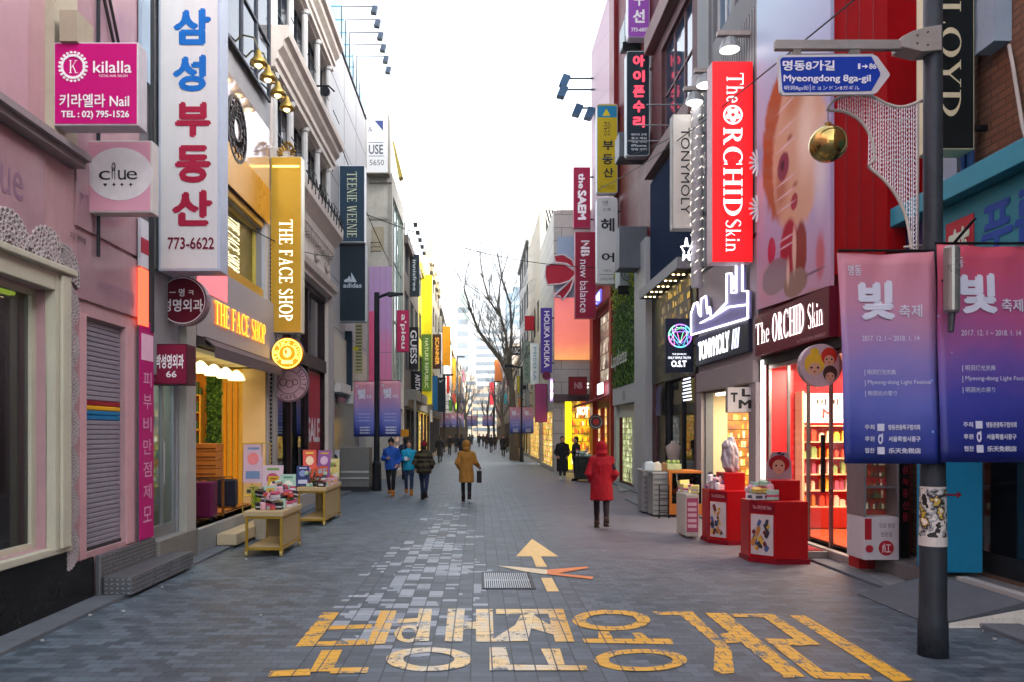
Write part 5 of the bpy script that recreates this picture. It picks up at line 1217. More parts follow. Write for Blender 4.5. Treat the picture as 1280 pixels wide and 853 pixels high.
mb = MB(); x, y, z = NP(883, 395, .22); mb.tube([(x, y, 5.35), (x, y, 10.3)], .13, 14); mb.build('tube', C('#a9a9ab', .5, 0, .15, 4, .3), pt)
mb = MB()
for i in range(90):
    a = i * 1.3; mb.tube([(x + .15 * math.cos(a), y + .15 * math.sin(a), 5.5 + i * .05), (x + .15 * math.cos(a + .5), y + .15 * math.sin(a + .5), 5.56 + i * .05)], .007, 4)
mb.build('fairy_lights', E('#fff6e6', .7), pt)
# snow ornaments
for i, (px, py) in enumerate(((947, 205), (947, 262), (878, 205))):
    x, y, z = Tfac(5.3)(px, py, 0); q = thing('snow_ornament', ['upper', 'lower', 'left hand'][i] + ' white starburst ornament beside the big red sign', 'ornament', (x, y, z))
    mb = MB()
    for k in range(7): a = k * math.pi / 7; mb.tube([(x - .18 * math.cos(a) , y - .05, z - .26 * math.sin(a)), (x + .18 * math.cos(a), y - .05, z + .26 * math.sin(a))], .02, 5)
    mb.build('spokes', C('#dfe0e4', .5), q)
psign('white_vertical_sign', 'off white vertical sign with thin black outlined capitals on a curved bracket', (841, 143, 871, 286), 18.9, .3, C('#d2cfc6', .5, 0, .04), C('#8f8c86', .5), [C('#2b2b2d', .5)], [('TONYMOLY', (851, 160, 862, 268), 0, {'rot': -90})], wall=XR, frame=.6)
psign('letter_cluster_sign', 'square pale sign with four scattered black letters over the bright entrance', (909, 484, 942, 516), 15.55, .12, C('#b5b2b0', .5), C('#8a8886', .5), [C('#232326', .5)],
      [('T', (913, 491, 922, 503), 0, {'bold': .04}), ('L', (927, 486, 938, 496), 0, {'bold': .04}), ('M', (923, 500, 939, 511), 0, {'bold': .04})], wall=XR, nb=1, frame=.8)
# floodlights on the wall
for i, (px, py, d, lb) in enumerate(((912, 55, 15.8, 'white floodlight on a bracket above the big red sign'), (868, 122, 18.6, 'white floodlight above the off white vertical sign'), (882, 100, 17.6, 'small white floodlight between the red and off white signs'))):
    x, z = PX(px, d), PZ(py, d); fo = thing('wall_floodlight', lb, 'floodlight', (x, d, z))
    MB().box(x - .25, 5.42, d - .06, d + .06, z + .15, z + .24).build('arm', C('#a39c96', .5), fo)
    m = MB(); m.lathe(x, d, [(.05, z + .14), (.12, z + .1), (.2, z - .06), (.22, z - .12)], 14, 1, 1); m.build('lamp_head', C('#8d8f90', .4, .4), fo)
    m = MB(); m.lathe(x, d, [(.19, z - .122), (.18, z - .13)], 14); m.build('lens', E('#ffffff', 3), fo)

# ---- navy building
ops = [(20.0, 24.3, .05, 3.4), (20.2, 23.6, 10.4, 13.2), (20.2, 23.6, 14.6, 17.4)]
o, T = house('navy_building', 'brown brick building with a plain navy panel and dark shop below', 'R', 19.6, 24.8, 18.5, ops, C('#543437', .6, 0, .14, 1.2, .2))
for a in ops[1:]: window(o, T, *a, 3, 2, C('#6e5557', .5), DG('#2b3a4e', .06), rd=.16)
mb = MB(T); mb.box(19.65, 24.7, 6.32, 9.6, .0, .10); mb.build('navy_panel', C('#1a2740', .85, 0, .08, .6, spec=.01), o, bevel=.02)
for z0_, z1_ in ((9.75, 10.2), (13.6, 14.2)): mb = MB(T); mb.box(19.6, 24.8, z0_, z1_, .0, .27); mb.build('string_course', C('#77605f', .6), o, bevel=.02)
for u in (20.9, 22.3, 23.5): MB(T).tube([(u, 10.5, .1), (u, 10.5, 1.0)], .02, 5).build('flag_rod', STEEL, o)
mb = MB(T); mb.box(19.7, 24.75, 3.4, 6.0, .0, .028); mb.build('dark_fascia', C('#171a22', .3), o)
mb = MB(T); mb.box(19.9, 24.6, 6.02, 6.3, .03, .46); cn = mb.build('canopy', C('#85888c', .5), o)
mb = MB(T); mb.box(20.0, 24.5, 6.005, 6.018, .05, .44); mb.build('canopy_soffit', C('#3a3028', .5), cn)
for i in range(5):
    for j in range(3):
        x, y, z = T(20.6 + i * .85, 6.0, .12 + j * .13); m = MB(); m.lathe(x, y, [(.036, z + .004), (.03, z - .012)], 10); m.build('downlight', E('#ffe3a0', 5), cn)
mb = MB(T); mb.box(20.2, 23.4, 4.5, 5.9, .03, .06); mb.build('gold_display', GOODS('gold_display', ['#2b2620', '#6a5524', '#c9a02c', '#3d3526', '#8a7a52'], .5, .4, .5), o)
mb = MB(T); mb.box(20.0, 24.3, .05, 3.4, -1.2, -1.1); mb.box(23.3, 24.3, .05, 3.4, -.3, -.05); mb.build('dark_shopfront', C('#101218', .3, .1, .3), o)
mb = MB(T); mb.box(20.0, 20.08, .05, 3.4, -.2, -.1); mb.box(21.6, 21.68, .05, 3.4, -.2, -.1); mb.box(23.2, 23.28, .05, 3.4, -.2, -.1)
gd = mb.build('glass_door', C('#2a2c33', .35, .5), o); MB(T).box(20.08, 23.2, .1, 3.35, -.17, -.16).build('pane', G('#59626f', .7), gd)
mb = MB(T)
for i in range(7): mb.box(20.1 + .02 * i, 20.9 + .05 * (i % 3), 2.75 + i * .09, 2.79 + i * .09, .035, .05)
mb.build('lit_lines', E('#d8dcf0', .8), o)
mb = MB(T); put_text(mb, 'g', (24.2, 3.3, 23.5, 2.4), 0, bold=.06, w=.04); mb.build('window_mark', C('#3c3a6a', .4), o)
def em_globe(mb):
    for i in range(24):
        a0, a1 = i * 15, (i + 1) * 15; mb.mi = 1 + (i // 4) % 4
        for q in _ring(850, 420, 15, 15, a0, a1, 1.4, 1.4, 1): mb.prism(q, .008, .011)
        if i % 2 == 0:
            a, b = R(a0), R(a0 + 105); mb.face([(850 + 14 * math.cos(a), 420 + 14 * math.sin(a), .009 + i * .00005), (850 + 14 * math.cos(b), 420 + 14 * math.sin(b), .009 + i * .00005), (850 + 13 * math.cos(b), 420 + 13.6 * math.sin(b), .009 + i * .00005), (850 + 13 * math.cos(a), 420 + 13.6 * math.sin(a), .009 + i * .00005)])
    for k_, (a, b) in enumerate((((840, 415), (860, 415)), ((840, 415), (850, 429)), ((860, 415), (850, 429)), ((845, 410), (855, 410)), ((845, 410), (840, 415)), ((855, 410), (860, 415)), ((846, 415), (850, 429)), ((854, 415), (850, 429)))):
        mb.mi = 1 + k_ % 4; dx, dy = b[0] - a[0], b[1] - a[1]; L_ = math.hypot(dx, dy); nx_, ny_ = -dy / L_ * .35, dx / L_ * .35
        mb.face([(a[0] + nx_, a[1] + ny_, .0115 + k_ * .0001), (b[0] + nx_, b[1] + ny_, .0115 + k_ * .0001), (b[0] - nx_, b[1] - ny_, .0115 + k_ * .0001), (a[0] - nx_, a[1] - ny_, .0115 + k_ * .0001)])
psign('globe_sign', 'dark navy sign with a rainbow line globe and small white letters', (832, 398, 867, 466), 19.8, .16, C('#161c30', .35), C('#2a3046', .4), [E('#e8ecf8', .9), E('#9a6ae0', 1.0), E('#5ac0e0', 1.0), E('#e07ac0', 1.0), E('#7ae0a0', 1.0)],
      [('O.S.T', (839, 451, 858, 459), 0, {'bold': .04}), ('ONLY SIMPLE TRUTH', (835, 446, 863, 449), 0), ('THE JEWELRY', (840, 442, 858, 444.5), 0)], draw=em_globe, wall=XR, nb=1, frame=.6)

# ---- white pillar building with green wall
WP = C('#a3a7a9', .5, 0, .08, 1, streak=.12)
o, T = house('green_wall_building', 'white building with an upright planted wall above a narrow white shop', 'R', 24.8, 31.0, 19, [(25.2, 30.6, .1, 2.95)], C('#540f16', .5, 0, .12))
mb = MB(T); mb.box(24.8, 26.6, .03, 8.0, .0, .22); mb.box(26.6, 31.0, 2.95, 3.6, .0, .2); mb.box(30.6, 31.0, .03, 2.95, .0, .15); mb.build('white_pillar', WP, o, bevel=.015)
mb = MB(T); mb.box(26.6, 30.9, 3.6, 7.9, .02, .10); mb.build('planter_board', C('#1d2812', .8), o)
mb = MB(T)
for i in range(5200):
    u, v, w_ = rnd.uniform(26.6, 30.9), rnd.uniform(3.6, 8.0), rnd.uniform(.1, .26); s = rnd.uniform(.04, .10); a = rnd.uniform(0, 6.28)
    mb.mi = 3 if (v > 6.6 and rnd.random() < (v - 6.2) / 2.2) else rnd.choice((0, 1, 2, 2))
    mb.face([(u + s * math.cos(a), v + s * math.sin(a), w_), (u + s * .45 * math.cos(a + 1.7), v + s * .45 * math.sin(a + 1.7), w_ + .03), (u - s * math.cos(a), v - s * math.sin(a), w_ - .02), (u + s * .45 * math.cos(a - 1.7), v + s * .45 * math.sin(a - 1.7), w_ + .02)])
mb.build('planted_wall', LEAF[:2] + [C('#34551a', .6, 0, .3, 9), C('#b0b826', .6, 0, .25, 9)], o)
mb = MB(T); put_text(mb, 'Lapalette', (30.6, 4.9, 27.4, 4.2), w=.32, bold=.015); mb.build('script_lettering', C('#b9bcb4', .5), o)
mb = MB(T); mb.box(25.2, 30.6, 2.5, 2.95, -.15, .02); mb.box(27.6, 28.0, .1, 2.5, -.15, .02); mb.box(25.2, 25.4, .1, 2.5, -.15, .02); w = mb.build('white_shopfront', C('#b9bcb2', .5), o)
MB(T).box(25.4, 30.6, .1, 2.5, -.14, -.12).build('display', GOODS('green_goods', ['#b7c08a', '#8a9a52', '#d9d6b0', '#5a6a3a', '#c9c9a0'], .35, .28, .75), w)
mb = MB(T); mb.prism(circ(28.6, 3.25, .28, .2), .202, .21); put_text(mb, 'LOGO', (28.85, 2.8, 27.9, 2.65), 0, w=.025) if False else None; mb.build('shell_mark', C('#85888a', .5), o)
mb = MB(T); put_text(mb, 'Organic', (27.4, 2.85, 25.7, 2.6), w=.025, bold=.02); mb.build('lettering', C('#6e7a78', .5), o)
# grey boxes above
for i, (px, py0, py1) in enumerate(((788, 165, 196), (790, 283, 335))):
    d = 25.6; bx = MB(); bx.box(PX(774, d), 5.42, d, d + .8, PZ(py1, d), PZ(py0, d)); tag(bx.build('sign_mount', C('#5a6068', .5), bevel=.02), ['upper grey steel housing beside the dark phone repair sign', 'lower grey steel housing beside the white two syllable sign'][i], 'mount')
for i, (px, py, d) in enumerate(((832, 18, 25.6), (822, 40, 26.6), (806, 345, 27.5))):
    ac = thing('air_conditioner', ['upper', 'middle', 'lower'][i] + ' pale outdoor air conditioner unit on the wall above the planted wall', 'air conditioner', (5.3, d, PZ(py, d)))
    z = PZ(py + 12, d); mb = MB(); mb.box(4.85, 5.4, d, d + .9, z, z + .75); mb.build('case', C('#9aa3a6', .5, 0, .1), ac, bevel=.02)
    m = MB(TF(d)); annulus(m, 5.12, z + .38, .22, .19, .002, .012, 20); annulus(m, 5.12, z + .38, .12, .1, .002, .012, 16); m.build('fan_guard', C('#4b5053', .5), ac)
    MB().box(4.8, 5.4, d, d + .05, z - .3, z - .01).build('bracket', BLACKMETAL, ac)

# ---- red brick shop building
RB = C('#7c2420', .5, 0, .14, 1, .15)
ops = [(32.0, 36.2, 4.1, 7.1), (31.6, 37.0, .1, 3.0)]
o, T = house('crimson_building', 'red fronted building with a tall shop window and a pinkish blank side', 'R', 31.0, 37.5, 19.8, ops, RB)
w = window(o, T, *ops[0], 1, 1, C('#6a1c1a', .4), GOODS('window_display', ['#c9b9a0', '#3a2a28', '#e0d2c0', '#8a7060', '#55403a'], .7, .9, .6), rd=.14)
mb = MB(T); mb.box(31.4, 31.9, .05, 8, .0, .2); mb.box(36.4, 37.4, .05, 8.3, .0, .2); mb.box(31.4, 37.4, 7.3, 8.3, .0, .22); mb.build('red_frame', C('#8c2018', .4, 0, .08), o, bevel=.015)
mb = MB(T); mb.box(31.0, 32.1, 8.3, 19.7, .002, .15); mb.build('crimson_cladding', C('#6a0d16', .4, 0, .08, .6), o)
mb = MB(T); mb.box(32.15, 37.45, 8.5, 19.7, .002, .12); mb.build('pink_tile', C('#a98c98', .5, 0, .1, .8), o)
mb = MB(T)
for i in range(9): mb.raw([(32.3, 8.6 + i * 1.2, .122), (32.36, 8.6 + i * 1.2, .122), (37.4, 8.2 + i * 1.2 + 1.7, .122), (37.34, 8.2 + i * 1.2 + 1.7, .122)], [(0, 1, 2, 3)])
mb.build('tile_joint', C('#74606a', .5), o)
MB(T).box(31.6, 37.0, .1, 3.0, -.16, -.14).build('shop_window', GOODS('warm_shop_red', ['#e0b05a', '#e8d8c0', '#b8482a', '#a8b890', '#d9802a'], .6, .5, 1.0), o)
mb = MB(T)
for u in (31.5, 33.2, 35.0, 36.9): mb.box(u, u + .15, .05, 3.0, -.13, .05)
mb.build('red_post', C('#8c2a1c', .4), o)
m = MB(T); m.raw([(32, 3.45, .1), (37, 3.45, .1), (37, 3.15, 1.0), (32, 3.15, 1.0), (32, 3.4, .1), (37, 3.4, .1), (37, 3.05, 1.0), (32, 3.05, 1.0)], [(0, 1, 2, 3), (4, 5, 6, 7), (0, 1, 5, 4), (1, 2, 6, 5), (2, 3, 7, 6), (3, 0, 4, 7)]); m.build('awning', C('#6c1e24', .6), o)
mb = MB(T); mb.box(33.6, 35.6, 7.45, 7.95, .23, .28); mb.mi = 1; put_text(mb, '분식', (35.4, 7.9, 33.9, 7.5), 1, w=.285, bold=.02); mb.mi = 1; mb.box(33.2, 34.6, 3.55, 4.0, .22, .26); put_text(mb, '1F', (34.4, 3.95, 33.5, 3.6), 0, w=.265, bold=.03); mb.build('lit_lettering', [E('#5a5ac0', .8), E('#e6e8ff', 1.4)], o)
psign('blue_disc_sign', 'round navy sign with a red centre over the warm lit shop', (736, 518, 754, 537), 34.5, .15, C('#3a4a6a', .5), C('#5a6272', .4), [C('#b5404a', .5), C('#aab2c2', .5)], draw=lambda mb: (setattr(mb, 'mi', 0), mb.prism(circ(745, 527.5, 4, 4), .008, .012), setattr(mb, 'mi', 1), annulus(mb, 745, 527.5, 7.5, 6.6, .008, .011)), wall=XR, nb=1, disc=True, frame=.5)
psign('purple_sign', 'rounded purple lightbox sign with white syllables at the top right', (785, -40, 812, 47), 25.1, .35, C('#8d4aa8', .4, 0, .05), C('#b8b2c0', .4), [W0], [('무', (792, -12, 806, 8), 0, {'bold': .04}), ('선', (791, 12, 806, 29), 0, {'bold': .04}), ('773-6805', (789, 35, 810, 40), 0, {'bold': .03})], wall=XR, r=4, frame=.8)
psign('phone_repair_sign', 'rounded dark teal sign with five red syllables and white small print', (783, 64, 812, 195), 24.9, .35, C('#1e2c38', .35, 0, .06), C('#b9c0c4', .4), [E('#d2364a', .8), C('#c9d0d6', .5)],
      [(c, (791, 69 + i * 19, 806, 84 + i * 19), 0, {'bold': .05}) for i, c in enumerate('아이폰수리')] + [(s, (789, 167 + i * 4.6, 808, 170 + i * 4.6), 1, {'bold': .03}) for i, s in enumerate(('배터리 교체', '중고 매입', '액정 수리', 'iPhone', '당일 수리'))], wall=XR, r=4, frame=.8)
def em_tri(mb):
    mb.mi = 2; mb.box(747.2, 770.8, 132.5, 147, .007, .009); mb.mi = 3; mb.flat([(758, 136), (763, 145), (753, 145)], .012)
psign('yellow_vertical_sign', 'rounded mustard yellow sign with a blue top and black syllables', (746, 130, 772, 242), 30.6, .35, C('#b8a41a', .4, 0, .06), C('#a9b0b8', .4), [C('#2b2c2c', .5), C('#6d6414', .5), C('#1d7ba8', .4), C('#d2c21e', .4)],
      [('중앙', (755, 152, 763, 170), 0), ('부', (753, 176, 767, 188), 0, {'bold': .03}), ('동', (753, 193, 766, 206), 0, {'bold': .03}), ('산', (754, 210, 767, 222), 0, {'bold': .03}), ('773-5522', (750, 232, 768, 236), 1)], draw=em_tri, wall=XR, r=3.5, frame=.8)
psign('white_hair_sign', 'rounded white sign with two brushed black syllables', (746, 247, 772, 355), 30.4, .35, C('#c4c8ca', .4, 0, .04), C('#cfd4d8', .4), [C('#22262a', .5), C('#55595c', .5)],
      [('헤', (751, 273, 768, 290), 0, {'bold': .025}), ('어', (752, 316, 768, 328), 0, {'bold': .025}), ('신홍', (753, 260, 764, 264), 1), ('엔', (753, 251, 760, 257), 1), ('미용실', (754, 337, 764, 340), 1), ('교육문화원', (750, 347, 768, 351), 1)], draw=lambda mb: (setattr(mb, 'mi', 1), mb.box(749, 769, 343.3, 344, .008, .01)), wall=XR, r=3.5, frame=.8)
psign('crimson_flag_sign', 'crimson vertical sign with white letters, upper of the stacked pair', (717, 209, 738, 285), 36.6, .3, C('#93183f', .4, 0, .06), C('#a8586e', .4), [W0], [('the', (723, 217, 731, 236), 0, {'rot': -90, 'bold': .03}), ('SAEM', (722, 238, 733, 275), 0, {'rot': -90, 'bold': .05})], wall=XR, frame=.6)
def em_nb(mb):
    mb.mi = 0; put_text(mb, 'NB', (726, 301, 737, 321), 0, rot=-90, bold=.05, w=.012)
    mb.mi = 1
    for i in range(4): mb.box(725, 738, 302.5 + i * 4.6, 303.6 + i * 4.6, .0155, .017)
psign('maroon_vertical_sign', 'maroon vertical sign with thin white letters, lower of the stacked pair', (719, 290, 745, 398), 34.6, .35, C('#8a1432', .4, 0, .06), C('#a0485e', .4), [W0, C('#8a1430', .4)], [('new balance', (725, 325, 735, 391), 0, {'rot': -90})], draw=em_nb, wall=XR, frame=.6)
for i, (dz, x1_) in enumerate(((0, 3.2), (-.7, 3.1), (-2.4, 3.7), (-3.2, 4.3))):
    z = 17.5 + dz; d = 36.8 - .5 * (i % 2)
    x1_ = PX((700, 697, 716, 731)[i], d)
    z = PZ((101, 115, 138, 142)[i], d)
    fo = thing('arm_floodlight', ['topmost', 'second', 'third', 'lowest'][i] + ' blue headed arm floodlight sticking out left of the pinkish blank wall', 'floodlight', (5.3, d, z), 'blue headed floodlights on the right')
    MB().tube([(5.35, d, z + .1), (x1_ + .4, d, z + .1)], .045, 6).build('arm', C('#56636e', .5, .3), fo)
    m = MB(); m.raw([(x1_ - .05, d - .2, z - .22), (x1_ + .28, d - .2, z - .30), (x1_ + .48, d - .2, z + .14), (x1_ + .15, d - .2, z + .26), (x1_ - .05, d + .2, z - .22), (x1_ + .28, d + .2, z - .30), (x1_ + .48, d + .2, z + .14), (x1_ + .15, d + .2, z + .26)], [(0, 1, 2, 3), (4, 5, 6, 7), (0, 1, 5, 4), (1, 2, 6, 5), (2, 3, 7, 6), (3, 0, 4, 7)])
    m.build('lamp_head', C('#33506c', .5, .2), fo)

# ---- pale stone building with giant bow, stepping into the street
PS = BRICK('#a3a09b', '#aeaaa4', '#7d7a76', 1.6, .62, axis='XZ', msize=.02, bump=.2, name='pale_stone')
X6 = 3.62
o, T = house('bow_building', 'pale stone building with a salmon poster and giant red bow facing down the street', 'R', 38.5, 47.0, 12.6, [(39.2, 46.4, .2, 3.0), (39.5, 42.3, 5.2, 7.5), (43.2, 46, 5.2, 7.5)], PS, X=X6, dep=6)
for a in ((39.5, 42.3, 5.2, 7.5), (43.2, 46, 5.2, 7.5)): window(o, T, *a, 2, 1)
MB(T).box(39.2, 46.4, .2, 3.0, -.16, -.14).build('shop_window', SH2, o)
TB = TF(38.5)
mb = MB(TB); mb.box(X6, 5.4, 3.4, 3.75, .0, .25); mb.build('lintel', C('#57484a', .5), o)
MB(TB).box(X6 + .55, 5.35, .15, 3.4, .005, .03).build('shop_display', GOODS('yellow_shop', ['#f0c01c', '#e8801c', '#d9481c', '#f4dca0', '#7a3a1a', '#e8a030'], .3, .5, 1.1, axis='XZ'), o)
MB(TB).box(X6 + .55, X6 + .85, .15, 3.4, .032, .05).build('yellow_panel', E('#f2d40c', .8), o)
mb = MB(TB); put_text(mb, 'HOT', (4.75, 3.15, 5.3, 2.75), w=.05, bold=.03); put_text(mb, 'PROS', (4.75, 4.3, 5.3, 4.05), w=.012, bold=.03); mb.build('lit_lettering', E('#fff0e0', 1.5), o)
mb = MB(TB); mb.box(X6 + .3, 5.3, 7.1, 7.9, .0, .05); mb.build('cream_band', C('#b3a884', .5), o)
sp_ = thing('salmon_poster', 'salmon pink poster fading to orange below the giant red bow', 'poster', (4.5, 38.4, 5.3))
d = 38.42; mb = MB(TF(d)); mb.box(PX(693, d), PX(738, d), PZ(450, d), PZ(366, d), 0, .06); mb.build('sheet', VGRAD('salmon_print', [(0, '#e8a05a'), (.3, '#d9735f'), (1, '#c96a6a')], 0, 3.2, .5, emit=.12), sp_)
bb = thing('giant_gift_bow', 'giant red ribbon bow with white edging on the pale stone building', 'decoration', (4.3, 38.3, 7))
mb = MB(TF(38.4)); q = lambda P: [(PX(a, 38.3), PZ(b, 38.3)) for a, b in P]
mb.prism(q([(697, 296), (738, 294), (738, 372), (694, 372)]), .0, .05); mb.build('gift_box', C('#8fa3b8', .4, 0, .08, .5), bb)
bowp = [[(719, 340), (706, 331), (690, 330), (682, 333), (681, 347), (684, 357), (700, 356), (712, 352), (719, 344)], [(720, 338), (715, 326), (704, 319), (692, 321), (694, 329), (708, 331)], [(719, 345), (707, 357), (692, 371), (699, 371), (703, 376), (712, 364)], [(719, 336), (728, 326), (738, 322), (738, 350), (728, 346)]]
mb = MB(TF(38.3)); [mb.prism(q(P), .0 + .02 * i, .10 + .02 * i) for i, P in enumerate(bowp)]; mb.build('bow', C('#a81c34', .4, 0, .12, .8), bb, bevel=.02)
mb = MB(TF(38.3)); [mb.tube([(a, b, .115 + .02 * i) for a, b in q(P + [P[0]])], .045, 5) for i, P in enumerate(bowp)]; mb.build('edging', C('#c9c0c4', .5), bb)
psign('red_square_sign', 'small square dark red sign with pale slanted mark above the yellow lit shop', (711, 471, 734, 494), 37.6, .2, C('#7a1620', .45), C('#55121a', .4), [C('#b58a94', .5)], [('NB', (718, 478, 728, 486), 0, {'bold': .04})], wall=XR, nb=1, frame=.8)
psign('purple_vertical_sign', 'violet vertical sign with white capitals beside the giant bow', (676, 385, 690, 466), 38.1, .3, C('#4a3596', .4, 0, .05), C('#5c4c92', .4), [W0], [('HOLIKA HOLIKA', (680, 389, 687, 460), 0, {'rot': -90, 'bold': .02})], wall=X6, frame=.6)
m = MB(TF(38.0)); m.prism(circ(PX(683, 38), PZ(470, 38), .2), .0, .1); tag(m.build('heart_disc', C('#6a2040', .5)), 'small dark red disc under the violet vertical sign', 'disc')
# ---- lattice building
X7 = 3.85
o, T = house('lattice_building', 'tall pale building with slanted white lattice on its top storey', 'R', 50, 62, 15.9, [(51, 61, .2, 3.0)] + [(u, u + 1.6, z, z + 2) for u in (51, 54, 57) for z in (5, 8.4)], C('#a89e92', .6, 0, .12, 1.2), X=X7, dep=5)
for u in (51, 54, 57):
    for z in (5, 8.4): window(o, T, u, u + 1.6, z, z + 2, 2, 1)
MB(T).box(51, 61, .2, 3.0, -.16, -.14).build('shop_window', SH2, o)
mb = MB(TF(50))
for i in range(12):
    x = X7 + .1 + i * .18
    mb.tube([(x, 12.3, .06), (x + (.9 if i < 6 else -.9), 15.8, .06)], .035, 4); mb.tube([(X7 + .1 + (i % 6) * .35, 12.3 + .28 * i, .06), (X7 + .5 + (i % 6) * .35, 12.9 + .28 * i, .06)], .03, 4)
mb.build('lattice', C('#d0ccc2', .5), o)
mb = MB(TF(50)); mb.box(X7, X7 + 2.4, 12, 12.15, 0, .1); mb.box(X7, X7 + 2.4, 15.8, 15.95, 0, .1); mb.box(X7 + .9, X7 + 1.0, 12.15, 15.8, 0, .09); mb.box(X7, X7 + .35, 4, 15.8, .0, .06); mb.build('frame', C('#b3aa98', .5), o)
mb = MB(TF(50)); mb.box(X7, X7 + 2.4, 12.15, 15.8, .003, .02); mb.build('lattice_backing', C('#4b4d4e', .5), o)
o, T = far_house('grey flank building with a green roof behind the tall lattice', 'R', 62, 76, 17.2, C('#8d8d8c', .6), 4, 4, X=3.9, shop=SH2)
o, T = far_house('low beige building right of the street trees', 'R', 76, 100, 9.5, C('#a2937a', .6), 2, 6, X=4.1, shop=SH2)
o, T = far_house('grey brown building beyond the low beige one', 'R', 100, 140, 13, C('#8a8178', .6), 4, 6, X=4.0, shop=SH3)
o, T = far_house('warm tan building at the farthest end of the right row', 'R', 140, 200, 15, C('#a8916a', .6), 4, 8, X=4.6, shop=SH2)
vs('vertical_sign', 'pale green vertical sign left of the white one on the right row', (654, 427, 663, 479), 58, C('#9db5ab', .5), C('#7f958c', .5), 'OLIVE', C('#6d8a80', .5), (656.5, 432, 660.5, 474), wall=3.9)
vs('vertical_sign', 'white vertical sign with pale blue letters on the right row', (663, 429, 674, 481), 50.2, C('#ccd2d4', .5), C('#a8aeb0', .5), 'MISSHA', C('#7fa0ae', .5), (666.5, 434, 670.5, 476), wall=X7)
vs('vertical_sign', 'magenta vertical hanging panel below the violet sign', (669, 480, 684, 528), 41.8, C('#a8487a', .5), C('#7a3458', .5), wall=X6)
vs('vertical_sign', 'lit lilac sign strip with white letters beside the magenta panel', (687, 473, 691.5, 502), 38.2, E('#b08ac8', .6), C('#8a6aa0', .5), 'OB', E('#ffffff', 1.2), (688, 476, 691.2, 499), wall=X6)
vs('vertical_sign', 'small bright red sign box high on the grey flank building', (656, 395, 668, 413), 55, C('#b8182c', .5), C('#8a1424', .5), wall=3.9)
vs('vertical_sign', 'yellow and black sign with capital letters near the trees', (637, 433, 651, 444), 74, C('#2a2a20', .5), C('#2a2a20', .5), None, wall=4.1, draw=lambda mb: put_text(mb, 'ABC', (638, 435, 650, 442), 0, bold=.03, w=.02))
vs('vertical_sign', 'orange hanging panel beyond the big tree trunk', (618, 450, 628, 478), 120, C('#d9772a', .5), C('#a85c22', .5), wall=4)
vs('vertical_sign', 'red lit sign beyond the tree trunk', (612, 478, 619, 506), 125, E('#c8303a', .7), C('#8a242c', .5), wall=4)
vs('vertical_sign', 'small white sign beside the red lit sign far away', (624, 481, 628, 502), 122, C('#c9ccd0', .5), C('#999ca0', .5), wall=4)
# ---- clutter of small signs far down both rows
for i, (px, py, w_, h_, d, nm, hx) in enumerate(((546, 440, 4, 18, 68, 'pale turquoise', '#7fb5b2'), (549, 395, 4, 20, 71, 'ivory', '#d2ccb8'), (558, 470, 4, 22, 84, 'scarlet', '#b8281e'), (561, 500, 4, 14, 88, 'leaf green', '#4f8a3c'), (573, 470, 3, 20, 120, 'amber', '#d98f1c'),
        (576, 492, 3, 12, 128, 'cobalt', '#2a4a9c'), (578, 462, 3, 16, 140, 'rose', '#c4567a'), (537, 512, 4, 16, 56, 'white', '#cfd2d4'))):
    vs('vertical_sign', 'small ' + nm + ' vertical sign far down the left row', (px, py, px + w_, py + h_), d, C(hx, .5), C('#55585c', .5), 'SHOP' if False else None)
for i, (px, py, w_, h_, d, nm, hx) in enumerate(((646, 470, 4, 22, 72, 'lemon', '#d2c23a'), (640, 488, 4, 18, 84, 'white', '#d0d2d4'), (633, 462, 4, 20, 100, 'crimson', '#a81c34'), (630, 492, 4, 14, 105, 'turquoise', '#3a9aa0'), (624, 466, 3, 14, 128, 'blue', '#3a5ab0'), (620, 508, 4, 9, 125, 'pink', '#d27a9a'), (648, 498, 5, 12, 68, 'orange', '#d9822a'), (657, 488, 5, 22, 57, 'grey', '#8a9096'))):
    vs('vertical_sign', 'small ' + nm + ' vertical sign far down the right row', (px, py, px + w_, py + h_), d, C(hx, .5), C('#55585c', .5), None, wall=3.9)
# ---- towers closing the view
def tower(label, px0, px1, py, d, col, bands, dep=20, col2=None):
    x0, x1, z1 = PX(px0, d), PX(px1, d), PZ(py, d)
    o = thing('office_tower', label, 'tower', ((x0 + x1) / 2, d + dep / 2, 0))
    MB().box(x0, x1, d, d + dep, 0, z1).build('wall', col, o)
    mb = MB()
    for i in range(bands):
        z = z1 * (.12 + .85 * i / bands); h = z1 * .85 / bands * .5
        mb.box(x0 + .4, x1 - .4, d - .12, d - .01, z, z + h); mb.box(x0 - .12, x0 - .01, d + 1, d + dep - 1, z, z + h)
    mb.build('window_band', col2 or DG('#43525e', .1), o)
    MB().box(x0 + (x1 - x0) * .3, x0 + (x1 - x0) * .7, d + 3, d + 9, z1, z1 + z1 * .05).build('plant_room', col, o)
tower('blue grey glass tower behind the grey flank building', 633, 662, 366, 330, C('#5d7482', .4, .1), 16, col2=C('#7f95a2', .3))
tower('striped white tower below the blue grey tower', 636, 652, 412, 250, C('#b5b4ae', .5), 14, col2=C('#6b6f72', .4))
tower('grey concrete tower seen through the bare branches', 594, 628, 403, 420, C('#a9adae', .6), 12)
tower('cream low tower at the left end of the street', 566, 596, 470, 330, C('#b5aa94', .6), 7)
tower('brown block closing the street beyond the far crowd', 590, 640, 486, 300, C('#8f8272', .6), 6)
tower('pale green roofed tower faint behind the left branches', 571, 586, 372, 520, C('#a8bdb2', .6), 10)
tower('warm lit block at the very end of the street', 556, 584, 492, 290, C('#b0946a', .6), 5)
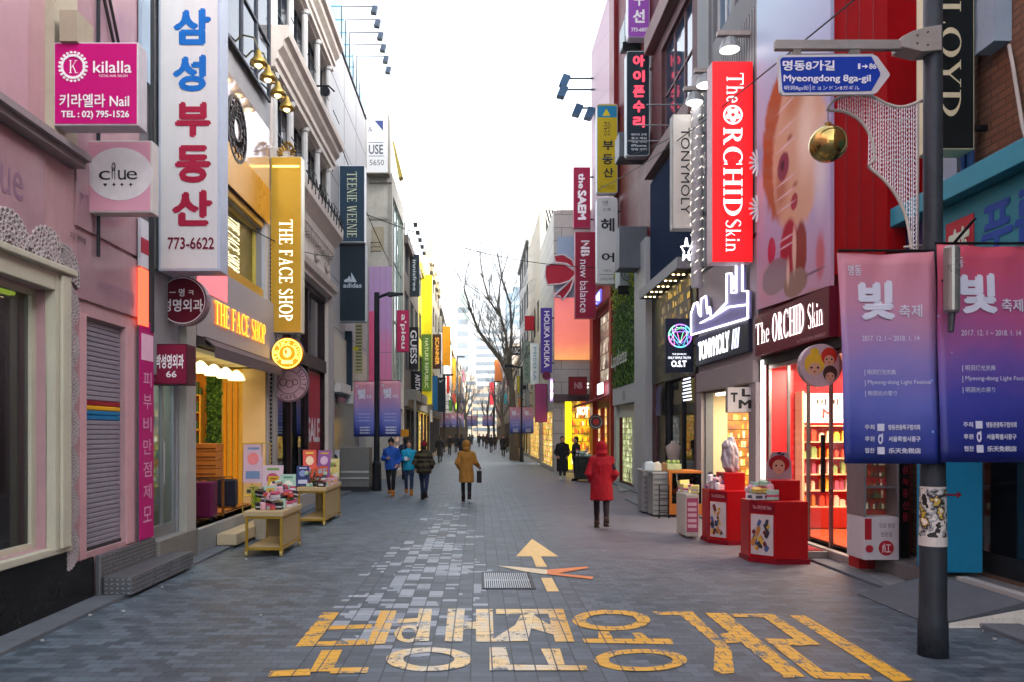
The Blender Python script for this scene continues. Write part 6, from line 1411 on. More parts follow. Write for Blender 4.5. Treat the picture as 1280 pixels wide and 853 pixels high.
# ================================================================== STREET FURNITURE
POLE = C('#1b1f26', .4, .3, .12, 3)
BANNER = {}
def cloth(name, x0, x1, z0, z1, y, mat, parent, seed=0, skew=0.0, bulge=.03, nx=12, nz=18):
    r = random.Random(seed); V = []; Fc = []
    for j in range(nz + 1):
        for i in range(nx + 1):
            u, v = i / nx, j / nz
            sag = -.02 * math.sin(u * math.pi) * v
            V.append((x0 + (x1 - x0) * u + skew * (1 - v), y + bulge * math.sin(u * 3.1 + seed) * (1 - .4 * v) + .012 * math.sin(v * 7 + u * 4 + seed) + .02 * math.sin(u * 14 - v * 5) * max(0, v - .8) * 4, z0 + (z1 - z0) * v + sag))
    for j in range(nz):
        for i in range(nx): a = j * (nx + 1) + i; Fc.append((a, a + 1, a + nx + 2, a + nx + 1))
    mb = MB(); mb.raw(V, Fc); o = mb.build(name, mat, parent, smooth=True)
    so = o.modifiers.new('thickness', 'SOLIDIFY'); so.thickness = .004; so.offset = 0
    return o
def fest_banner(label, px0, px1, py0, py1, d, seed, skew, detail, bright=0, group=None):
    x0, x1, z0, z1 = PX(px0, d), PX(px1, d), PZ(py1, d), PZ(py0, d); w, h = x1 - x0, z1 - z0
    o = thing('festival_banner', label, 'banner', ((x0 + x1) / 2, d, z0), group)
    key = (round(h, 2), bright)
    st = [(0, '#10246a'), (.1, '#21348a'), (.28, '#5560b0'), (.5, '#7f74b2'), (.72, '#b27f9c'), (1, '#bd7a88')] if not bright else [(0, '#0e1c68'), (.12, '#1a2a80'), (.3, '#3a3f9a'), (.48, '#6a4f9c'), (.68, '#a54f80'), (1, '#b84658')]
    if key not in BANNER: BANNER[key] = VGRAD('banner_print', st, 0, h, .45, 5.5 if detail else 0)
    cloth('cloth', x0, x1, z0, z1, d, BANNER[key], o, seed, skew)
    T = lambda a, b, wd: (x0 + w * a + skew * (1 - b), d + .03 * math.sin(a * 3.1 + seed) * (1 - .4 * b) + .012 * math.sin(b * 7 + a * 4 + seed) - .006 - wd, z0 + h * b)
    mb = MB(T)
    put_text(mb, '빛', (.20, .865, .58, .68), 0, bold=.05)
    put_text(mb, '축제', (.62, .75, .85, .69), 0, bold=.01); put_text(mb, '명동', (.1, .94, .24, .89), 0, bold=.01)
    if detail:
        put_text(mb, '2017. 12. 1 ~ 2018. 1. 14', (.22, .605, .82, .58), 0)
        for i, s in enumerate(('明洞灯光庆典', 'Myeong-dong Light Festival', '明洞光の祭り')): put_text(mb, s, (.26, .445 - .05 * i, .56 if i != 1 else .92, .42 - .05 * i), 0); mb.raw([(.23, .445 - .05 * i, .006), (.236, .445 - .05 * i, .006), (.236, .415 - .05 * i, .006), (.23, .415 - .05 * i, .006)], [(0, 1, 2, 3)])
        for i, (a, s) in enumerate((('주최', '명동관광특구협의회'), ('후원', '서울특별시중구'), ('협찬', '乐天免税店'))):
            y = .185 - i * .055; put_text(mb, a, (.22, y, .32, y - .024), 0, bold=.02); put_text(mb, s, (.46, y, .78, y - .026), 0, bold=.03)
            if i == 1: annulus(mb, .38, y - .014, .024, .013, .004, .008, 14); mb.prism(_rect(.396, y - .024, .405, y + .014), .004, .0081)
            else: mb.prism(_rect(.35, y - .03, .42, y + .004), .004, .008)
    else:
        for i in range(3): put_text(mb, ('明洞灯光庆典', 'Myeong-dong Light', '明洞光の祭り')[i], (.25, .42 - .06 * i, .8, .395 - .06 * i), 0)
        for i in range(3): put_text(mb, '명동관광특구', (.3, .18 - .05 * i, .8, .15 - .05 * i), 0, bold=.05)
    mb.build('lettering', C('#c9cfe0', .5, 0, .04), o)
    mb = MB(); mb.tube([(x0 - .01, d, z1 + .01), (x1 + .01, d, z1 + .01)], .012, 6); mb.build('hanging_rod', BLACKMETAL, o)
    return o
# ---- near pole on the right
px_, py_ = 3.965, 6.98
pl = thing('utility_pole', 'dark street pole with a wide base and pasted stickers in the right foreground', 'pole', (px_, py_, 0))
mb = MB(); mb.lathe(px_, py_, [(.125, 0), (.12, .3), (.112, .34), (.108, 1.15), (.10, 1.7), (.085, 2.2), (.078, 3.8), (.075, 8)], 20); mb.build('shaft', C('#363c43', .45, .2, .2, 2.5, .2, streak=.3), pl, smooth=True)
mb = MB(); mb.lathe(px_, py_, [(.1105, 1.02), (.1045, 1.46)], 20); 
stk = NT('pasted_stickers'); o_ = stk.add('NewGeometry').outputs['Position']
n_ = stk.noise(o_, 9, 3, .55); n2_ = stk.noise(o_, 22, 2)
cr_ = stk.add('ValToRGB'); stk.link(n_, cr_.inputs[0]); cr_.color_ramp.interpolation = 'CONSTANT'; e_ = cr_.color_ramp.elements
for _ in range(4): e_.new(.5)
for e, (p, h) in zip(e_, ((0, '#15161a'), (.40, '#c9c7c2'), (.47, '#8a8f92'), (.52, '#1a1c1f'), (.58, '#b59a3a'), (.64, '#d6d4d0'))): e.position = p; e.color = (*lin(h), 1)
stk.link(cr_.outputs[0], stk.p.inputs['Base Color']); stk.p.inputs['Roughness'].default_value = .5
mb.build('stickers', stk.m, pl)
mb = MB(); mb.lathe(px_, py_, [(.1135, .96), (.1128, 1.04)], 20); mb.lathe(px_, py_, [(.105, 1.46), (.104, 1.475)], 20); mb.build('paper_label', C('#c2c0bb', .6, 0, .15, 5), pl)
# clamp bracket and street name sign
sn = thing('street_name_sign', 'blue arrow shaped street name sign hanging from a grey bracket arm', 'street sign', (PX(1042, 6.9), 6.9, PZ(118, 6.9)))
d = 6.9; Ts = Tpx(d)
pts = [(972, 73), (976, 69), (1091, 68), (1097, 71), (1112, 92), (1112, 95), (1097, 115), (1091, 118), (979, 119), (975, 115)]
mb = MB(Ts); mb.prism(pts, -.03, 0); mb.build('rim', C('#c5c9cf', .35, .3), sn)
inn = [(975, 74), (978, 72), (1090, 71), (1102, 91), (1102, 95), (1090, 114), (981, 116), (978, 113)]
mb = MB(Ts); mb.prism([(975, 75), (978, 72), (1089, 71), (1100, 91), (1100, 95), (1089, 114), (981, 116), (978, 113)], .001, .004); mb.build('blue_face', C('#14389f', .4, 0, .05), sn)
mb = MB(Ts); put_text(mb, '명동8가길', (978, 76, 1043, 89), 0, bold=.03); put_text(mb, 'Myeongdong 8ga-gil', (979, 94, 1088, 105), 0, bold=.025); put_text(mb, '1', (1072, 80, 1075, 87), 0, bold=.02); put_text(mb, '86', (1086, 80, 1095, 87), 0, bold=.02)
mb.prism(_rect(1077, 83, 1081, 84.3), .006, .008); mb.prism([(1081, 81), (1084.5, 83.7), (1081, 86.4)], .006, .0081)
put_text(mb, '明洞8ga街 ミョンドン8ガギル', (980, 107.5, 1074, 114), 0); mb.prism(_rect(1012, 106.3, 1012.6, 115), .006, .008)
mb.build('lettering', C('#dfe4ee', .4, 0, .02), sn)
mb = MB(Ts); mb.box(970, 1135, 49, 61, -.06, -.005); mb.build('arm', C('#8c8a88', .45, .4, .12, 3), sn, bevel=.006)
mb = MB(Ts); mb.box(992, 1002, 61, 68.5, -.04, -.01); mb.box(1063, 1076, 61, 68.5, -.04, -.01); mb.box(985, 1092, 66.5, 68.6, -.041, -.008); mb.build('hanger', C('#77756f', .5, .4), sn)
mb = MB(Ts); mb.prism([(1126, 47), (1140, 40), (1152, 36), (1176, 32), (1176, 64), (1152, 66), (1140, 63), (1126, 60)], -.16, .02)
mb.build('clamp', C('#9a9793', .5, .3, .12, 3), sn, bevel=.006)
mb = MB(Ts)
for x, y in ((1145, 46), (1145, 56), (1158, 42), (1158, 58)): mb.prism(circ(x, y, 1.2, 1.2, 10), .021, .028)
mb.build('bolt', C('#4a4a4c', .4, .6), sn)
# curtain of light strings in a white curved frame
lc = thing('light_curtain', 'white wire frame hung with strings of small unlit lamps beside the near pole', 'light decoration', (PX(1110, 7.1), 7.1, PZ(310, 7.1)))
d = 7.1; Tc = Tpx(d); WF = C('#b9b6ae', .45, 0, .08, 4)
top = [(1034, 138), (1040, 128), (1052, 121), (1070, 119), (1090, 121), (1108, 130), (1128, 134), (1152, 126)]
low = [(1036, 138), (1056, 140), (1074, 150), (1086, 166), (1092, 185), (1092, 200), (1086, 208), (1104, 224), (1120, 244), (1132, 270), (1138, 300), (1139, 312)]
def smooth_path(P, n=5):
    out = []
    for i in range(len(P) - 1):
        p0, p1, p2, p3 = P[max(0, i - 1)], P[i], P[i + 1], P[min(len(P) - 1, i + 2)]
        for k in range(n):
            t = k / n; out.append(tuple(.5 * (2 * p1[j] + (p2[j] - p0[j]) * t + (2 * p0[j] - 5 * p1[j] + 4 * p2[j] - p3[j]) * t * t + (3 * p1[j] - p0[j] - 3 * p2[j] + p3[j]) * t ** 3) for j in range(2)))
    return out + [P[-1]]
st_, sl_ = smooth_path(top), smooth_path(low)
mb = MB(Tc); mb.tube([(a, b, 0) for a, b in st_], .014, 6); mb.tube([(a, b, 0) for a, b in sl_], .014, 6); mb.tube([(1147, 126, 0), (1147, 314, 0)], .012, 6); mb.tube([(1152, 126, 0), (1168, 127, -.02)], .014, 6); mb.tube([(1130, 309, 0), (1160, 306, 0)], .01, 6)
mb.build('frame', WF, lc, smooth=True)
def yat(P, x, last=False):
    r = None
    for i in range(len(P) - 1):
        a, b = P[i], P[i + 1]
        if min(a[0], b[0]) <= x <= max(a[0], b[0]) and abs(a[0] - b[0]) > 1e-6:
            y = a[1] + (b[1] - a[1]) * (x - a[0]) / (b[0] - a[0]); r = y if r is None or not last else max(r, y)
    return r
mb = MB(Tc)
for i in range(34):
    x = 1048 + i * 2.95; y0 = yat(st_, x) or 128; y1 = yat(sl_, x, True) or 312
    if y1 - y0 < 3: continue
    mb.tube([(x, y0, rnd.uniform(-.01, .01)), (x + rnd.uniform(-.5, .5), y1, rnd.uniform(-.01, .01))], .0036, 4)
    yy = y0 + rnd.uniform(1, 5)
    while yy < y1:
        mb.box(x - .55, x + .55, yy, yy + 2.2, -.006, .006); yy += rnd.uniform(4, 7)
mb.build('light_strings', C('#ebebf2', .4, 0, .05, 9), lc)
mb = MB(Tc)
for y in (150, 200, 252): mb.tube([(1092 if y < 210 else 1126, y, 0), (1147, y, 0)], .004, 4)
mb.build('cross_wires', WF, lc)
gbx = thing('golden_bauble', 'shiny golden ball ornament hanging from the tip of the white frame', 'bauble', (PX(1035, 7.1), 7.1, PZ(203, 7.1)))
cxb, czb = PX(1035, 7.1), PZ(180, 7.1)
mb = MB(); mb.ball((cxb, 7.1, czb), .163, nu=28, nv=18); mb.build('ball', C('#b39a5a', .1, .95, .15, 1.5), gbx, smooth=True)
mb = MB(); mb.lathe(cxb, 7.1, [(.03, czb + .155), (.03, czb + .185), (.012, czb + .195)], 10); mb.tube([(cxb, 7.1, czb + .19), (cxb, 7.1, PZ(140, 7.1))], .004, 4); mb.build('cap', C('#8c7a3a', .3, .8), gbx)
# near banners
fest_banner('left hand near purple festival banner hanging from the dark pole', 1049, 1166, 315, 580, 6.85, 1, .06, True)
fest_banner('right hand near purple and crimson festival banner hanging from the dark pole', 1170, 1296, 306, 578, 6.8, 4, .02, True, 1)
# cylinder camera thing
cy = thing('cylinder_lamp', 'grey metal cylinder lamp clamped between the two near banners', 'lamp', (PX(1187, 6.7), 6.7, PZ(392, 6.7)))
x, zt, zb = PX(1187, 6.65), PZ(309, 6.65), PZ(392, 6.65)
mb = MB(); mb.lathe(x, 6.62, [(.05, zb), (.062, zb + .02), (.062, zt - .02), (.05, zt)], 18); mb.build('tube', C('#8a8a86', .3, .6, .12, 2), cy, smooth=False)
mb = MB(); mb.tube([(x, 6.62, zb), (x - .02, 6.6, zb - .16)], [.03, .022], 10); mb.build('nozzle', C('#3a3b3f', .4, .5), cy)
mb = MB(); mb.tube([(px_ + .03, 6.9, PZ(322, 6.9)), (PX(1210, 6.7), 6.6, PZ(277, 6.7))], .012, 6); mb.tube([(px_ - .02, 6.88, PZ(352, 6.9)), (x, 6.65, PZ(352, 6.7))], .012, 6); mb.build('clamp_rod', BLACKMETAL, cy)
# ---- left street lamp with banners
sl = thing('street_lamp', 'tall black street lamp with a flat arm on the left side of the street', 'street lamp', (PX(471, 26.4), 26.4, 0))
d = 26.4; x = PX(471, d)
mb = MB(); mb.lathe(x, d, [(.16, 0), (.15, .9), (.10, 1.0), (.085, PZ(366, d))], 14); mb.build('post', POLE, sl)
mb = MB(); zt = PZ(369, d); mb.tube([(x, d, zt - .1), (x + .25, d, zt), (PX(488, d), d, zt + .06)], .05, 8); mb.build('arm', POLE, sl)
m = MB(); m.raw([(PX(485, d), d - .14, zt - .06), (PX(504, d), d - .1, zt - .0), (PX(504, d), d + .1, zt - .0), (PX(485, d), d + .14, zt - .06), (PX(485, d), d - .14, zt + .09), (PX(504, d), d - .1, zt + .06), (PX(504, d), d + .1, zt + .06), (PX(485, d), d + .14, zt + .09)], [(0, 1, 2, 3), (4, 5, 6, 7), (0, 1, 5, 4), (1, 2, 6, 5), (2, 3, 7, 6), (3, 0, 4, 7)]); m.build('lamp_head', C('#24272d', .4, .3), sl, bevel=.02)
fest_banner('left banner of the pair on the tall left street lamp', 442, 468, 477, 546, 26.3, 2, .0, False)
fest_banner('right banner of the pair on the tall left street lamp', 474, 501, 476, 546, 26.3, 3, .0, False)
# ---- mid lamp right
d = 52; x = PX(652, d); ml = thing('street_lamp', 'thin black street lamp beside the big tree trunk on the right', 'street lamp', (x, d, 0))
mb = MB(); mb.lathe(x, d, [(.14, 0), (.13, .9), (.08, 1.0), (.07, PZ(458, d))], 10); mb.build('post', POLE, ml)
mb = MB(); mb.tube([(x, d, PZ(460, d)), (x - .6, d, PZ(458, d))], .05, 6); mb.build('arm', POLE, ml)
m = MB(); m.box(x - 1.1, x - .5, d - .12, d + .12, PZ(460, d), PZ(456, d)); m.build('lamp_head', POLE, ml)
MB().box(x + .05, x + .3, d - .1, d + .1, PZ(487, d), PZ(482, d)).build('speaker_box', POLE, ml)
fest_banner('left banner of the pair on the lamp by the tree', 637, 651, 509, 542, 51.9, 5, .0, False)
fest_banner('right banner of the pair on the lamp by the tree', 653, 667, 509, 542, 51.9, 6, .0, False)
# ---- far lamps
for i, (px, d, pb, lb) in enumerate(((555, 76, 470, 'thin black lamp post with a crossbar beside the dark navy panel'), (571.5, 95, 447, 'black lamp post before the far left buildings'), (618, 110, 478, 'slim lamp post far away left of the tree'))):
    x = PX(px, d); fo = thing('street_lamp', lb, 'street lamp', (x, d, 0)); mb = MB(); mb.tube([(x, d, 0), (x, d, PZ(pb, d))], .09, 8); mb.build('post', POLE, fo)
    m = MB(); m.box(x - .1, x + .9, d - .1, d + .1, PZ(pb, d), PZ(pb, d) + .16); m.build('lamp_head', POLE, fo)
    if i < 2:
        fest_banner(('left', 'left')[i] + ' banner on the ' + ('crossbar lamp post' if i == 0 else 'far left lamp post'), px - 8, px - .8, 517, 535, d - .1, 7 + i, 0, False)
        fest_banner(('right', 'right')[i] + ' banner on the ' + ('crossbar lamp post' if i == 0 else 'far left lamp post'), px + .8, px + 8, 517, 535, d - .1, 9 + i, 0, False)
for i, (px, d) in enumerate(((586, 125), (593, 135), (606, 128), (613, 118))):
    fest_banner(['first', 'second', 'third', 'fourth'][i] + ' tiny purple banner in the distance, counted from the left', px - 3, px + 3, 520, 533, d, 20 + i, 0, False, group='tiny distant banners')
    x = PX(px + 3.6, d); MBo = MB(); MBo.tube([(x, d, 0), (x, d, 5.5)], .08, 6); tag(MBo.build('lamp_post', POLE), ['first', 'second', 'third', 'fourth'][i] + ' slim distant post holding a tiny banner, counted from the left', 'post', 'slim distant posts')

# ---- gold display carts
GW = C('#a98a34', .38, .45, .12, 3); CB = C('#b5a17c', .55, 0, .08, 3)
def cart(label, x0, x1, y0, y1, zt, skew=.0):
    o = thing('display_cart', label, 'cart', ((x0 + x1) / 2, (y0 + y1) / 2, 0))
    mb = MB()
    for x in (x0, x1):
        for y in (y0, y1): mb.box(x - .02, x + .02, y - .02, y + .02, .09, zt - .08)
    for z in (.1, zt - .12):
        mb.box(x0 + .02, x1 - .02, y0 - .018, y0 + .018, z, z + .04); mb.box(x0 + .02, x1 - .02, y1 - .018, y1 + .018, z, z + .04); mb.box(x0 - .018, x0 + .018, y0 + .02, y1 - .02, z, z + .04); mb.box(x1 - .018, x1 + .018, y0 + .02, y1 - .02, z, z + .04)
    mb.build('frame', GW, o, bevel=.003)
    mb = MB(); mb.box(x0 - .04, x1 + .04, y0 - .04, y1 + .04, zt - .08, zt); mb.build('counter', CB, o, bevel=.006)
    mb = MB(); mb.box(x1 - .012, x1 + .004, y0 + .03, y1 - .03, .15, zt - .13); mb.box(x0 + .02, x1 - .03, y1 - .05, y1 - .03, .15, zt - .13); mb.build('side_panel', C('#9c8a68', .55, 0, .1, 2), o)
    mb = MB(); mb.box(x0 + .03, x1 - .02, y0 + .03, y1 - .06, .14, .16); mb.build('lower_shelf', CB, o)
    for x in (x0, x1):
        for y in (y0, y1):
            m = MB(lambda a, b, c, x=x: (x - .018 + c, a, b)); m.prism(circ(y, .045, .045), 0, .036); c_ = m.build('wheel', C('#b5a36a', .5), o)
            MB().box(x - .03, x + .03, y - .025, y + .025, .07, .095).build('caster_fork', GW, c_)
    return o
cart('nearer gold wheeled display cart piled with cosmetics on the left', -3.62, -3.08, 12.5, 13.75, .71)
cart('farther gold wheeled display cart with upright colourful cards on the left', -3.72, -3.2, 16.6, 18.4, .80)
PB = {'white': C('#cfcdd2', .45, 0, .05, 5), 'pale pink': C('#d2a3b0', .45, 0, .05, 5), 'coral': C('#c9563f', .45, 0, .05, 5), 'mint': C('#9fc2b2', .45, 0, .05, 5), 'black': C('#26262a', .45), 'lemon': C('#d2c67a', .5, 0, .05, 5), 'violet': C('#7a5aa0', .45)}
PB2 = [C('#b04a6a', .4), C('#a9a9b0', .4), C('#4a4a52', .4), C('#c2a24a', .4)]
def packs(where, x0, x1, y0, y1, z, n, cols, seed, zs=.05):
    r = random.Random(seed); pr = {}
    for i in range(n):
        c = cols[r.randrange(len(cols))]; x, y = r.uniform(x0, x1), r.uniform(y0, y1)
        a, b, h = r.uniform(.045, .085), r.uniform(.045, .1), r.uniform(.06, .15)
        zz = z + (0 if i < n * .55 else zs * r.uniform(.8, 1.6))
        lb = c + ' cosmetic pack heaped on ' + where
        if c not in pr:
            m = MB(); kind = (len(pr) + seed) % 4
            if kind == 0: m.box(-a, a, -b, b, 0, h); m.mi = 1; m.box(-a - .001, a + .001, -b - .001, b + .001, h * .3, h * .55)
            elif kind == 1: m.lathe(0, 0, [(a * .7, 0), (a * .75, h * .1), (a * .75, h * .95), (a * .4, h * 1.15)], 12); m.mi = 1; m.lathe(0, 0, [(a * .38, h * 1.15), (a * .38, h * 1.5), (a * .3, h * 1.52)], 10)
            elif kind == 2: m.box(-a * 1.2, a * 1.2, -b * .5, b * .5, 0, h * 1.25); m.mi = 1; m.box(-a * .8, a * .8, -b * .502 - .001, b * .502 + .001, h * .3, h * 1.0)
            else: m.lathe(0, 0, [(a * .9, 0), (a, h * .1), (a, h * .5)], 12); m.mi = 1; m.lathe(0, 0, [(a * 1.03, h * .5), (a * 1.03, h * .8), (a * .95, h * .83)], 12)
            o = m.build('cosmetic_pack', [PB[c], PB2[len(pr) % 4]], bevel=.004, origin=(0, 0, 0)); tag(o, lb, 'pack', 'packs on ' + where); pr[c] = o
        else: o = pr[c].copy(); COL.objects.link(o)
        o.location = (x, y, zz); o.rotation_euler = (r.uniform(-.25, .25), r.uniform(-.25, .25), r.uniform(0, 3)) if i >= n * .55 else (0, 0, r.uniform(-.4, .4))
packs('the nearer gold cart', -3.5, -3.12, 12.7, 13.72, .712, 90, ['white', 'white', 'white', 'pale pink', 'coral', 'mint', 'black'], 3, .16)
packs('the farther gold cart', -3.68, -3.22, 16.7, 18.3, .802, 80, ['white', 'white', 'pale pink', 'mint', 'lemon', 'coral', 'black'], 5, .16)
def card(label, x, y, z, w, h, hexs, rz=0, tilt=.2, mark=None):
    o = thing('display_card', label, 'card', (x, y, z)); o.rotation_euler = (-tilt, 0, rz)
    m = MB(); m.box(x - w / 2, x + w / 2, y - .008, y + .008, z, z + h); m.build('board', C(hexs[0], .45), o)
    m = MB(lambda a, b, c: (x + a, y - .008 - c, z + b)); m.prism(circ(0, h * .62, w * .3, h * .16, 14), .001, .003); m.mi = 1; m.box(-w * .36, w * .36, h * .1, h * .3, .001, .003); m.box(-w * .3, w * .3, h * .86, h * .92, .001, .003); m.build('print', [C(hexs[1], .45), C(hexs[2], .45)], o)
card('tall pink and green display card behind the nearer gold cart', -3.62, 14.0, .75, .36, .62, ('#c9b3c2', '#b04a72', '#6f9a4a'))
card('mint upright card standing behind the nearer gold cart', -3.3, 13.85, .72, .26, .5, ('#9fc2b2', '#d9e2d2', '#5a8a7a'), .15)
card('yellow upright card on the nearer gold cart', -3.52, 13.6, .8, .2, .4, ('#c9a83a', '#e2d6b0', '#a0522a'), -.3)
card('coral upright card on the farther gold cart', -3.62, 17.2, .95, .28, .62, ('#c9544a', '#e0c9b0', '#d9c04a'), .3)
card('violet upright card on the farther gold cart', -3.42, 17.6, .95, .3, .6, ('#8a5a9c', '#d2b4d6', '#c9a84a'), -.2)
card('navy upright card at the front of the farther gold cart', -3.68, 16.75, .82, .26, .42, ('#2a3872', '#8090c2', '#b0b8d8'), .1)
card('lemon upright card at the back of the farther gold cart', -3.3, 18.1, .9, .3, .45, ('#c2b872', '#7a9a4a', '#d2d2c2'), .1)
# gold rack
gr = thing('wire_rack', 'thin gold wire display rack standing before the cream door panel', 'rack', (-4.3, 15.2, 0))
mb = MB()
for x in (-4.42, -4.06):
    for y in (15.0, 15.6): mb.tube([(x, y, .03), (x, y, 1.75)], .012, 5)
for z in (.35, .75, 1.1, 1.74):
    mb.tube([(-4.42, 15.0, z), (-4.06, 15.0, z), (-4.06, 15.6, z), (-4.42, 15.6, z), (-4.42, 15.0, z)], .01, 5)
    for k in range(5): mb.tube([(-4.42, 15.1 + k * .1, z), (-4.06, 15.1 + k * .1, z)], .005, 4)
mb.build('frame', C('#c9a84a', .35, .6), gr)
card('large curved leaflet panel with pink and lilac print on the gold wire rack', -4.22, 14.95, 1.0, .36, .72, ('#c2a9c2', '#d9808a', '#6a86b0'), 0, .1)
packs('the gold wire rack', -4.38, -4.1, 15.05, 15.55, .76, 9, ['mint', 'lemon', 'white'], 8)
pt_ = thing('potted_grass', 'pot of tall fresh green leaves beside the gold wire rack', 'plant', (-3.98, 14.6, 0))
mb = MB(); mb.lathe(-3.98, 14.6, [(.1, .0), (.13, .45)], 12); mb.build('pot', C('#b0aa9a', .6), pt_)
mb = MB()
for i in range(60):
    a, t = rnd.uniform(0, 6.28), rnd.uniform(.03, .16); l = rnd.uniform(.3, .6); x, y = -3.98 + .06 * math.cos(a), 14.6 + .06 * math.sin(a)
    mb.mi = rnd.choice((0, 1)); mb.face([(x, y, .42), (x + t * .5 * math.cos(a) + .012, y + t * .5 * math.sin(a), .42 + l * .6), (x + t * math.cos(a), y + t * math.sin(a), .42 + l), (x + t * .5 * math.cos(a) - .012, y + t * .5 * math.sin(a), .42 + l * .6)])
mb.build('leaves', [C('#7a9a2c', .5), C('#a3b53a', .5)], pt_)
# suitcases
def suitcase(label, x, y, z, w, dp, h, col):
    o = thing('suitcase', label, 'suitcase', (x, y, z))
    m = MB(); m.box(x - w / 2, x + w / 2, y - dp / 2, y + dp / 2, z + .06, z + h); m.build('shell', C(col, .35, 0, .12, 2), o, bevel=.04)
    m = MB()
    for i in range(5): m.box(x - w / 2 + .05 + i * (w - .1) / 4.6, x - w / 2 + .07 + i * (w - .1) / 4.6, y - dp / 2 - .008, y - dp / 2 - .001, z + .12, z + h - .06)
    m.build('ribs', C(col, .3), o)
    for a in (-1, 1):
        for b in (-1, 1): m = MB(); m.ball((x + a * (w / 2 - .05), y + b * (dp / 2 - .05), z + .03), .03, .03, .03, 8, 6); m.build('wheel', C('#17171a', .5), o)
    m = MB(); m.tube([(x - .1, y, z + h), (x - .1, y, z + h + .04), (x + .1, y, z + h + .04), (x + .1, y, z + h)], .012, 6); m.build('handle', C('#222226', .4), o)
suitcase('maroon hard shell suitcase at the edge of the yellow shop floor', -4.74, 13.75, .42, .44, .3, .68, '#5a1440')
suitcase('navy hard shell suitcase farther inside the yellow shop', -4.96, 15.8, .42, .36, .26, .6, '#1d2236')
for i in range(4):
    z = 1.15 + i * .15; o = thing('wooden_crate', ['lowest', 'second', 'third', 'topmost'][i] + ' orange lit wooden crate in the stack behind the maroon suitcase', 'crate', (-4.85, 14.25, z), 'stack of crates in the yellow shop')
    m = MB(); m.box(-5.06, -4.62, 14.1, 14.5, z, z + .14); m.build('box', C('#b8702a', .55, 0, .15, 5), o, bevel=.006)
    m = MB(); m.box(-5.05, -4.63, 14.09, 14.099, z + .05, z + .065); m.build('slot', C('#5a3010', .6), o)
tb = thing('low_table', 'low brown stand under the orange crates', 'stand', (-4.85, 14.3, .42)); m = MB(); m.box(-5.08, -4.6, 14.08, 14.52, 1.1, 1.14); [m.box(a - .02, a + .02, b - .02, b + .02, .42, 1.1) for a in (-5.05, -4.63) for b in (14.1, 14.5)]; m.build('table_frame', C('#7a4a20', .5), tb)
# cream step box and cable
sx = thing('entrance_step', 'cream wooden step box in front of the yellow shop platform', 'step', (-4.25, 14.6, 0))
m = MB(); m.box(-4.38, -4.05, 13.4, 15.9, .05, .24); m.build('body', C('#b3a488', .6, 0, .1, 2, .2), sx, bevel=.008); m = MB(); m.box(-4.36, -4.08, 13.45, 15.85, .036, .05); m.build('base', C('#5a5248', .7), sx)
m = MB(); m.tube([(GP(250, 672)[0], GP(250, 672)[1], .05), (GP(256, 688)[0], GP(256, 688)[1], .02), (GP(266, 683)[0], GP(266, 683)[1], .018), (GP(271, 691)[0], GP(271, 691)[1], .02)], .014, 6); tag(m.build('white_cable', C('#c2c2c2', .5)), 'short white cable lying on the kerb by the cream step', 'cable')

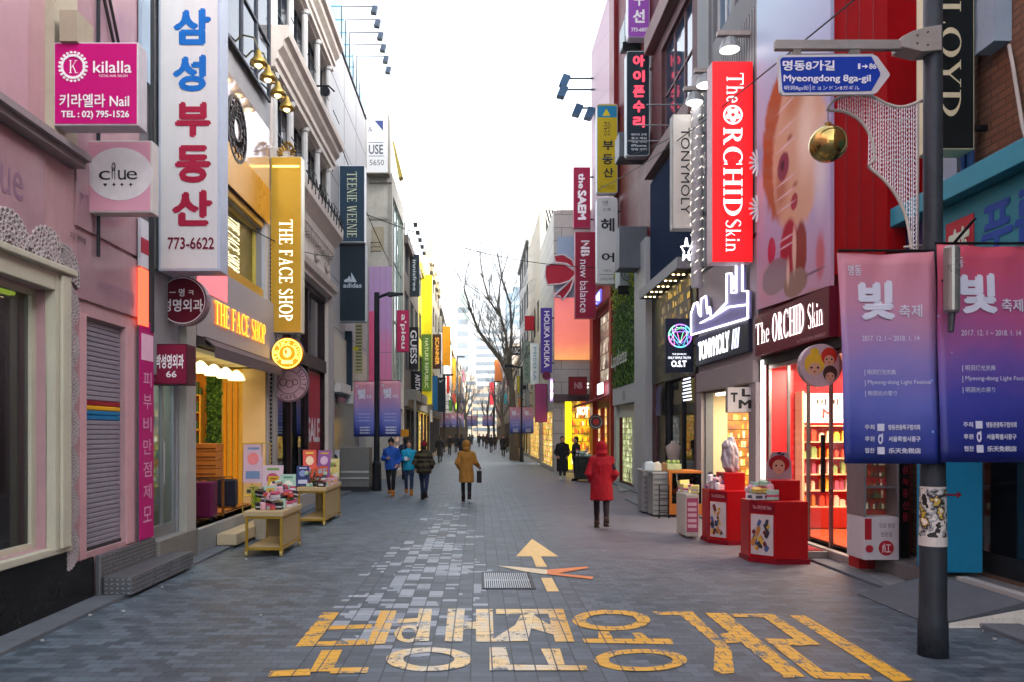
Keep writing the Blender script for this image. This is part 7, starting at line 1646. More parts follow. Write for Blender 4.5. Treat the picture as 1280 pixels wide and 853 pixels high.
# ---- red promotion stands
RS = C('#a00a12', .35, 0, .06, 1); RS2 = C('#7c0a1c', .4)
def stand(label, x0, x1, y0, y1, h, seed, cutout, lab2):
    o = thing('promotion_stand', label, 'stand', ((x0 + x1) / 2, (y0 + y1) / 2, 0)); cx = x0 + (x1 - x0) * .36
    # plan: chamfered front left corner, poster on that face
    P = [(x0, y0 + .30), (cx, y0), (x1, y0 + .04), (x1, y1), (x0, y1)]
    m = MB(); m.prism(P, .07, h); m.build('body', RS, o, bevel=.008)
    Q = [(x0 - .02, y0 + .29), (cx - .0, y0 - .025), (x1 + .02, y0 + .015), (x1 + .02, y1 + .02), (x0 - .02, y1 + .02)]
    m = MB(); m.prism(Q, .0, .07); m.build('base', RS2, o)
    ax, ay, bx_, by = x0, y0 + .30, cx, y0; L = math.hypot(bx_ - ax, by - ay); ex, ey = (bx_ - ax) / L, (by - ay) / L; nx_, ny_ = ey, -ex
    T = lambda a, b, w: (ax + ex * a + nx_ * w, ay + ey * a + ny_ * w, b)
    m = MB(T); m.box(.03, L - .03, .12, h - .2, .002, .008); m.build('poster', C('#bdb4b6', .4, 0, .1, 3), o)
    m = MB(T); r = random.Random(seed)
    for i in range(22):
        a, b = r.uniform(.07, L - .1), r.uniform(.18, h - .30); m.mi = i % 5; s = r.uniform(.03, .065); t = r.uniform(-.9, .9)
        m.prism([(a + s * .5 * math.cos(t + q) * (1.8 if q in (0, math.pi) else .8), b + s * 1.1 * math.sin(t + q)) for q in (0, 1.05, 2.1, math.pi, 4.2, 5.25)], .009 + i * .0006, .0094 + i * .0006)
    m.build('poster_print', [C(h_, .4) for h_ in ('#b0763a', '#4a5a8a', '#6a2a2c', '#c9a03c', '#3a3a44')], o)
    m = MB(T); m.box(.01, L - .01, h - .17, h - .02, .002, .010); m.mi = 1; put_text(m, 'The ORCHID Skin', (.06, h - .07, L - .06, h - .12), 1, w=.012); m.build('title_band', [RS2, C('#c9a3a8', .5)], o)
    m = MB(); m.prism([(cx + .02, y0 + .25), (x1 - .02, y0 + .28), (x1 - .02, y1 - .02), (cx + .02, y1 - .02)], h, h + .3); m.build('back_riser', RS, o, bevel=.008)
    if cutout:
        m = MB(TF(y1 - .12)); c0 = (cx + x1) / 2 + .02; z = h + .3
        m.mi = 0; m.prism([(c0 - .2, z), (c0 + .2, z), (c0 + .19, z + .28), (c0 + .12, z + .42), (c0 - .1, z + .42), (c0 - .19, z + .25)], .0, .012)
        m.mi = 1; m.prism(circ(c0, z + .24, .16, .13), .013, .018); m.mi = 2; m.prism(circ(c0 - .01, z + .19, .095, .11), .019, .022)
        m.mi = 3; m.prism(circ(c0 - .05, z + .21, .018, .016, 8), .0225, .024); m.prism(circ(c0 + .04, z + .21, .018, .016, 8), .0225, .024); m.mi = 4; m.prism(circ(c0, z + .14, .02, .01, 8), .0225, .024)
        m.mi = 5; m.prism([(c0 - .05, z + .4), (c0 + .02, z + .43), (c0 + .02, z + .38), (c0 + .08, z + .41), (c0 + .06, z + .36)], .02, .024)
        m.build('cutout_girl', [C('#9a868e', .4), C('#8c141c', .4), C('#b98f78', .4), C('#2a2428', .4), C('#b03a44', .4), C('#1d2244', .4)], o)
    return o
stand('nearer bright red promotion stand with product poster and paper girl cutout', 4.08, 4.86, 11.75, 12.45, .92, 4, True, '')
stand('farther red promotion stand with silvery board beside white boxes', 4.05, 4.70, 13.75, 14.5, .93, 9, False, '')
packs('the nearer red promotion stand', 4.12, 4.44, 11.95, 12.42, .93, 34, ['white', 'pale pink', 'lemon', 'mint', 'white'], 12, .09)
packs('the farther red promotion stand', 4.10, 4.36, 13.95, 14.45, .94, 26, ['white', 'violet', 'pale pink', 'white'], 15, .09)
wb = thing('white_poster_stand', 'low white stand with pink poster beside the farther red stand', 'stand', (3.95, 14.9, 0))
m = MB(); m.box(3.78, 4.03, 14.6, 15.3, .03, .82); m.build('body', C('#b5b0a6', .5, 0, .08, 3), wb, bevel=.03)
m = MB(lambda a, b, c: (3.78 + a, 14.6 - c, b)); m.box(.02, .23, .12, .74, .001, .006); m.mi = 1; [m.box(.04, .20, .2 + i * .1, .26 + i * .1, .0062, .008) for i in range(5)]; m.build('poster', [C('#a8506c', .45), C('#d2b4bc', .45)], wb)
packs('the low white stand', 3.82, 4.0, 14.7, 15.2, .825, 7, ['white', 'lemon', 'white'], 19)
# glass display case with orange base
gc = thing('display_case', 'glass display case on an orange wooden base by the bright entrance', 'display case', (4.6, 18.6, 0))
x0, x1, y0, y1 = PX(836, 18.3), PX(878, 18.3), 18.3, 19.3
m = MB(); m.box(x0, x1, y0, y1, .05, .30); m.box(x0, x0 + .07, y0, y1, .30, 1.05); m.box(x0 + .07, x1, y0, y0 + .03, 1.0, 1.05); m.box(x0, x1, y0 + .03, y1, 1.02, 1.05); m.build('wood_frame', C('#b0662a', .5, 0, .12, 3), gc, bevel=.006)
m = MB(); m.box(x0 + .08, x1 - .02, y0 + .02, y0 + .028, .3, 1.0); m.build('glass', G('#9aa6ac', .8), gc)
m = MB(); [m.box(x0 + .08, x1 - .02, y0 + .05, y1 - .05, z, z + .015) for z in (.32, .52, .72, .9)]; m.build('shelf', C('#6d7074', .4, .4), gc)
m = MB(); m.box(x0 + .08, x1 - .02, y1 - .06, y1 - .04, .3, 1.0); m.build('back_panel', C('#3d3f44', .5), gc)
for z, s in ((.335, 21), (.535, 22), (.735, 23)): packs('the shelf of the glass display case at ' + {21: 'the bottom', 22: 'middle height', 23: 'the top'}[s], x0 + .14, x1 - .1, y0 + .12, y1 - .2, z, 10, ['white', 'mint', 'black', 'violet', 'lemon'], s, 0)
# bins and cartons
for i, (px0, px1, py, col, lb) in enumerate(((803, 815, 642, '#87898b', 'grey ribbed bin at the left end of the row before the dark shop'), (816, 835, 646, '#8d8f8e', 'tall grey box with open cartons on top before the dark shop'))):
    d = H * F / (py - CY); o = thing('street_bin', lb, 'bin', (PX((px0 + px1) / 2, d), d, 0))
    m = MB(); m.box(PX(px0, d), PX(px1, d), d, d + .6, .03, 1.0 - .02 * i); m.build('body', C(col, .5, .1, .12, 3), o, bevel=.02)
    m = MB(); [m.box(PX(px0, d) + .03, PX(px1, d) - .03, d - .012, d - .001, .12 + k * .12, .16 + k * .12) for k in range(7)]; m.build('ribs', C('#6a6c6f', .5), o)
    m = MB(); m.box(PX(px0, d) - .02, PX(px1, d) + .02, d - .02, d + .62, 1.0 - .02 * i, 1.05 - .02 * i); m.build('lid', C('#a5a8aa', .5), o, bevel=.01)
d = 18.4
for i, (x, z, w, c, lb) in enumerate(((3.94, 1.06, .26, '#a8b5bd', 'pale blue bag lying on the grey ribbed bin'), (4.12, 1.05, .2, '#c2bdb0', 'white open carton on the tall grey box'), (4.28, 1.04, .16, '#7a5a3a', 'small brown carton on the tall grey box'))):
    m = MB(); m.raw([(x - w / 2, d, z), (x + w / 2, d, z), (x + w / 2, d + .3, z), (x - w / 2, d + .3, z), (x - w * .35, d + .05, z + .2), (x + w * .45, d + .02, z + .16), (x + w * .4, d + .26, z + .22), (x - w * .4, d + .28, z + .15)], [(0, 1, 2, 3), (4, 5, 6, 7), (0, 1, 5, 4), (1, 2, 6, 5), (2, 3, 7, 6), (3, 0, 4, 7)])
    tag(m.build('carton', C(c, .5, 0, .12, 5), bevel=.015), lb, 'carton')
bk = thing('folding_trolley', 'thin black wire trolley leaning before the tall grey box', 'trolley', (PX(829, 18.1), 18.1, 0))
m = MB(); a, b = PX(824, 18.1), PX(836, 18.1)
m.tube([(a, 18.1, .02), (a, 18.1, .75), (b, 18.1, .75), (b, 18.1, .02)], .014, 6); [m.tube([(a, 18.1, z), (b, 18.1, z)], .01, 5) for z in (.12, .28, .44, .6)]; m.build('frame', BLACKMETAL, bk)
[MB(lambda p, q, c, x=x: (x + c, p, q)).prism(circ(18.1, .04, .04), -.015, .015).build('wheel', C('#222', .5) if False else BLACKMETAL, bk) for x in (a, b)]
lf = thing('leaf_crate', 'shallow tray of pale green packs on top of the glass display case', 'tray', (4.4, 19, 1.05)); m = MB(); m.box(4.4, 4.75, 18.7, 19.1, 1.06, 1.2); m.build('tray', C('#a5b58a', .5, 0, .2, 9), lf, bevel=.01)
m = MB(); [m.ball((4.45 + i * .06, 18.8 + .1 * (i % 2), 1.24), .04, .05, .05, 7, 5) for i in range(5)]; m.build('contents', C('#8ca05a', .6), lf)
mq = thing('dress_form', 'headless dress form wearing a pale top before the dark shop', 'mannequin', (4.9, 20.2, 0)); m = MB(); m.lathe(4.95, 20.3, [(.06, 1.72), (.08, 1.66), (.2, 1.58), (.17, 1.35), (.13, 1.2), (.19, 1.0), (.2, .9)], 14, 1, .65); m.build('torso', C('#8f8580', .6, 0, .15, 5), mq, smooth=True); MB().tube([(4.95, 20.3, 0), (4.95, 20.3, .9)], .02, 6).build('pole', STEEL, mq)
# dark stall between the standing pair and the red coat
sh_ = thing('market_stall', 'small dark covered stall heaped with white packs beside the two dark figures', 'stall', (4.0, 31.5, 0))
x0, x1 = PX(722, 31), PX(738, 31); m = MB(); m.box(x0, x1 + .2, 31, 32.2, .1, .95); m.build('skirt', C('#1e2122', .7, 0, .2, 2), sh_, bevel=.03); m = MB(); m.box(x0 - .03, x1 + .23, 30.97, 32.23, .95, 1.0); m.build('top', C('#3a3c3e', .5), sh_)
packs('the small dark stall', x0 + .05, x1 + .1, 31.1, 32, 1.0, 20, ['white', 'white', 'mint'], 31, .1)
# slabs of kerb on the right
for i, (pts, lb) in enumerate((([(770, 603), (815, 597), (832, 607), (775, 616)], 'pale concrete ramp slab in front of the green wall shop'), ([(782, 625), (806, 620), (812, 630), (800, 634)], 'pale wedge shaped ramp slab before the grey ribbed bin'), ([(985, 690), (1050, 684), (1140, 735), (1120, 740), (1035, 700)], 'cracked pale kerb edge below the red shop'))):
    m = MB(); P = [GP(*p) for p in pts]; m.prism(P, .001, .03 + .01 * i); tag(m.build('kerb_slab', C('#75787c', .65, 0, .2, 3, .3), bevel=.008), lb, 'kerb slab')
# overhead cables
def cable(label, a, b, sag, r=.012):
    m = MB(); n = 16; m.tube([(a[0] + (b[0] - a[0]) * i / n, a[1] + (b[1] - a[1]) * i / n, a[2] + (b[2] - a[2]) * i / n - sag * math.sin(math.pi * i / n)) for i in range(n + 1)], r, 5)
    tag(m.build('overhead_cable', C('#1a1c20', .6)), label, 'cable')
cable('black overhead cable slanting across the big red sign', (PX(1085, 9.8), 9.8, PZ(-14, 9.8)), (PX(746, 31), 31, PZ(238, 31)), .25)
cable('second black overhead cable running from the grey building to the yellow sign', (5.3, 16, 8.8), (PX(748, 30), 30, 12.2), .4)
cable('long thin cable crossing the street high above the people', (-4.4, 26, 9.3), (5.3, 34, 8.9), .5, .014)
cable('thin cable along the left house fronts above the round signs', (-4.4, 12, 5.6), (-4.35, 24, 7.2), .25, .012)
cable('thin cable between the left stone building and the pale billboard', (-4.3, 24.3, 11.0), (PX(486, 33), 33, 9.0), .2, .015)

# ================================================================== TREES (bare)
BARK = C('#5a544f', .85, 0, .3, 3, .6); TWIG = C('#6a6b6e', .8, 0, .25, 3)
def tree(label, x, y, limbs, seed, r0=.3, lev=4, twl=1.0):
    r = random.Random(seed); o = thing('bare_tree', label, 'tree', (x, y, 0)); tm, cm = MB(), MB()
    def grow(p, d, L, rad, lv):
        n = 4; P = [p]; q = p; dd = d
        for i in range(n):
            dd = (dd + Vector((r.uniform(-.18, .18), r.uniform(-.18, .18), r.uniform(-.05, .12)))).normalized(); q = q + dd * L / n; P.append(q)
        (tm if lv >= lev - 1 else cm).tube([tuple(a) for a in P], [rad * (1 - .5 * i / n) for i in range(n + 1)], 7 if lv > 2 else 4, cap=False)
        if lv == 0: return
        k = 3 if lv > 2 else 4
        for i in range(k):
            b = P[r.randint(2, n)]; ax = Vector((r.uniform(-1, 1), r.uniform(-1, 1), r.uniform(-.15, .6)))
            nd = (dd * 1.0 + ax * (.75 if lv > 1 else .9)).normalized(); nd.z = max(nd.z, .05)
            grow(b, nd, L * r.uniform(.55, .8), rad * .5, lv - 1)
    for P, rad in limbs:
        V = [Vector(p) for p in P]; n = len(V)
        tm.tube([tuple(p) for p in V], [rad * (1 - .62 * i / (n - 1)) for i in range(n)], 9, cap=False)
        for i in range(1, n):
            if P[i][2] < 4.0: continue
            d = (V[i] - V[i - 1]).normalized(); f = 1 - .5 * i / (n - 1)
            for _ in range(3):
                grow(V[i], (d + Vector((r.uniform(-.7, .7), r.uniform(-.6, .6), r.uniform(0, .4)))).normalized(), 2.1 * twl * r.uniform(.8, 1.2), rad * f * .36, lev - 1)
    tm.build('trunk', BARK, o); cm.build('crown', TWIG, o); return o
def lp(pts, d): return [(PX(a, d), d + c, PZ(b, d)) for a, b, c in pts]
d = 55
tree('big bare street tree with a leaning fork by the right hand lamp', PX(643, d), d,
     [(lp([(643, 576, 0), (642, 545, 0), (641, 515, 0), (640, 490, 0), (637, 470, 0)], d), .36), (lp([(637, 470, 0), (628, 452, .3), (612, 432, .6), (598, 412, .6), (590, 392, .5), (580, 360, .4)], d), .17),
      (lp([(638, 475, 0), (634, 445, -.3), (632, 420, -.5), (626, 398, -.5), (612, 378, -.4), (604, 350, -.2), (600, 322, 0)], d), .115), (lp([(639, 478, 0), (638, 440, .4), (640, 410, .6), (638, 380, .4), (628, 350, .2), (622, 318, 0)], d), .12),
      (lp([(632, 420, -.5), (622, 385, -.9), (625, 355, -1), (634, 325, -1.1)], d), .085)], 4, lev=4, twl=.95)
for i, (px, d, ht, s, lb) in enumerate(((582, 120, 9, 7, 'dark slim bare tree on the left far down the street'), (610, 130, 8, 12, 'distant bare tree in the middle of the far crowd'), (628, 88, 7.5, 21, 'slim bare tree just left of the big tree'), (575, 95, 8, 41, 'thin bare tree close to the orange vertical signs'))):
    x = PX(px, d); tree(lb, x, d, [([(x, d, 0), (x + .1, d, ht * .3), (x - .1, d + .1, ht * .6), (x + .2, d, ht)], .28), ([(x, d, ht * .4), (x - .8, d, ht * .65), (x - 1.2, d, ht * .9)], .14), ([(x, d, ht * .45), (x + .9, d, ht * .7), (x + 1.3, d, ht * .95)], .14)], s, lev=3, twl=.7)
# ================================================================== PEOPLE
SKIN = C('#b98a72', .5, 0, .06, 6); HAIRD = C('#1d1816', .5, 0, .15, 12)
from mathutils import noise as mnoise
def fuse(name, mb, mats, parent, voxel=.014, smooth=3, matf=None, extra=None, fold=0, quilt=0):
    o = mb.build(name + '_tmp', mats, None, origin=(0, 0, 0))
    rm = o.modifiers.new('r', 'REMESH'); rm.mode = 'VOXEL'; rm.voxel_size = voxel
    sm = o.modifiers.new('s', 'SMOOTH'); sm.iterations = smooth; sm.factor = .5
    dg = bpy.context.evaluated_depsgraph_get(); me = bpy.data.meshes.new_from_object(o.evaluated_get(dg))
    V = []
    for v in me.vertices:
        p = v.co.copy()
        if fold:
            q = Vector((p.x * 9, p.y * 9, p.z * 4.5 + p.x * 5)); a = mnoise.noise(q) + .6 * mnoise.noise(q * 2.3)
            if quilt: a += .9 * abs(math.sin(p.z * 32))
            p += v.normal * a * fold
        V.append(tuple(p))
    Fc = [tuple(p.vertices) for p in me.polygons]
    old = o.data; bpy.data.objects.remove(o); bpy.data.meshes.remove(old); bpy.data.meshes.remove(me)
    out = MB(); b = 0; out.v = V; out.f = [list(f) for f in Fc]
    out.m = [matf([sum(V[i][k] for i in f) / len(f) for k in range(3)]) if matf else 0 for f in Fc]
    if extra: extra(out)
    return out.build(name, mats, parent, smooth=True)
def person(label, px, pfoot, heading, h, top, pants='#17181c', shoe='#1a1614', style='jacket', hood=None, hat=None, hair='#1d1816', stride=.35, hem=None, arms=('down', 'down'), far=False, face=False, bulk=1.0, stripes=None, vox=None, group=None, side=0):
    d = H * F / (pfoot - CY); x0 = PX(px, d); ca, sa = math.cos(heading), math.sin(heading)
    T = lambda x, y, z: (x0 + x * ca - y * sa, d + x * sa + y * ca, z)
    o = thing('person', label, 'person', (x0, d, 0), group)
    vx = vox or (.034 if far else .016)
    hs = h / 1.68
    f, b = stride / 2, -stride / 2
    L = []
    for s, yy, lift in ((-1, f, 0), (1, b, .07 if stride > .15 else 0)):
        hip = (s * .085 * hs, 0, .52 * h); an = (s * .075 * hs, yy, .085 + lift); kn = (s * .085 * hs, (yy * .5 + .05 if yy > 0 else yy * .38 + .03), .285 * h)
        L.append((hip, kn, an, lift))
    body = MB(T)
    for hip, kn, an, lift in L:
        body.tube([hip, tuple((a + c) / 2 for a, c in zip(hip, kn)), kn, tuple((a * .6 + c * .4) for a, c in zip(kn, an)), an], [.092 * hs, .082 * hs, .062 * hs, .06 * hs, .045 * hs], 10)
    def loft(mb, rings, n=14):
        V = []; Fc = []
        for z, cy, rx, ry in rings:
            for i in range(n): a = 2 * math.pi * i / n; V.append((rx * math.cos(a), cy + ry * math.sin(a), z))
        for j in range(len(rings) - 1):
            for i in range(n): Fc.append((j * n + i, j * n + (i + 1) % n, (j + 1) * n + (i + 1) % n, (j + 1) * n + i))
        Fc.append(tuple(range(n - 1, -1, -1))); Fc.append(tuple(range((len(rings) - 1) * n, len(rings) * n))); mb.raw(V, Fc)
    loft(body, [(.47 * h, 0, .15 * hs, .10 * hs), (.54 * h, 0, .165 * hs, .115 * hs), (.62 * h, 0, .14 * hs, .10 * hs), (.74 * h, 0, .17 * hs, .11 * hs), (.81 * h, 0, .17 * hs, .09 * hs), (.84 * h, 0, .07 * hs, .06 * hs)])
    body.tube([(0, 0, .83 * h), (0, .01, .89 * h)], .055 * hs, 10)
    hz = .932 * h
    body.ball((0, .015, hz + .012), .076 * hs, .095 * hs, .112 * hs, 16, 12); body.ball((0, .05, hz - .055 * hs), .052 * hs, .05 * hs, .05 * hs, 12, 8)
    body.tube([(0, .10 * hs, hz + .01), (0, .125 * hs, hz - .025)], [.012, .016], 6)
    for s in (-1, 1): body.ball((s * .077 * hs, .005, hz), .012, .022, .03, 8, 6)
    AR = []
    for s, p in ((-1, arms[0]), (1, arms[1])):
        sh = (s * .175 * hs, 0, .805 * h)
        if p == 'down': el, wr = (s * .225 * hs, -.03 - .05 * s, .63 * h), (s * .225 * hs, .05 - .05 * s, .49 * h)
        elif p == 'pocket': el, wr = (s * .27 * hs, -.06, .635 * h), (s * .19 * hs, .09, .545 * h)
        elif p == 'front': el, wr = (s * .24 * hs, .02, .64 * h), (s * .08 * hs, .22, .66 * h)
        elif p == 'out': el, wr = (s * .26 * hs, .0, .64 * h), (s * .36 * hs, .16, .58 * h)
        AR.append((s, sh, el, wr)); body.tube([sh, el, wr], [.055 * hs, .042 * hs, .03 * hs], 8)
        dv = (Vector(wr) - Vector(el)).normalized(); pc = Vector(wr) + dv * .05; body.ball(tuple(pc), .034 * hs, .026 * hs, .046 * hs, 8, 6)
    for hip, kn, an, lift in L: body.ball((an[0], an[1] + .055, .045 + lift), .046, .13, .045, 10, 6)
    def extra(out):
        out.T = T
        if not far:
            out.mi = 1
            for s, sh, el, wr in AR:
                dv = (Vector(wr) - Vector(el)).normalized(); sd = dv.cross(Vector((0, 1, .3))).normalized(); up = dv.cross(sd).normalized()
                for k in range(4):
                    p = Vector(wr) + dv * .07 + sd * (k - 1.5) * .016; ln = (.062, .072, .068, .052)[k]
                    q = p + dv * ln * .55 + up * .004; e = q + dv * ln * .4 + up * .018
                    out.tube([tuple(p), tuple(q), tuple(e)], [.009, .0085, .007], 6)
                p = Vector(wr) + dv * .03 - sd * .03; out.tube([tuple(p), tuple(p + dv * .03 - sd * .018), tuple(p + dv * .058 - sd * .016)], [.011, .010, .008], 6)
            if face:
                for s in (-1, 1):
                    out.mi = 3; out.ball((s * .031, .101 * hs, hz + .012), .011, .006, .006, 8, 6)
                    out.mi = 2; out.tube([(s * .018, .104 * hs, hz + .034), (s * .046, .094 * hs, hz + .036)], .004, 5)
                out.mi = 4; out.ball((0, .098 * hs, hz - .055), .021, .008, .006, 8, 6)
    inv = lambda c: ((c[0] - x0) * ca + (c[1] - d) * sa, -(c[0] - x0) * sa + (c[1] - d) * ca, c[2])
    def mf(c):
        x, y, z = inv(c)
        if z > .83 * h: return 1
        if z < .6 * h and abs(x) > .17 * hs: return 1
        return 1 if any((Vector((x, y, z)) - Vector(w)).length < .12 and z > .47 * h and (abs(x) > .16 * hs or y > .12) for _, _, _, w in AR) else 0
    fuse('body', body, [C(pants, .7, 0, .15, 4, .2), SKIN, HAIRD, C('#16100e', .3), C('#9a5a52', .5)], o, vx, 3, mf, extra, fold=.004)
    # shoes
    for hip, kn, an, lift in L:
        m = MB(T); m.ball((an[0], an[1] + .055, .048 + lift), .052, .14, .05, 12, 8); m.tube([(an[0], an[1], .06 + lift), (an[0], an[1], .19 + lift)], [.056, .058], 10); m.box(an[0] - .05, an[0] + .05, an[1] - .07, an[1] + .185, .0 + lift, .022 + lift)
        m.build('boot', C(shoe, .55, 0, .15, 6), o, smooth=True)
    # coat
    hm = hem if hem is not None else .45
    c = MB(T); B = bulk
    rings = [(hm * h, -.005, (.205 if hm < .42 else .175) * hs * B, (.165 if hm < .42 else .13) * hs * B)]
    if hm < .42: rings += [(.45 * h, 0, .195 * hs * B, .155 * hs * B)]
    rings += [(.55 * h, 0, .178 * hs * B, .14 * hs * B), (.64 * h, 0, .168 * hs * B, .128 * hs * B), (.75 * h, 0, .185 * hs * B, .138 * hs * B), (.81 * h, 0, .19 * hs, .12 * hs), (.845 * h, 0, .10 * hs, .09 * hs), (.87 * h, .005, .085 * hs, .08 * hs)]
    loft(c, rings, 18)
    for s, sh, el, wr in AR:
        dv = (Vector(wr) - Vector(el)); w2 = tuple(Vector(el) + dv * .93)
        c.tube([(sh[0] * .75, sh[1], sh[2] + .0), sh, el, w2], [.075 * hs, .082 * hs, .068 * hs * B, .052 * hs * B], 10)
    if hood:
        c.ball((0, -.012, hz + .012), .108 * hs, .115 * hs, .142 * hs, 16, 12); c.ball((0, -.06, .875 * h), .115 * hs, .085 * hs, .07 * hs, 12, 8)
    ms = [C(top, .65, 0, .12, 5, .35)]
    if stripes: ms = [C(stripes[i % len(stripes)], .6, 0, .12, 5, .35) for i in range(len(stripes))]
    def mfc(q):
        x, y, z = inv(q)
        return int((z / h - hm) / .043) % len(stripes) if stripes else 0
    co = fuse('coat', c, ms, o, vx * 1.05, 3, mfc, fold=.013, quilt=1 if stripes else 0)
    if hm < .42 and not far:
        m = MB(T); m.tube([(0, -.14 * B * hs, .66 * h), (0, -.165 * B * hs, .5 * h), (0, -.172 * B * hs, hm * h + .03)], .005, 4); m.build('back_seam', C(top, .9), co)
    if hood == 'fur':
        m = MB(T)
        for i in range(26):
            a = math.pi * 1.5 * i / 25 - math.pi * .25; m.ball((.1 * hs * math.cos(a), .055, hz + .012 + .13 * hs * math.sin(a)), .026, .03, .026, 6, 4)
        m.build('hood_trim', C('#8a6a3c', .9, 0, .3, 20, .6), co)
    if not hood:
        m = MB(T)
        if hat:
            m.ball((0, .0, hz + .05), .09 * hs, .105 * hs, .095 * hs, 16, 10); m.ball((0, 0, hz + .155), .028, .028, .026, 8, 6); m.lathe(0, 0, [(.093 * hs, hz + .0), (.098 * hs, hz + .05)], 16, 1, 1.12); m.build('knit_hat', C(hat, .85, 0, .2, 20, .5), o, smooth=True); m = MB(T)
            m.ball((0, -.035, hz - .04), .078 * hs, .07 * hs, .09 * hs, 12, 8)
        else: m.ball((0, -.012, hz + .048), .090 * hs, .106 * hs, .098 * hs, 16, 12); m.ball((0, -.05, hz - .04), .075 * hs, .055 * hs, .08 * hs, 12, 8)
        m.build('hair', C(hair, .5, 0, .15, 12), o, smooth=True)
    return o, T, AR
person('person in a hooded knee length red coat walking away on the right', 752, 661, R(-4), 1.74, '#8e0a1c', '#241a22', '#3a2a26', hem=.33, hood='plain', stride=.42, bulk=1.12, arms=('pocket', 'pocket'))
o, T, AR = person('person in a fur hooded tan coat walking away in mid street', 583, 627, R(6), 1.68, '#94682a', '#10131a', '#2a1c16', hem=.32, hood='fur', stride=.22, arms=('pocket', 'out'), bulk=1.08)
w = AR[1][3]; bx, by, bz = T(w[0] + .01, w[1] + .02, w[2])
hb = thing('handbag', 'dark rectangular handbag held by the person in tan', 'bag', (bx, by, bz - .48)); m = MB(); m.box(bx - .06, bx + .08, by - .15, by + .15, bz - .46, bz - .12); m.build('body', C('#1e1a1a', .45, 0, .1, 6), hb, bevel=.02)
m = MB(); m.tube([(bx + .01, by - .1, bz - .13), (bx + .01, by - .06, bz - .0), (bx + .01, by + .06, bz - .0), (bx + .01, by + .1, bz - .13)], .009, 6); m.build('handle', C('#1e1a1a', .45, 0, .1, 6), hb)
person('person in an open royal blue jacket and black trousers walking this way', 489, 620, R(176), 1.74, '#1c4ca0', '#14151a', '#a0662c', stripes=None, stride=.28, arms=('pocket', 'front'), face=True, hem=.46, bulk=1.1, hat='#15161c')
d0 = H * F / (620 - CY); 
o, T, AR = person('person in a cyan jacket and jeans walking this way beside the blue jacket', 511, 619, R(186), 1.66, '#1790b4', '#22324e', '#a0662c', stride=.22, arms=('down', 'front'), face=True, hem=.46, bulk=1.05)
w = AR[1][3]; m = MB(T); m.box(w[0] + -.03, w[0] + .06, w[1] + .09, w[1] + .11, w[2] - .02, w[2] + .1); tag(m.build('pale_phone', C('#c9d2d6', .4)), 'small pale card held by the person in cyan', 'card')
person('person in a banded olive puffer jacket and dark red hat seen from behind', 530, 625, R(-8), 1.66, '#2c2820', '#1f2a46', '#1c1a1c', stripes=['#26241c', '#3d3726', '#1d1b16', '#4a4330'], hat='#6c1420', stride=.3, hem=.46, bulk=1.22, arms=('pocket', 'pocket'))
person('person in a long black coat standing by the small dark stall', 703, 600, R(180), 1.76, '#131318', '#101114', '#b5b5b5', hem=.2, stride=.06, arms=('pocket', 'pocket'), face=True, bulk=1.15)
person('person in dark green with a tan scarf beside the small dark stall', 720, 601, R(110), 1.74, '#181c1c', '#14151a', '#1a1a1a', hem=.45, stride=.08, arms=('front', 'front'), bulk=1.1)
far = [(550, 579, 0, 1.72, '#14151a', 'person in a long dark coat walking away by the left building line', .24), (577, 573, 0, 1.74, '#1c2432', 'person in dark navy partly hidden behind the tan coat', .3), (629, 571, 3.1, 1.68, '#181a20', 'person in black walking this way near the big tree', .3),
       (614, 566, 0, 1.68, '#22252c', 'person in dark grey walking away in the middle distance', .44), (619, 563, 0, 1.7, '#2c2a28', 'person in dark brown beside the one in dark grey', .44), (562, 569, 3.1, 1.68, '#2a2320', 'person in brown far down the left side', .44), (570, 566, 0, 1.7, '#20242e', 'person in slate far down the left side', .44),
       (587, 562, 0, 1.68, '#2e343c', 'person in grey blue far away left of the vanishing point', .44), (599, 559, 3.1, 1.7, '#1a1c20', 'person in black very far up the street', .4), (604, 558, 0, 1.66, '#2a2424', 'person in dark maroon very far up the street', .4), (590, 556, 0, 1.7, '#4a4e56', 'person in pale grey very far up the street', .4), (608, 561, 3.1, 1.68, '#26221e', 'person in dark tan far away right of centre', .4), (634, 566, 0, 1.66, '#2a1a20', 'person in plum just left of the big tree trunk', .4), (541, 566, 3.1, 1.7, '#1a1c22', 'person in charcoal in front of the far left shops', .4),
       (474, 597, 0, 1.68, '#1a1a1e', 'person in black half hidden behind the tall left street lamp', .44), (506, 600, 0, 1.7, '#15213a', 'person in navy half hidden behind the blue and cyan jackets', .44)]
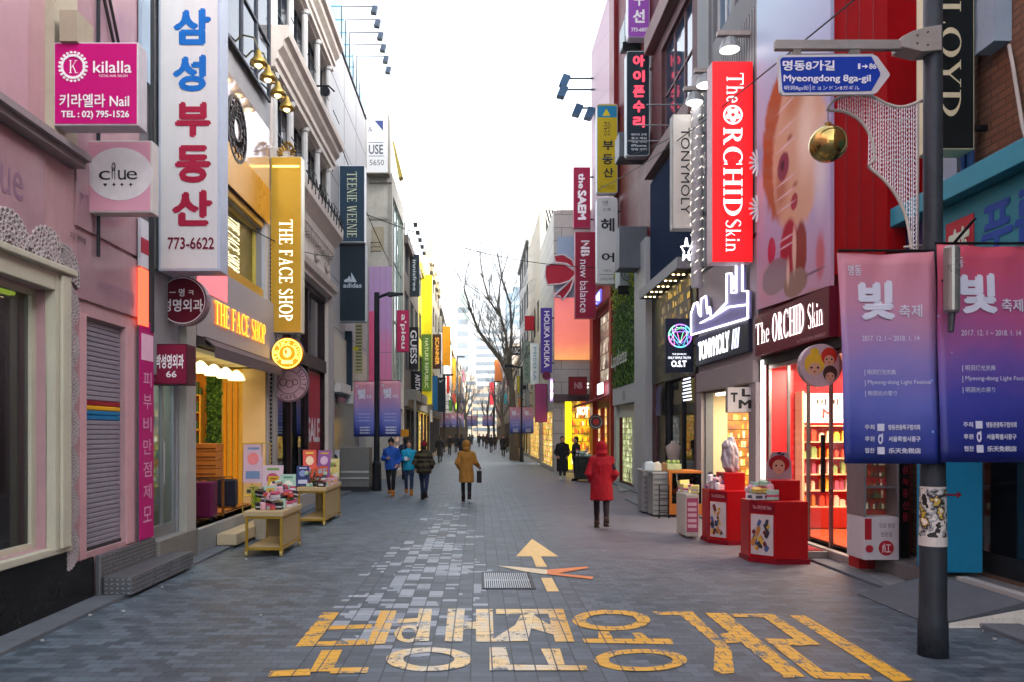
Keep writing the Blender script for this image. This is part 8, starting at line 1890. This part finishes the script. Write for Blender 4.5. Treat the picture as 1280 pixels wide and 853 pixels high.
for px, pf, hd, h, c, lb, hm in far:
    person(lb, px, pf, hd, h, c, rnd.choice(['#14161c', '#1e2430', '#22222a']), '#1a1816', hem=hm, far=True, stride=rnd.uniform(.1, .35), arms=('pocket', 'down'))
o = thing('orange_placard', 'orange placard raised above the people in blue and cyan', 'placard', (PX(505, 30), 30, PZ(548, 30)))
m = MB(TF(30)); m.box(PX(498, 30), PX(511, 30), PZ(546, 30), PZ(537, 30), 0, .03); m.build('board', C('#d08a1c', .5), o); m = MB(); m.tube([(PX(504, 30), 30.03, 1.1), (PX(504, 30), 30.03, PZ(546, 30))], .012, 5); m.build('stick', C('#6a5a40', .6), o)
bg = thing('silver_bag', 'silvery rumpled plastic bag standing on the farther red promotion stand', 'bag', (4.5, 14.3, 1.23))
m = MB(); m.lathe(4.5, 14.3, [(.10, 1.23), (.15, 1.3), (.16, 1.5), (.13, 1.66), (.09, 1.78), (.05, 1.86)], 14, 1, .6); m.ball((4.44, 14.28, 1.72), .09, .06, .1); m.ball((4.57, 14.3, 1.6), .08, .06, .12)
fuse('bag_skin', m, [C('#a3a0a8', .2, .35, .25, 8, .5)], bg, .014, 1, fold=.03)
# single piece things are one mesh
for e in [x for x in S.objects if x.type == 'EMPTY' and x.get('category') and len(x.children) == 1 and not x.children[0].children]:
    c = e.children[0]; c.parent = None; c.location = e.location; c.rotation_euler = e.rotation_euler
    for k in ('label', 'category', 'group'):
        if k in e: c[k] = e[k]
    nm = e.name; bpy.data.objects.remove(e); c.name = nm
# ================================================================== the air down the street
mb = MB(); mb.box(-420, 420, -70, 920, -1.5, 60)
hz_ = mb.build('haze', [C('#ffffff')], origin=(0, 0, 0)); hz_['kind'] = 'stuff'
hm_ = bpy.data.materials.new('street_haze'); hm_.use_nodes = True; hm_.node_tree.nodes.remove(hm_.node_tree.nodes['Principled BSDF'])
pv_ = hm_.node_tree.nodes.new('ShaderNodeVolumePrincipled'); pv_.inputs['Density'].default_value = .0005; pv_.inputs['Color'].default_value = (.9, .93, .97, 1)
hm_.node_tree.links.new(pv_.outputs[0], hm_.node_tree.nodes['Material Output'].inputs['Volume'])
hz_.data.materials.clear(); hz_.data.materials.append(hm_)
